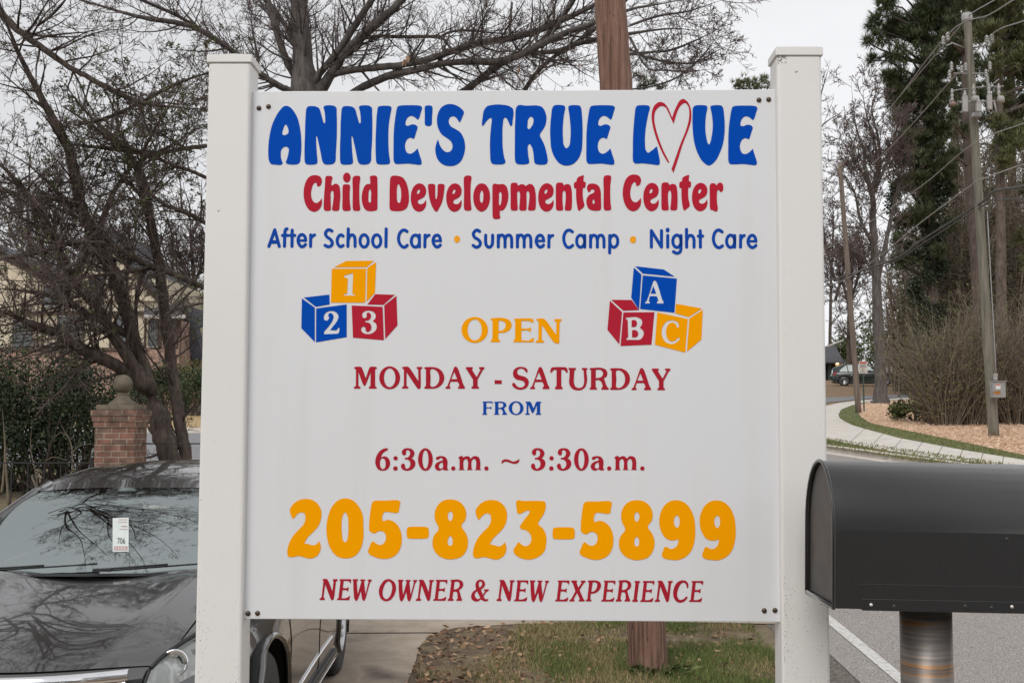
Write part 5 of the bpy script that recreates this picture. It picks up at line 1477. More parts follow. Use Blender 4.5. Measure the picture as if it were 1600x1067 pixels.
def shrub(name, c, rx, ry, rz, n, leaf, m, label, cat, group=None, stems=10, seed=1, lump=.45, flat=0.0, mstem=None):
    """leafy bush: stems from the base, leaves crowding lumps through an uneven volume"""
    R_ = random.Random(seed)
    root = thing(name, c, label, cat, group)
    c = Vector(c)
    lumps = []
    for i in range(16):
        d = rvec(R_); d.z = abs(d.z) * .9 + .05
        lumps.append((Vector((d.x * rx * .65, d.y * ry * .65, rz * (.25 + .60 * d.z))), R_.uniform(.28, .55)))
    b = MB()
    for i in range(n):
        lc, lr = R_.choice(lumps)
        d = rvec(R_) * (R_.random() ** .45)
        p = c + lc + Vector((d.x * rx * lr, d.y * ry * lr, d.z * rz * lr * .75))
        if p.z < c.z + .02: p.z = c.z + R_.uniform(.02, .2)
        b.leaf(p, (rvec(R_) + Vector((0, 0, .35))).normalized(), leaf * R_.uniform(.6, 1.3), leaf * R_.uniform(.35, .55), R_)
    sb = MB()
    for i in range(stems):
        lc, lr = lumps[i % 16]
        q = [c + Vector((R_.uniform(-.2, .2) * rx, R_.uniform(-.2, .2) * ry, -.05)), c + lc * .5 + rvec(R_) * .08, c + lc]
        sb.tube(catmull(q, 4), [.03, .027, .025, .022, .02, .018, .015, .012, .01], 5)
    sb.build('stems', mstem or M_BARK, root)
    b.build('foliage', m, root)
    return root
def pine_crown(b, c, r, n, R_, L=.30, W=.016, tilt=.3):
    """tufts of needles on a lumpy clump"""
    for i in range(n):
        o = rvec(R_)
        base = c + Vector((o.x * r, o.y * r, o.z * r * .75)) * (R_.random() ** .4)
        ax = (o + Vector((0, 0, .5)) + rvec(R_) * .4).normalized()
        for k in range(9):
            d = (ax + rvec(R_) * .75).normalized()
            b.blade(base, d, L * R_.uniform(.6, 1.1), W * R_.uniform(.8, 1.5), R_)

# --- the many-stemmed leaning evergreen on the left, behind the car
R1 = random.Random(11)
YT = 17.0
tb, cb, lb = MB(), MB(), MB()
trunks = [
    ("285,840,23 276,760,20 266,717,18 254,675,20 243,640,22 232,610,24", 0.0),
    ("235,615,17 219,560,15 207,520,14 190,462,14 174,420,15 158,392,15 143,362,14 128,325,12 118,280,12 108,235,11 85,190,10 58,140,9 30,85,8 8,30,7 -8,-20,6", -0.6),
    ("230,606,17 200,560,13 175,520,12 150,480,11 118,440,10 92,395,10 70,345,9 40,300,9 12,268,8 -20,240,7", -1.2),
    ("226,606,15 196,580,14 150,556,13 112,535,12 78,517,10 44,504,8 12,490,6 -20,480,5", -1.6),
    ("205,525,9 178,512,9 140,492,7 95,468,6 40,455,5 -10,450,4", -1.0),
    ("300,830,15 297,770,12 291,720,11 283,670,11 276,630,11 270,590,10 265,545,10 258,490,10 252,440,10 243,385,9 234,340,9 225,298,10 214,262,9 190,228,8 160,200,7 128,168,6 100,130,5", 0.9),
    ("234,345,6 222,310,5 200,285,5 180,265,4", 0.5),
    ("228,300,6 220,275,5 222,245,4 240,205,3 262,170,3 285,130,2", 0.6),
    ("152,375,8 165,330,6 183,292,5 205,262,4 232,245,3 270,225,3 322,190,2", -0.4),
    ("252,440,6 240,420,6 225,425,5 213,470,5 216,520,5", 0.7),
    ("335,358,5 310,342,5 285,330,5 255,318,4 215,285,3 178,250,3", -.8),
    ("335,456,6 312,446,6 290,436,7 262,424,7 232,414,6 205,400,6 178,385,5 150,360,5 120,330,5 98,308,5 75,285,4 40,255,4 0,232,3", -2.0),
    ("230,418,4 190,425,4 150,430,3 100,438,3 50,440,2 -10,436,2", -2.2),
    ("335,471,3 305,476,3 275,484,3 258,490,3", -.6),
    ("0,18,9 22,42,8 45,60,7 75,82,7 108,105,6 140,122,6 172,140,6 205,155,5 235,163,5 275,168,5 335,172,5", -2.5),
    ("120,196,3 165,185,4 205,168,4 235,152,4 268,135,4 300,122,4 335,110,4", -2.3),
    ("60,40,3 85,20,3 110,-10,3", -2.5),
    ("322,228,5 290,232,5 255,238,5 215,238,5 175,232,5 130,228,4 90,222,4", -1.5),
    ("322,278,4 300,268,4 270,258,4 240,245,4 205,232,4 170,215,5 135,190,5 95,165,5", -1.5),
    ("0,295,5 45,308,5 90,312,4 130,318,4", -1.8),
    ("-5,405,5 60,395,5 110,380,5 165,378,5", -1.8),
]
guides = []
for i, (s_, dy) in enumerate(trunks):
    pts, rad = guide(s_, YT + (0 if i in (0, 1, 5) else R1.uniform(-.5, .5)), R1, dy, 5, .10)
    rad = [r * (.86 if i in (0, 5) else .74) for r in rad]
    guides.append((pts, rad))
    tb.tube(pts, rad, 10 if rad[0] > .07 else 7, jit=.06, rng=R1)
spr = {0: 0, 1: 46, 2: 46, 3: 40, 4: 32, 5: 34, 6: 10, 7: 22, 8: 22, 9: 6, 10: 20, 11: 46, 12: 28, 13: 8, 14: 30, 15: 18, 16: 10, 17: 26, 18: 22, 19: 24, 20: 28}
for i, (pts, rad) in enumerate(guides):
    leafy = .26 if i in (7, 8, 10, 15, 17, 18) else .05
    if spr[i]: sprout(tb, cb, pts, rad, R1, int(spr[i] * 1.15), 1.55, 2, .0038, .20, .03, (lb, leafy, .055), (.6, 1.35), .4, .12)
RO = random.Random(17)
for (x0, y0, z0, x1, y1, z1) in ((-7.6, 16.2, 7.6, -1.2, 10.5, 9.8), (-7.4, 16.0, 8.2, -3.4, 8.6, 8.4), (-7.8, 16.5, 8.6, -4.6, 11.0, 11.5), (-7.4, 16.4, 8.0, -0.4, 13.0, 12.0), (-8.0, 16.0, 7.9, -6.2, 9.0, 7.6), (-7.2, 16.6, 8.8, -2.2, 15.0, 13.5), (-7.6, 16.4, 8.8, -5.0, 13.0, 15.0), (-7.5, 16.0, 8.4, -2.6, 9.6, 6.9),
        (-7.6, 15.5, 8.5, -3.0, 7.0, 10.5), (-7.6, 15.8, 8.8, -1.4, 8.2, 11.5), (-7.8, 15.2, 8.2, -5.2, 6.6, 9.6), (-7.4, 15.6, 8.8, -2.0, 6.2, 12.5), (-7.9, 15.4, 8.3, -4.2, 7.6, 8.2)):
    a_, c_ = Vector((x0, y0, z0)), Vector((x1, y1, z1))
    q = catmull([a_, a_.lerp(c_, .3) + rvec(RO) * .5 + Vector((0, 0, .6)), a_.lerp(c_, .65) + rvec(RO) * .5 + Vector((0, 0, .3)), c_], 6)
    q[0] = Vector((RO.uniform(-8.8, -7.9), q[0].y + RO.uniform(-1.2, .6), RO.uniform(8.4, 10.0)))
    rr = [lerp(.048, .008, i / (len(q) - 1)) for i in range(len(q))]
    tb.tube(q, rr, 7)
    sprout(tb, cb, q, rr, RO, 30, 2.2, 2, .0055, .20, .02, None, (.5, 1.2), .45, .15)
tree1 = thing('evergreen_tree', (G(280, 800).x, YT, zg(YT)), 'leaning dark tree with many tangled stems and small leaves behind the parked car', 'tree')
tb.build('trunk', M_BARK, tree1)
cb.build('twigs', M_TWIG, tree1)
lb.build('crown', M_EVERG, tree1)

# --- the tall bare oak whose fork shows above the board
R2 = random.Random(23)
YO = 24.0
tb, cb, lb = MB(), MB(), MB()
oak = [
    ("505,800,40 498,560,36 490,350,32 484,220,30 480,150,30 474,100,19 470,50,17 468,0,16 464,-80,14 470,-200,9 480,-330,3", 0),
    ("478,150,12 455,110,8 440,75,8 428,35,8 416,-5,8 400,-60,6 392,-140,3", 1.0),
    ("475,110,7 460,70,6 445,40,5 425,10,5 400,-20,4", 1.5),
    ("482,150,11 500,115,8 523,88,8 545,55,8 565,25,8 585,-8,7 610,-70,5 640,-160,3", -1.5),
    ("495,150,15 520,112,11 542,80,11 565,58,11 595,32,10 625,3,9 660,-40,8 700,-110,5 730,-200,3", -2.0),
    ("480,150,10 520,118,8 555,110,8 600,105,8 640,100,8 680,90,8 720,76,8 760,66,8 800,60,8 835,50,8 870,35,8 905,20,8 940,2,7 985,-25,6 1040,-60,4", -3),
    ("540,152,8 575,132,9 610,118,9 650,110,8 690,100,7 740,97,8 775,97,9 805,90,7 835,75,8 865,60,8 900,46,7 935,34,7 985,15,6 1040,5,4 1110,-10,2", -4),
    ("715,150,9 745,128,8 770,108,8 800,90,8 830,78,9 860,52,7 885,18,7 905,-12,6 930,-60,4", -2.5),
    ("815,150,6 835,118,5 862,92,5 895,70,5 930,45,5 985,-5,4 1020,-40,3", -2.5),
    ("770,100,5 820,85,5 870,80,6 905,68,6 940,60,5 990,52,4 1050,45,3 1100,50,2", -3.5),
    ("560,62,5 590,57,4 630,58,4 685,58,4 700,70,3 712,82,3 745,95,3 772,120,2", -2),
    ("685,60,3 705,50,3 735,48,3 775,52,2 810,55,2", -2.2),
    ("478,148,8 450,140,7 432,132,7 410,118,7 388,102,6 372,88,6 350,70,6 325,55,6 300,42,6 270,35,6 235,30,6 200,22,5 165,12,5 120,-2,5 60,-25,4", -2.0),
    ("330,57,5 295,35,4 262,18,4 220,0,4 180,-15,3", -2.4),
    ("445,140,6 425,130,5 405,112,5 402,85,4 392,40,3", .5),
    ("402,118,3 370,112,3 345,108,3 325,115,3 300,122,2", -.6),
    ("800,5,3 797,50,3 812,80,3 850,110,2", -2.6),
    ("985,85,4 1015,82,3 1050,78,3 1090,62,2 1125,45,1.5", -4),
    ("985,78,3 1010,90,3 1050,98,3 1085,98,2 1120,80,1.5 1150,68,1", -4),
    ("985,40,3 1030,25,3 1075,18,2 1130,0,1.5", -4),
    ("985,60,3 1010,105,2 1040,110,2 1075,112,2 1112,108,1.5", -4),
    ("985,140,2 1020,135,2 1060,120,2 1100,85,2 1127,45,1.2", -4),
]
for i, (s_, dy) in enumerate(oak):
    pts, rad = guide(s_, YO, R2, dy, 5, .08)
    rad = [r * (.86 if i == 0 else .70) for r in rad]
    tb.tube(pts, rad, 12 if rad[0] > .15 else 7, jit=.05, rng=R2)
    n = 80 if i == 0 else (44 if len(s_) > 90 else 24)
    if i == 12: n = 26
    sprout(tb, cb, pts if i else pts[20:], rad if i else rad[20:], R2, n, 1.8 if i < 17 else 1.0, 2, .0048, .17, .07, None, (.5, 1.2), .4, .1)
for i in range(9):                                     # a few brown leaves still hanging
    p = P(*R2.choice([(637, 85), (631, 92), (812, 103), (755, 135), (648, 80), (905, 95), (700, 50)]), YO - 2.5)
    lb.leaf(p, Vector((R2.uniform(-.3, .3), 0, -1)).normalized(), .17, .07, R2)
tree2 = thing('oak_tree', (G(505, 800).x, YO, zg(YO)), 'tall bare grey oak with heavy spreading limbs rising behind the sign board', 'tree')
tb.build('trunk', M_BARKG, tree2)
cb.build('twigs', M_TWIG, tree2)
lb.build('crown', M_DEADLEAF, tree2)

# --- another bare tree left of the road, over the drive: only its limbs mirror in the parked car
# --- bare trees seen behind the left tree and over the house
R3 = random.Random(5)
def bare_tree(name, px, base_py, Y, trunk, label, group, seed, n=26, L=2.2, lev=2, tw=.010, mtr=None, dz=None):
    R_ = random.Random(seed)
    tb, cb = MB(), MB()
    for i, (s_, dy) in enumerate(trunk):
        pts, rad = guide(s_, Y, R_, dy, 4, .1)
        tb.tube(pts, rad, 8, jit=.05, rng=R_)
        sprout(tb, cb, pts, rad, R_, n if i else n, L, lev, tw, .2, .06, None, (.5, 1.2), .4, .25 if i == 0 else .1)
    p0 = guide(trunk[0][0], Y, R_, 0, 1)[0][0]
    root = thing(name, (p0.x, Y, zg(Y) + (dz or 0)), label, 'tree', group)
    tb.build('trunk', mtr or M_BARK, root)
    cb.build('crown', M_TWIG, root)
    return root
bare_tree('bare_tree', 300, 640, 58, [("318,640,5 314,560,5 306,470,4 300,400,3 296,330,2", 0), ("306,470,3 288,420,2 275,380,2", 0), ("304,440,3 322,400,2 330,360,1.5", 0)], 'thin bare tree standing behind the cream house beside the left post', 'bare trees far behind', 31, 46, 2.6, 2, .016)
bare_tree('bare_tree', 60, 640, 64, [("60,640,6 58,520,5 50,430,4 44,350,3 40,290,2", 0), ("52,440,3 80,380,2 95,330,1.5", 0), ("50,430,3 20,370,2 5,320,1.5", 0)], 'bare tree behind the left end of the cream house', 'bare trees far behind', 32, 50, 3.0, 2, .016)
bare_tree('bare_tree', 180, 640, 70, [("182,640,6 180,520,5 176,430,4 172,350,2.5", 0), ("178,440,3 205,390,2 215,340,1.5", 0)], 'bare tree behind the steep roof of the cream house', 'bare trees far behind', 33, 46, 3.0, 2, .016)
# the tree across the road with the pale trunk, and the thin ones near it
YB = G(1376, 630, RZ).y
bare_tree('bare_tree', 1376, 630, YB, [("1376,634,17 1376,615,11 1375,560,9 1372,500,8.5 1369,440,7 1366,380,6 1364,335,5 1364,310,4.5 1358,288,4 1352,265,3 1350,238,2.5 1338,200,2 1333,165,1.4 1330,125,.6", 0),
    ("1365,330,4 1363,300,3 1370,270,2.5 1369,235,2 1358,195,1.6 1350,160,1 1348,130,.5", 1), ("1368,300,3 1375,260,2.5 1372,215,2 1362,170,1.2 1372,135,.5", 1), ("1370,290,3 1390,245,2 1398,210,1.5 1412,175,.5", -1),
    ("1371,440,4 1395,330,3 1405,290,2.5 1410,240,1", 2), ("1366,385,3.5 1345,345,2.5 1335,300,1.6 1318,270,.6", -1), ("1360,290,2 1340,262,1.6 1325,235,1 1312,215,.5", 0), ("1369,430,2.5 1350,405,2 1330,390,1.2 1305,385,.6", -1)],
    'tall bare tree with a mottled trunk beside the thin pole across the road', 'bare trees across the road', 41, 34, 2.3, 2, .013, M_BARKG, RZ)
bare_tree('bare_tree', 1300, 600, 119, [("1296,600,3 1297,520,2.5 1299,430,2 1302,350,1.5 1300,290,1", 0), ("1305,440,2.5 1292,390,2 1286,350,1", 0), ("1305,470,2.5 1318,420,2 1322,370,1", 0)], 'slim bare tree rising over the white sided house', 'bare trees across the road', 42, 40, 3.6, 2, .02)
bare_tree('bare_tree', 1324, 600, 96, [("1326,600,4 1327,520,4 1330,440,3 1336,370,2", 0), ("1328,480,2.5 1316,440,2 1305,400,1", 0), ("1329,470,2 1345,420,2 1352,390,1", 0)], 'slim bare tree behind the dark green car', 'bare trees across the road', 43, 44, 3.4, 2, .02)
# limbs of an unseen tree reaching in beside the right post
bare_tree('bare_tree', 1250, 640, 40, [("1215,700,4.00 1225,500,3.50 1232,350,3.00 1240,250,2.50 1252,190,2.00 1275,165,1.50 1300,150,0.75", 0), ("1240,250,1.50 1268,215,1.50 1292,190,1.00 1318,175,0.50", 0), ("1236,300,2.00 1270,190,1.50 1285,140,1.00 1298,95,0.50", 0), ("1234,340,1.50 1268,310,1.00 1300,300,0.50", 0)], 'bare tree mostly hidden by the right sign post', 'bare trees across the road', 44, 10, 1.2, 1, .008)

# --- pines
def pine(name, Y, trunk, clumps, m, label, seed, L=.34, W=.02, dens=70, ivy=None, dz=RZ, limbs=True):
    R_ = random.Random(seed)
    tb, nb = MB(), MB()
    pts, rad = guide(trunk, Y, R_, 0, 4, .05)
    tb.tube(pts, rad, 10, jit=.05, rng=R_)
    for (px, py, rpx) in clumps:
        c = P(px, py, Y + R_.uniform(-1.2, 1.2))
        r = rpx * PXM(Y)
        if limbs:
            k = min(range(len(pts)), key=lambda i: (pts[i] - c - Vector((0, 0, -.8))).length)
            q = wander(pts[k], c - pts[k], (c - pts[k]).length, 4, .12, R_)
            q[-1] = c
            tb.tube(q, [min(rad[k] * .5, .12), .08, .06, .05, .03], 5)
        for s_ in range(4):
            cc = c + rvec(R_) * r * .55
            pine_crown(nb, cc, r * R_.uniform(.4, .7), int(dens * (r / 1.0) ** 1.3 / 4) + 4, R_, L, W)
    root = thing(name, (pts[0].x, Y, zg(Y) + dz), label, 'tree')
    tb.build('trunk', M_PINEBARK, root)
    nb.build('crown', m, root)
    if ivy:
        ib = MB()
        for (px, py, rp) in ivy:
            c = P(px, py, Y - .25); r = rp * PXM(Y)
            for i in range(int(150 * (rp / 14.0) ** 2)):
                o = rvec(R_) * R_.random() ** .5
                ib.leaf(c + Vector((o.x * r, o.y * .5 * r, o.z * r * 1.3)), (rvec(R_) + Vector((0, -.5, -.4))).normalized(), .16 * R_.uniform(.6, 1.3), .13, R_)
        ib.build('ivy', M_IVY, root)
    return root
Rp = random.Random(77)
cl = []
def blob(x0, x1, y0, y1, n, r0, r1):
    return [(Rp.uniform(x0, x1), Rp.uniform(y0, y1), Rp.uniform(r0, r1)) for _ in range(n)]
cl = [(1362, 40, 12), (1372, 25, 14), (1358, 68, 9), (1388, 8, 18), (1372, 62, 14), (1388, 90, 14), (1365, 95, 9), (1400, 130, 16), (1410, 180, 18), (1408, 215, 16)] + \
     blob(1385, 1500, -60, 60, 30, 16, 24) + blob(1395, 1495, 40, 160, 34, 16, 24) + blob(1405, 1480, 150, 290, 30, 14, 22) + blob(1400, 1485, 260, 420, 26, 10, 17)
ivy = [(1452 + Rp.uniform(-24, 26), y, Rp.uniform(9, 20)) for y in range(170, 570, 8)] + [(1400 + Rp.uniform(-8, 40), y, 14) for y in range(255, 345, 10)]
pine('pine_tree', 62, "1462,655,9 1460,560,9 1456,440,9 1452,330,8 1450,220,8 1446,100,7 1444,0,6 1440,-90,4", cl, M_NEEDLE, 'big dark pine wrapped in ivy, its crown left of the utility pole', 51, .46, .045, 150, ivy)
cl = blob(1530, 1650, -60, 60, 26, 16, 24) + blob(1540, 1650, 40, 150, 22, 15, 22) + blob(1555, 1650, 140, 260, 20, 13, 20) + blob(1520, 1560, -40, 30, 8, 12, 16)
pine('pine_tree', 52, "1568,672,9 1566,560,8 1564,420,8 1563,300,7 1562,180,7 1560,60,6 1562,-60,4", cl, M_NEEDLE2, 'light green pine filling the top right corner behind the utility pole', 52, .44, .040, 130)
cl = blob(1495, 1540, -70, 20, 12, 13, 20) + blob(1478, 1530, 20, 60, 7, 9, 13) + blob(1485, 1512, 160, 260, 5, 6, 10)
pine('pine_tree', 58, "1540,668,7 1530,540,7 1524,430,7 1519,330,7 1513,240,7 1508,160,6 1506,60,5 1508,-50,4", cl, M_NEEDLE, 'slender dark trunked pine just left of the utility pole', 53, .42, .042, 110)
cl = [(996, 118, 8), (1010, 130, 8), (1022, 126, 7), (1001, 140, 9), (1033, 138, 6)]
pine('pine_tree', 90, "1005,640,6 1006,400,5 1006,200,4 1006,120,3", cl, M_NEEDLE, 'pine top just showing above the board right of the brown pole', 54, .5, .05, 60)
cl = [(1150, 135, 9), (1165, 128, 10), (1178, 132, 10), (1192, 127, 9), (1203, 133, 10), (1160, 142, 12), (1185, 142, 12)]
pine('pine_tree', 90, "1176,640,7 1177,400,6 1178,200,5 1178,132,3", cl, M_NEEDLE2, 'pine top just showing above the board beside the right post', 55, .5, .05, 60)
cl = blob(1490, 1620, -70, 60, 26, 18, 26) + blob(1500, 1640, 60, 220, 26, 15, 24) + blob(1520, 1640, 220, 330, 14, 12, 20)
pine('pine_tree', 78, "1588,655,8 1586,540,7 1584,420,7 1582,300,6 1580,160,6 1578,0,5 1576,-70,4", cl, M_NEEDLE, 'dark pine deep in the wood at the right edge of the picture', 56, .5, .055, 110)
cl = blob(1400, 1500, -70, 60, 16, 16, 24) + blob(1475, 1540, 40, 300, 16, 10, 17)
pine('pine_tree', 84, "1498,650,7 1496,540,6 1494,420,6 1492,300,5 1490,160,5 1488,0,4 1486,-70,3", cl, M_NEEDLE2, 'pale green pine deep in the wood between the ivy pine and the utility pole', 57, .5, .055, 80)
cl = blob(1600, 1700, -40, 420, 34, 15, 24)
pine('pine_tree', 60, "1640,668,9 1640,540,8 1638,420,8 1636,300,7 1634,160,6 1632,0,5 1630,-70,4", cl, M_NEEDLE2, 'pine cut off by the right edge of the picture', 58, .44, .04, 110)
def GP(px, Y, dz=0.0):
    p = P(px, 650, Y); p.z = zg(Y) + dz; return p
# evergreen mass behind the left tree at the post
shrub('evergreen_tree', GP(300, 55), 1.9, 1.6, 6.2, 3600, .22, M_EVERG, 'tall evergreen treetop showing over the house roof beside the left post', 'tree', None, 6, 61)
shrub('evergreen_tree', GP(40, 59), 2.2, 1.6, 7.6, 3600, .20, M_EVERG, 'tall evergreen treetop at the left edge of the picture', 'tree', None, 6, 62)

# --- dark hedge bushes left, behind the iron fence
YH = 19.5
hb = [(18, 790, 1.35, 1.2, 2.75, 101, 'tallest dark green bush at the far left behind the iron fence'), (62, 792, 1.1, 1.1, 2.55, 102, 'dark green bush second from the left edge behind the iron fence'),
      (104, 790, 1.0, 1.1, 2.6, 103, 'dark green bush left of the one beside the brick pillar'), (143, 790, .8, 1.0, 2.35, 104, 'dark green bush right against the brick pillar'),
      (-30, 792, 1.4, 1.2, 2.7, 105, 'dark green bush cut off by the left edge of the picture')]
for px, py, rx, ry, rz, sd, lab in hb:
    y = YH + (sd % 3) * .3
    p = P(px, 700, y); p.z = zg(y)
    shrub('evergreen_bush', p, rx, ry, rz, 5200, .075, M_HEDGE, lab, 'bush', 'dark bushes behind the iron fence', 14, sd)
b = MB()                                                  # pale bare stems in front of the bushes
for s_ in ("108,770,1.10 112,745,1.10 113,712,1.10 110,690,1.10 100,672,0.83 92,655,0.55", "113,708,0.83 122,698,0.83 135,694,0.55 150,695,0.55", "106,682,0.55 95,676,0.55 80,688,0.55", "70,720,0.55 85,714,0.55 100,718,0.55 108,718,0.55", "3,770,2.20 6,740,1.93 8,700,1.65 4,640,1.10", "14,790,2.20 10,740,1.65 9,700,1.10", "60,770,1.10 55,735,0.83 48,700,0.66 50,660,0.55", "122,560,0.83 125,585,0.83 122,600,0.55", "118,540,0.83 124,572,0.83"):
    pts, rad = guide(s_, 17.6, R3, 0, 5, .1)
    b.tube(pts, rad, 6)
tag(b.build('bare_shrub', mat('pale_stem', (0.20, 0.16, 0.115), 0.9, var=(0.14, 0.11, 0.08), scale=8), at=(P(108, 780, 17.6).x, 17.6, zg(17.6))), 'pale leafless shrub stems in front of the dark bushes', 'shrub')
# shrubs by the house
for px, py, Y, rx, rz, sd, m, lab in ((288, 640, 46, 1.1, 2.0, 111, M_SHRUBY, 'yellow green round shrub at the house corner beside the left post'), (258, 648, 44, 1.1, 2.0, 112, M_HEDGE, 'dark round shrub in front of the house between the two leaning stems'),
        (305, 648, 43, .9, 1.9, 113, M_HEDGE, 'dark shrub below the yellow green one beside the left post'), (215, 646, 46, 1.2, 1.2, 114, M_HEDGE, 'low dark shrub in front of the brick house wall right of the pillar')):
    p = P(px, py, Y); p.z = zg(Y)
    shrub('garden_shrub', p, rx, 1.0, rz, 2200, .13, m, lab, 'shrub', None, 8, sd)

# --- thicket of bare brush on the bank across the road
def brush(px, py, Y, hpx, wpx, n, seed, label, m=M_BRUSH, leafy=0):
    R_ = random.Random(seed)
    base = P(px, py, Y); base.z = zg(Y) + RZ
    root = thing('brush_thicket', base, label, 'brush', 'bare brush on the bank across the road')
    b, lb = MB(), MB()
    H = hpx * PXM(Y); W = wpx * PXM(Y)
    for i in range(n):
        a = R_.uniform(0, 2 * math.pi); rr = R_.random() ** .5
        p = base + Vector((math.cos(a) * rr * W * .45, math.sin(a) * rr * W * .35, -.03))
        d = Vector((math.cos(a) * rr * .45 + R_.gauss(0, .12), math.sin(a) * .3 * rr, 1))
        L = H * R_.uniform(.35, 1.05) * (1.1 - .35 * rr)
        q = wander(p, d, L, 6, .16, R_, .02)
        r0 = R_.uniform(.010, .022)
        b.tube(q, [lerp(r0, .005, j / 6) for j in range(7)], 3, cap=False)
        for k in range(R_.randint(6, 11)):
            j = R_.randint(1, 5)
            dd = ((q[j + 1] - q[j]).normalized() + rvec(R_) * .85).normalized()
            q2 = wander(q[j], dd, L * R_.uniform(.12, .34), 3, .25, R_, .03)
            b.tube(q2, [.008, .006, .005, .003], 3, cap=False)
            if R_.random() < leafy:
                for c in range(3): lb.leaf(q2[-1] + rvec(R_) * .05, rvec(R_), .10, .05, R_)
    b.build('stems', m, root)
    if leafy: lb.build('foliage', leafmat('brush_leaf_%d' % seed, [(0.06, 0.062, 0.022), (0.11, 0.11, 0.04), (0.17, 0.15, 0.065)]), root)
YBR = G(1480, 660, RZ).y
specs = [(1460, 660, 0, 175, 34, 170, 'brush clump with olive twigs nearest the green bush', .6), (1478, 664, -1.5, 195, 50, 200, 'tallest brush clump left of the electric box', .5), (1512, 664, -1.2, 185, 60, 200, 'brush clump directly left of the utility pole', .42),
         (1545, 660, 2.0, 210, 70, 190, 'brush clump directly behind the utility pole', .35), (1590, 668, -1.0, 225, 70, 220, 'brush clump at the right edge of the picture', .15),
         (1630, 668, -.5, 230, 80, 140, 'brush clump cut off by the right edge', .1)]
for k, (px, py, dy, h, w, n, lab, lf) in enumerate(specs):
    brush(px, py, YBR + dy, h, w, n, 200 + k, lab, M_BRUSH, lf)
# the woods behind them read as one mass
Rw = random.Random(91)
b = MB()
for i in range(430):
    Y = Rw.uniform(64, 100)
    px = Rw.uniform(1395, 1680); base = P(px, 640, Y); base.z = zg(Y)
    H = Rw.uniform(5, 17) if px > 1470 else Rw.uniform(4, 11)
    q = wander(base, Vector((Rw.gauss(0, .08), 0, 1)), H, 7, .07, Rw)
    r0 = H * .009
    b.tube(q, [lerp(r0, .02, j / 7) for j in range(8)], 4, cap=False)
    for k in range(26):
        j = Rw.randint(1, 6)
        dd = (Vector((0, 0, .6)) + rvec(Rw)).normalized()
        q2 = wander(q[j].lerp(q[j + 1], Rw.random()), dd, H * Rw.uniform(.08, .24), 4, .25, Rw, .03)
        b.tube(q2, [.035, .028, .022, .018, .012], 3, cap=False)
        for s_ in range(3):
            q3 = wander(q2[Rw.randint(1, 3)], (dd + rvec(Rw) * .9).normalized(), H * .07, 2, .3, Rw)
            b.tube(q3, [.018, .014, .01], 3, cap=False)
tag(b.build('woods', M_BRUSH), kind='stuff')
lbm = MB()
for i in range(30000):
    Y = Rw.uniform(62, 98); px = Rw.uniform(1400, 1660); py = Rw.uniform(330, 632)
    if Rw.random() < (600 - py) / 360: continue
    lbm.leaf(P(px, py, Y), rvec(Rw), .34 * Rw.uniform(.5, 1.2), .16, Rw)
tag(lbm.build('undergrowth', leafmat('undergrowth_leaf', [(0.035, 0.04, 0.018), (0.065, 0.065, 0.03), (0.11, 0.095, 0.055), (0.07, 0.08, 0.03)])), kind='stuff')
# green bush at the foot of the brush
p = P(1428, 645, YBR + 1); p.z = zg(p.y) + RZ
shrub('green_bush', p, .95, .7, .75, 1500, .15, leafmat('bush_leaf', [(0.035, 0.05, 0.014), (0.06, 0.08, 0.024), (0.10, 0.115, 0.04), (0.17, 0.16, 0.07)]), 'low spreading green bush on the pine straw beside the bare tree', 'bush', None, 8, 121)
p = P(1375, 604, 103); p.z = zg(p.y) + RZ
shrub('evergreen_bush', GP(1398, 105, RZ), 2.4, 1.5, 5.0, 2600, .30, M_EVERG, 'dark evergreen behind the bonnet of the dark green car', 'bush', None, 6, 122)
shrub('evergreen_bush', GP(1322, 113, RZ), 2.0, 1.5, 4.6, 2200, .30, M_EVERG, 'dark evergreen between the white sided house and the thin pole', 'bush', None, 6, 123)
shrub('evergreen_bush', GP(1352, 115, RZ), 2.6, 1.5, 6.5, 2600, .34, M_EVERG, 'dark evergreen behind the roof of the dark green car', 'bush', None, 6, 124)

Rb = random.Random(133)
lbm = MB()
for i in range(7000):
    x = Rb.uniform(-45, 45); z = Rb.uniform(0, 9.5) * (0.75 + .25 * math.sin(x * .35) + .15 * math.sin(x * 1.1))
    lbm.leaf(Vector((x, Rb.uniform(-27, -22), max(0, z))), rvec(Rb), Rb.uniform(.7, 1.5), Rb.uniform(.4, .9), Rb)
tag(lbm.build('woods', MATS['undergrowth_leaf']), kind='stuff')  # unseen bank of foliage, added behind the camera to darken reflections

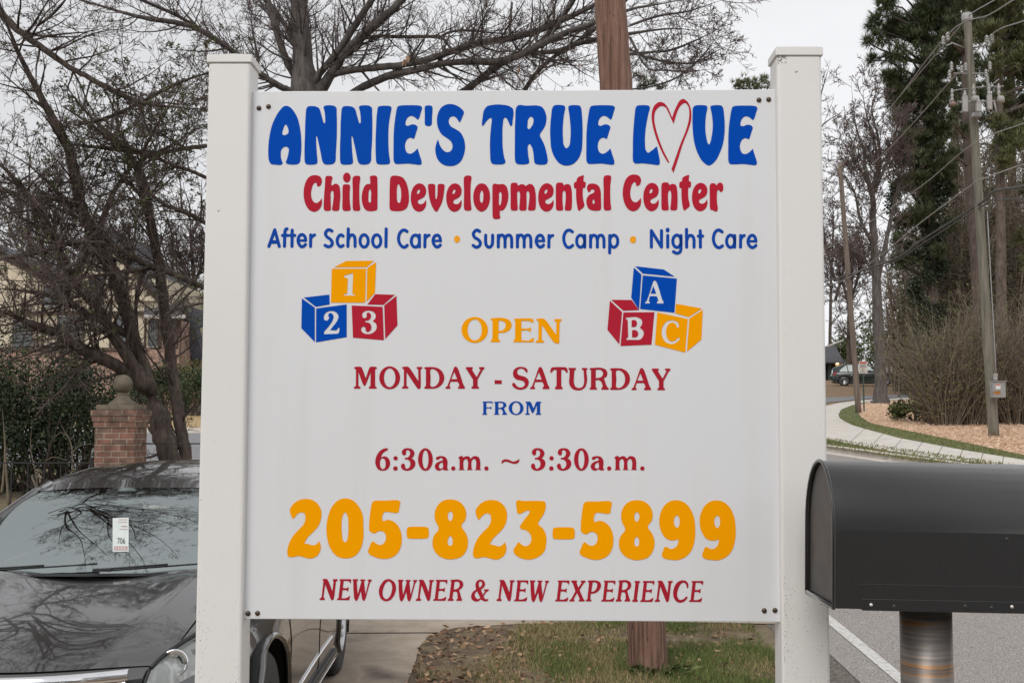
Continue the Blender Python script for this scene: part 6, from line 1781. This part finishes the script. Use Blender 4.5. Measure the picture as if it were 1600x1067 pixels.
# ------------------------------------------------------------------ brick pillar and iron fence
def brickmat(name, c1, c2, mortar, scale, bw=.5, rh=.25, ms=.02, plane='XZ'):
    m = bpy.data.materials.new(name); m.use_nodes = True
    t = m.node_tree; b = t.nodes['Principled BSDF']; b.inputs['Roughness'].default_value = .9
    tc = nd(t, 'ShaderNodeTexCoord'); sx = nd(t, 'ShaderNodeSeparateXYZ'); cx = nd(t, 'ShaderNodeCombineXYZ')
    t.links.new(tc.outputs['Object'], sx.inputs[0])
    ad = nd(t, 'ShaderNodeMath', operation='ADD')
    t.links.new(sx.outputs['X'], ad.inputs[0]); t.links.new(sx.outputs['Y'], ad.inputs[1])
    t.links.new(ad.outputs[0], cx.inputs['X']); t.links.new(sx.outputs['Z'], cx.inputs['Y'])
    br = nd(t, 'ShaderNodeTexBrick')
    br.inputs['Scale'].default_value = scale; br.inputs['Brick Width'].default_value = bw; br.inputs['Row Height'].default_value = rh
    br.inputs['Mortar Size'].default_value = ms; br.inputs['Bias'].default_value = 0.0
    br.inputs['Color1'].default_value = (*c1, 1); br.inputs['Color2'].default_value = (*c2, 1); br.inputs['Mortar'].default_value = (*mortar, 1)
    t.links.new(cx.outputs[0], br.inputs['Vector'])
    no = nd(t, 'ShaderNodeTexNoise'); no.inputs['Scale'].default_value = 9; no.inputs['Detail'].default_value = 6
    t.links.new(tc.outputs['Object'], no.inputs['Vector'])
    mx = nd(t, 'ShaderNodeMixRGB', blend_type='MULTIPLY'); mx.inputs['Fac'].default_value = .85
    rp = nd(t, 'ShaderNodeValToRGB'); rp.color_ramp.elements[0].position = .3; rp.color_ramp.elements[0].color = (.34, .33, .31, 1); rp.color_ramp.elements[1].position = .68; rp.color_ramp.elements[1].color = (1.15, 1.1, 1.05, 1)
    t.links.new(no.outputs['Fac'], rp.inputs['Fac'])
    t.links.new(br.outputs['Color'], mx.inputs['Color1']); t.links.new(rp.outputs['Color'], mx.inputs['Color2'])
    t.links.new(mx.outputs['Color'], b.inputs['Base Color'])
    bp = nd(t, 'ShaderNodeBump'); bp.inputs['Strength'].default_value = .8; bp.inputs['Distance'].default_value = .015; bp.invert = True
    t.links.new(br.outputs['Fac'], bp.inputs['Height']); t.links.new(bp.outputs['Normal'], b.inputs['Normal'])
    return m
M_BRICK = brickmat('weathered_red_brick', (0.25, 0.125, 0.095), (0.185, 0.125, 0.10), (0.36, 0.30, 0.245), 1.0, .205, .081, .007)
M_STONE = mat('mossy_cast_stone', (0.158, 0.137, 0.101), 0.95, ramp=[(0.3, (0.072, 0.061, 0.043)), (0.5, (0.158, 0.133, 0.097)), (0.7, (0.216, 0.187, 0.137))], scale=6, bump=.5, bscale=30, detail=8)
M_IRON = mat('black_iron', (0.014, 0.014, 0.015), 0.6, var=(0.022, 0.02, 0.02), scale=30)
YP = 15.6
pl = P(178.5, 690, YP)
pil = thing('brick_pillar', (pl.x, YP + .27, zg(YP)), 'red brick pillar topped with a stone ball behind the parked car', 'pillar')
k = PXM(YP)
z640 = P(178, 640.5, YP).z; hw = 31 * k
b = MB(); b.box((pl.x, YP + hw, (zg(YP) - .1 + z640 - 27 * k) / 2), (2 * hw, 2 * hw, z640 - 27 * k - zg(YP) + .1))
b.build('shaft', M_BRICK, pil, bevel=.006)
for i, (zt_, h, ex) in enumerate(((z640, 8.5, 5.5), (z640 - 8.7 * k, 8.7, 4), (z640 - 17.6 * k, 9.2, 2))):
    b = MB(); e = ex * k
    b.box((pl.x, YP + hw, zt_ - h * k / 2 - .001 * i), (2 * hw + 2 * e, 2 * hw + 2 * e, h * k - .002))
    b.build('corbel_course', M_BRICK, pil, bevel=.006)
b = MB(); b.box((pl.x - .005, YP + hw, z640 + 4 * k), (60 * k, 60 * k, 8 * k)); b.build('cap_slab', M_STONE, pil, bevel=.012)
b = MB()
fc = Vector((pl.x + .01, YP + hw, z640 + 8 * k))
b.lathe(fc, [(23 * k, 0), (22.5 * k, 2 * k), (19 * k, 5 * k), (13.5 * k, 9 * k), (10 * k, 13 * k), (8.6 * k, 15 * k), (9.4 * k, 17 * k), (9.4 * k, 19 * k), (6 * k, 20 * k)], n=28)
b.build('finial_base', M_STONE, pil)
b = MB(); b.smooth = True; b.ball(fc + Vector((0, 0, 33.5 * k)), 15 * k, 28, 18); b.build('ball_finial', M_STONE, pil)

def iron_fence(x0, x1, Y, ytop, label, pick=.115, posts=()):
    zt_ = P(100, ytop, Y).z
    root = thing('iron_fence', ((x0 + x1) / 2, Y, zg(Y)), label, 'fence', 'black iron fence runs beside the pillar')
    b = MB(); b.box(((x0 + x1) / 2, Y, zt_), (x1 - x0, .035, .018)); b.build('rail', M_IRON, root)
    b = MB(); b.box(((x0 + x1) / 2, Y, zg(Y) + .15), (x1 - x0, .035, .018)); b.build('rail', M_IRON, root)
    n = int((x1 - x0) / pick)
    for i in range(1, n):
        x = lerp(x0, x1, i / n)
        b = MB(); b.box((x, Y, (zt_ - .01 + zg(Y) + .05) / 2), (.014, .014, zt_ - .02 - zg(Y) - .05)); b.build('picket', M_IRON, root)
    for x in posts:
        b = MB(); b.box((x, Y - .03, (zt_ + .06 + zg(Y)) / 2), (.05, .05, zt_ + .10 - zg(Y))); b.build('post', M_IRON, root)
    return root
YF1 = 16.0
iron_fence(P(-160, 700, YF1).x, P(147, 700, YF1).x, YF1, 723, 'black iron fence section left of the brick pillar', .22, (P(152, 700, YF1).x - .06,))
iron_fence(P(211, 700, YF1).x, P(420, 700, YF1).x, YF1, 693, 'black iron fence section right of the brick pillar', .40, (P(215, 700, YF1).x,))
# dark rail fence across the street, in front of the house
Y2 = 45.0
iron_fence(P(150, 640, Y2).x, P(330, 640, Y2).x, Y2, 622, 'far iron fence on the bank in front of the cream house', .30, (P(206, 640, Y2).x, P(290, 640, Y2).x))

# ------------------------------------------------------------------ cream house on the left
M_STUCCO = mat('cream_stucco', (0.60, 0.53, 0.41), 0.9, var=(0.54, 0.47, 0.355), scale=1.5, bump=.2, bscale=40)
M_PBRICK = brickmat('pinkish_house_brick', (0.44, 0.27, 0.215), (0.36, 0.22, 0.18), (0.50, 0.42, 0.36), 1.0, .21, .08, .008)
M_TIMBER = mat('dark_timber', (0.07, 0.05, 0.04), 0.85, var=(0.10, 0.075, 0.06), scale=6, stretch=(1, 1, .3))
M_ROOF = mat('dark_shingles', (0.075, 0.075, 0.085), 0.9, ramp=[(0.3, (0.05, 0.05, 0.058)), (0.7, (0.10, 0.10, 0.11))], scale=7, bump=.5)
M_GUTTER = mat('white_gutter', (0.55, 0.53, 0.49), 0.6, var=(0.48, 0.46, 0.42), scale=4)
M_PANE = mat('house_window_glass', (0.06, 0.07, 0.08), 0.08, 0.0, var=(0.10, 0.11, 0.12), scale=2, spec=0.8)
M_WFRAME = mat('window_frame_grey', (0.32, 0.31, 0.30), 0.7, var=(0.27, 0.26, 0.25), scale=5)
YHS = 49.0
def hp(px, py, dy=0.0): return P(px, py, YHS + dy)
hz = zg(YHS)
house = thing('house', (hp(120, 640).x, YHS, hz), 'cream stucco and brick house with dark timbers and steep roofs behind the leaning tree', 'house')
def slab_px(b, x0, x1, y0, y1, d0, d1):
    """a wall block seen face-on: pixel rectangle at depth offset d0, running back to d1"""
    a, c = hp(x0, y1, d0), hp(x1, y0, d0)
    b.box(((a.x + c.x) / 2, YHS + (d0 + d1) / 2, (a.z + c.z) / 2), (c.x - a.x, d1 - d0, c.z - a.z))
yb = 660 - (hz - EYE) / YHS * FPX + 6
b = MB(); slab_px(b, -90, 262, 436, 545, 0, 9); wall = b.build('wall', M_STUCCO, house)
b = MB(); slab_px(b, -90, 262, 545.2, yb, -.06, 9); b.build('brick_base', M_PBRICK, house)
b = MB(); slab_px(b, 230, 282, 500, 545, -1.2, 6); b.build('brick_wing', M_PBRICK, house)
b = MB(); slab_px(b, 230, 282, 545.2, yb, -1.26, 6); b.build('brick_base', M_PBRICK, house)
b = MB(); slab_px(b, 262.5, 345, 512, yb, 1.0, 7); b.build('wall', M_STUCCO, house)
def gable(x0, x1, xm, ye, yr, d0, d1, over=.35, name='roof'):
    """steep roof: ridge running back from the face"""
    A, B, C = hp(x0, ye, d0), hp(x1, ye, d0), hp(xm, yr, d0)
    bk = Vector((0, d1 - d0, 0)); fr = Vector((0, -over, 0)); th = Vector((0, 0, .16))
    b = MB()
    for p in (A, B):
        b.hexa([p + fr, C + fr, C + bk, p + bk, p + fr + th, C + fr + th, C + bk + th, p + bk + th])
    r = b.build(name, M_ROOF, house)
    g = MB(); n = len(g.v)
    g.v.extend([A + Vector((0, .05, 0)), B + Vector((0, .05, 0)), C + Vector((0, .05, 0)), A + Vector((0, .25, 0)), B + Vector((0, .25, 0)), C + Vector((0, .25, 0))])
    for f in ((0, 1, 2), (5, 4, 3), (0, 3, 4, 1)): g.face([n + i for i in f])
    g.build('gable_wall', M_STUCCO, house)
    t = MB()
    for p in (A, B):
        s_ = Vector((0, -.03, 0))
        q = [p + s_, C + s_, C + s_ + Vector((0, 0, -.35)), p + s_ + Vector((0, 0, -.35))]
        t.hexa(q + [v + Vector((0, .12, 0)) for v in q])
    t.build('barge_board', M_TIMBER, house)
    return r
gable(100, 255, 150, 470, 352, -.2, 8)
gable(-120, 95, -10, 440, 385, .0, 8)
# long slope over the right wing and the dark swept roof at its end
def slope_roof(x0, x1, ylow, yhigh, d0, d1):
    a, b_, c, d = hp(x0, ylow, d0), hp(x1, ylow, d0), hp(x1, yhigh, d1), hp(x0, yhigh, d1)
    m = MB(); th = Vector((0, 0, .14)); m.hexa([a, b_, c, d, a + th, b_ + th, c + th, d + th]); return m.build('roof', M_ROOF, house)
slope_roof(225, 288, 496, 470, -1.7, 3)
m = MB()
a = [hp(282, 478, .2), hp(296, 478, .2), hp(318, 562, .2), hp(300, 562, .2)]
m.hexa(a + [p + Vector((0, 5, 0)) for p in a]); m.build('swept_roof', mat('slate_blue_shingles', (0.05, 0.055, 0.07), 0.9, var=(0.075, 0.08, 0.095), scale=7), house)
b = MB(); slab_px(b, 225, 289, 492, 497, -1.85, -1.70); b.build('gutter', M_GUTTER, house)
b = MB(); slab_px(b, 279, 281.5, 497, yb, -1.40, -1.27); b.build('downpipe', M_TIMBER, house)
for (x0, x1, y0, y1) in ((-90, 262, 486, 491), (-90, 262, 543, 548)):
    b = MB(); slab_px(b, x0, x1, y0, y1, -.14, -.065); b.build('timber_band', M_TIMBER, house)
for x in (58, 66, 130, 172, 205, 226, 90, 20, -20):
    b = MB(); slab_px(b, x - 1.8, x + 1.8, 440 if x < 100 else 478, 543, -.10, -.003); b.build('timber_post', M_TIMBER, house)
def window(x0, x1, y0, y1, d, n=2):
    w = MB(); e = 1.3
    for q in ((x0 - e, x1 + e, y0 - e, y0), (x0 - e, x1 + e, y1, y1 + e * 1.4), (x0 - e, x0, y0, y1), (x1, x1 + e, y0, y1)):
        slab_px(w, *q, d - .10, d - .006)
    for i in range(1, n): slab_px(w, lerp(x0, x1, i / n) - .5, lerp(x0, x1, i / n) + .5, y0, y1, d - .08, d - .006)
    slab_px(w, x0, x1, (y0 + y1) / 2 - .4, (y0 + y1) / 2 + .4, d - .075, d - .006)
    f = w.build('window', M_WFRAME, house)
    g = MB(); slab_px(g, x0, x1, y0, y1, d - .03, d - .008); g.build('pane', M_PANE, f)
window(68, 100, 446, 478, -.003); window(92, 126, 495, 535, -.003); window(180, 200, 492, 540, -.003); window(20, 50, 500, 540, -.003); window(140, 160, 430, 468, -.15)
window(232, 245, 502, 541, -1.2); window(262, 270, 504, 541, -1.2); window(-40, -10, 448, 480, -.003)
for x in (247.5, 256, 273):
    b = MB(); slab_px(b, x, x + 4.5, 500, 543, -1.28, -1.203); b.build('shutter', M_TIMBER, house)
# ------------------------------------------------------------------ white sided house far on the right
M_SIDING = mat('white_siding', (0.52, 0.51, 0.49), 0.7, var=(0.47, 0.46, 0.44), scale=2)
Y3 = 108.0
z3 = zg(Y3) + RZ
h2 = thing('house', (P(1290, 600, Y3).x, Y3, z3), 'low white sided house with a dark roof and lit porch lamp across the road', 'house')
def box3(b, x0, x1, y0, y1, d0, d1):
    a, c = P(x0, y1, Y3 + d0), P(x1, y0, Y3 + d0)
    b.box(((a.x + c.x) / 2, Y3 + (d0 + d1) / 2, (a.z + c.z) / 2), (c.x - a.x, d1 - d0, c.z - a.z))
ybase = 660 - (z3 - EYE) / Y3 * FPX + 2
b = MB(); box3(b, 1230, 1316, 566, ybase, 0, 9)
b.build('wall', M_SIDING, h2)
for i in range(11):
    b = MB()
yy0 = 566
b = MB()
for i in range(12):
    y0 = 567 + i * (ybase - 567) / 12
    box3(b, 1305.5, 1316.2, y0, y0 + .35, -.03, -.004)
b.build('siding_laps', M_WFRAME, h2)
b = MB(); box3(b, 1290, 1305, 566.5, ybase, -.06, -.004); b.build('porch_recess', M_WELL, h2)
b = MB(); box3(b, 1294, 1299, 568, ybase, -.10, -.065); b.build('door', mat('green_door', (0.06, 0.09, 0.08), 0.6, var=(0.05, 0.075, 0.07), scale=3), h2)
b = MB()
a = [P(1226, 566, Y3 - .9), P(1319, 566, Y3 - .9), P(1306, 541, Y3 + 4), P(1240, 541, Y3 + 4), P(1226, 566, Y3 + 9), P(1319, 566, Y3 + 9)]
th = Vector((0, 0, .15))
n = len(b.v); b.v.extend(a + [P(1306, 541, Y3 + 5), P(1240, 541, Y3 + 5)])
for f in ((0, 1, 2, 3), (1, 5, 6, 2), (5, 4, 7, 6), (4, 0, 3, 7), (2, 6, 7, 3), (4, 5, 1, 0)): b.face([n + i for i in f])
b.build('roof', M_ROOF, h2)
b = MB(); box3(b, 1226, 1319, 564.5, 567, -1.0, -.82); b.build('gutter', mat('purple_grey_fascia', (0.11, 0.10, 0.13), 0.7, var=(0.13, 0.12, 0.15), scale=3), h2)
b = MB(); q = [P(1292, 541.5, Y3 - 1.2), P(1318, 532, Y3 - 1.2)]
b.tube([q[0], q[1]], .10, 6); b.build('white_eave', M_GUTTER, h2)
m = bpy.data.materials.new('lit_porch_lamp'); m.use_nodes = True
bs = m.node_tree.nodes['Principled BSDF']; bs.inputs['Emission Color'].default_value = (1, .62, .22, 1); bs.inputs['Emission Strength'].default_value = 6
lp = P(1308.5, 567.8, Y3 - .2)
b = MB(); b.ball(lp, .10, 10, 8); b.box(lp + Vector((0, .1, .12)), (.16, .16, .05)); b.build('porch_lamp', m, h2)

# ------------------------------------------------------------------ poles, wires, notices
M_PGREY = mat('grey_green_pole_wood', (0.15, 0.14, 0.11), 0.9, ramp=[(0.3, (0.085, 0.078, 0.06)), (0.5, (0.16, 0.148, 0.118)), (0.7, (0.22, 0.20, 0.165))], scale=5, stretch=(3, 3, .2), bump=.6, detail=8)
M_PBRN = mat('brown_grey_pole_wood', (0.16, 0.125, 0.10), 0.9, ramp=[(0.3, (0.10, 0.075, 0.06)), (0.7, (0.21, 0.165, 0.135))], scale=5, stretch=(3, 3, .2), bump=.5)
M_PORC = mat('white_porcelain', (0.37, 0.36, 0.35), 0.5, var=(0.28, 0.27, 0.26), scale=6)
M_GALV = mat('galvanised_steel', (0.34, 0.34, 0.34), 0.5, 0.5, var=(0.28, 0.28, 0.28), scale=10)
M_WIRE = mat('weathered_wire', (0.30, 0.285, 0.27), 0.6, 0.2, var=(0.24, 0.23, 0.22), scale=3)
M_CABLE = mat('dark_cable', (0.06, 0.055, 0.052), 0.8, var=(0.08, 0.074, 0.07), scale=3)
YU = G(1553, 682, RZ).y
def polept(y): return lerp(1553, 1511, (682 - y) / (682 - 22.0))
bp_ = G(1553, 683, RZ)
up = thing('utility_pole', bp_, 'tall grey utility pole with white insulators and switches right of the board', 'utility pole')
ku = PXM(YU)
b = MB()
ys_ = [690 - i * (690 - 22) / 30 for i in range(31)]
b.tube([P(polept(y), y, YU) for y in ys_], [lerp(8.2, 5.8, i / 30) * ku for i in range(31)], 20, jit=.02, rng=R)
b.build('shaft', M_PGREY, up)
b = MB(); b.lathe(P(1511, 34, YU), [(8 * ku, 0), (8.3 * ku, 3 * ku), (8.3 * ku, 8 * ku), (7.6 * ku, 10 * ku), (7.6 * ku, 13 * ku), (1 * ku, 14 * ku)], n=20); b.build('pole_cap', M_PORC, up)
def insulator(px, py, h=13, r=4.2, dy=0.0, nm='insulator', lean=0.0):
    r *= .8
    b = MB(); c = P(px, py + h, YU + dy)
    pr_ = [(r * .4, 0)]
    for i in range(3):
        z0 = h * (.08 + .28 * i)
        pr_ += [(r * .55, z0), (r, z0 + h * .07), (r * .95, z0 + h * .14), (r * .55, z0 + h * .22)]
    pr_ += [(r * .5, h * .96), (r * .2, h)]
    b.lathe(c, [(a * ku, z * ku) for a, z in pr_], axis=Vector((lean, 0, 1)), n=14)
    return b.build(nm, M_PORC, up)
def bracket(pts, r=1.0, m=None, nm='bracket'):
    b = MB(); b.tube([P(x, y, YU + dy) for x, y, dy in pts], r * ku, 6); return b.build(nm, m or M_GALV, up)
bracket([(1486, 67, -.5), (1507, 75, 0)], 1.4); bracket([(1523, 75, 0), (1541, 71, -.5)], 1.4)
for x, y in ((1474, 56), (1481, 50)): insulator(x, y, 15, 4.2, -.5)
for x, y in ((1542, 55), (1550, 53)): insulator(x, y, 13, 4.4, -.5)
bracket([(1478, 72, -.5), (1488, 68, -.5)], 1.2); bracket([(1538, 70, -.5), (1553, 66, -.5)], 1.2)
bracket([(1490, 115, -.4), (1512, 115.5, 0), (1540, 115, -.4)], 1.1)
for x, y, h in ((1487, 96, 16), (1484, 109, 16), (1503, 102, 14), (1509, 98, 14), (1547, 96, 14), (1541, 108, 14), (1543, 120, 12)): insulator(x, y, h, 3.6, -.45)
bracket([(1488, 142, -.4), (1502, 140, 0), (1535, 136, 0), (1568, 135, -.4)], 1.0)
bracket([(1528, 140, 0), (1552, 131, -.3), (1561, 124, -.4)], .9)
for x, y, h in ((1488, 138, 22), (1522, 131, 28), (1561, 130, 28), (1545, 128, 20)): insulator(x, y, h, 3.4, -.45)
def swbox(px, py, w, h, dy, col=None, lean=0):
    b = MB(); c = P(px, py, YU + dy)
    b.box(c, (w * ku, w * ku * .8, h * ku))
    b.lathe(c + Vector((0, 0, h * ku * .5)), [(w * .38 * ku, 0), (w * .33 * ku, 3 * ku), (w * .18 * ku, 6 * ku), (w * .18 * ku, 9 * ku)], n=14)
    return b.build('switch_box', col or M_PORC, up, bevel=.02)
swbox(1508, 163, 8, 26, -.45); swbox(1546, 160, 7.5, 24, -.5); swbox(1529, 168, 8, 14, -.6)
b = MB(); b.lathe(P(1524, 160, YU - .5), [(6 * ku, 0), (6.2 * ku, 5 * ku), (5.5 * ku, 9 * ku), (2 * ku, 10 * ku)], n=16); b.build('switch_housing', M_PORC, up)
b = MB(); b.lathe(P(1564, 160, YU - .45), [(5.4 * ku, 0), (5.6 * ku, 6 * ku), (4.5 * ku, 9 * ku), (2 * ku, 10 * ku)], n=16); b.build('switch_housing', M_PORC, up)
b = MB(); b.lathe(P(1489, 166, YU - .45), [(3 * ku, 0), (5 * ku, 2 * ku), (5 * ku, 5 * ku), (2 * ku, 7 * ku)], n=14); b.build('switch_housing', mat('rusty_housing', (0.20, 0.13, 0.10), .7, var=(.26, .18, .14), scale=12), up)
bracket([(1500, 160, -.4), (1556, 158, -.4)], 1.6, M_PORC); bracket([(1553, 158, -.4), (1557, 176, -.4)], 1.4, M_PORC)
b = MB(); b.box(P(1526, 180, YU - .3), (14 * ku, 9 * ku, 7 * ku)); b.build('mount_block', M_GALV, up, bevel=.02)
# conduit and electric box
b = MB(); b.tube([P(1557 - (595 - y) * .055, y, YU - .17) for y in (600, 560, 500, 440, 380, 330)], .9 * ku, 8); b.build('conduit', M_GALV, up)
b = MB()
c = P(1559, 608.5, YU - .40)
b.box(c, (20 * ku, .20, 25 * ku)); ebox = b.build('electric_box', M_GALV, up, bevel=.012)
b = MB(); b.box(c + Vector((0, -.105, 12.6 * ku)), (22 * ku, .06, 1.2 * ku)); b.build('box_hood', M_GALV, ebox)
b = MB(); b.box(P(1559.5, 604, YU - .51), (7.4 * ku, .006, 8 * ku)); lab = b.build('box_notice', M_PAPER, ebox)
b = MB(); b.box(P(1559.5, 601.2, YU - .516), (6.6 * ku, .006, 1.6 * ku)); b.build('notice_band', mat('red_print', (.5, .05, .04), .6, var=(.45, .06, .05), scale=9), lab)
b = MB(); b.box(P(1558, 613.2, YU - .51), (10 * ku, .006, 4.6 * ku)); lab2 = b.build('warning_label', mat('orange_label', (.62, .22, .02), .6, var=(.08, .05, .02), scale=9), ebox)
b = MB(); b.box(P(1555, 590.5, YU - .34), (5 * ku, .10, 7 * ku)); b.box(P(1555, 585.5, YU - .34), (5.4 * ku, .12, 3.2 * ku)); b.build('meter_socket', M_PORC, ebox, bevel=.01)
# thin pole further off
YN = G(1341, 645, RZ).y
bn = G(1341, 645, RZ); kn = PXM(YN)
tp_ = thing('utility_pole', bn, 'thin brown utility pole standing at the bend of the pavement', 'utility pole')
b = MB()
b.tube([P(lerp(1342, 1312, i / 20), lerp(650, 254, i / 20), YN) for i in range(21)], [lerp(4.7, 3.5, i / 20) * kn for i in range(21)], 14, jit=.02, rng=R)
b.build('shaft', M_PBRN, tp_)
for y in (262, 296, 320):
    b = MB(); b.lathe(P(lerp(1342, 1312, (650 - y) / 396) - 3.5, y + 3, YN), [(1.2 * kn, 0), (2 * kn, 2 * kn), (2 * kn, 4 * kn), (1 * kn, 6 * kn)], n=8); b.build('insulator', M_PORC, tp_)
# notice on a green post
YS = G(1350, 642, RZ).y; ks = PXM(YS)
ns = thing('notice_sign', G(1350, 641, RZ), 'small white notice with a red heading on a green post by the thin pole', 'sign')
b = MB(); b.box(P(1349.3, 606, YS), (1.9 * ks, .04, 74 * ks)); b.build('post', mat('green_steel_post', (0.035, 0.06, 0.045), .6, var=(.045, .075, .055), scale=9), ns)
b = MB(); b.box(P(1348.6, 573.8, YS - .04), (13 * ks, .012, 19 * ks)); pn = b.build('panel', mat('notice_board_white', (.58, .54, .49), .6, var=(.54, .50, .45), scale=6), ns)
b = MB(); b.box(P(1348.6, 566.6, YS - .05), (11 * ks, .006, 2.4 * ks)); b.build('red_heading', MATS['red_print'], pn)
b = MB()
for y, w in ((569.6, 9), (571.6, 8), (573.3, 11.6), (576.2, 5), (578.6, 4), (580.8, 9)):
    b.box(P(1348.6, y, YS - .05), (w * ks, .006, .55 * ks))
b.build('print_lines', MATS['black_ink'], pn)
# wires: each hangs between real points on the poles and runs on out of the picture
def wire(pts, r, label, m=None):
    q = [P(x, y, Y) for x, y, Y in pts]
    b = MB(); b.tube(catmull(q, 6), r, 5)
    tag(b.build('power_line', m or M_WIRE, at=q[0]), label, 'power line', 'power lines strung along the road')
wire([(1640, -52, 20), (1555, 0, 24.5), (1514, 25, YU), (1486, 58, 34), (1400, 158, 39), (1316, 258, YN), (1270, 300, 58)], .016, 'topmost power line, over the cap of the grey utility pole')
wire([(1640, -22, 20), (1585, 0, 24), (1545, 24, 27.5), (1482, 53, YU - .5), (1392, 168, 39), (1312, 262, YN), (1270, 310, 58)], .016, 'power line on the left pair of insulators of the grey utility pole')
wire([(1660, 12, 20), (1600, 33, 24), (1550, 54, YU - .5), (1500, 110, 33), (1390, 232, 40), (1313, 298, YN), (1270, 330, 58)], .016, 'power line from the right pair of insulators of the grey utility pole')
wire([(1680, 166, 20), (1600, 193, 25), (1519, 226, YU - .3), (1440, 291, 36), (1345, 357, 43), (1318, 374, YN), (1270, 400, 58)], .015, 'pale wire crossing the grey utility pole below its switches')
wire([(1680, 236, 20), (1600, 257, 25), (1538, 279, 29.5), (1520, 288, YU - .3), (1440, 347, 36), (1370, 404, 41), (1322, 436, YN), (1270, 455, 58)], .018, 'pale wire crossing the grey utility pole halfway up')
wire([(1680, 275, 20), (1600, 291, 25), (1552, 300, 29), (1532, 318, YU - .25), (1440, 376, 36), (1400, 404, 39), (1326, 430, YN), (1270, 445, 58)], .034, 'thick dark cable crossing the grey utility pole halfway up', M_CABLE)
wire([(1680, 300, 20), (1600, 310, 25), (1552, 314, 29), (1532, 324, YU - .25), (1440, 382, 36), (1400, 408, 39), (1327, 436, YN), (1270, 452, 58)], .020, 'thin dark cable just under the thick one on the grey utility pole', M_CABLE)
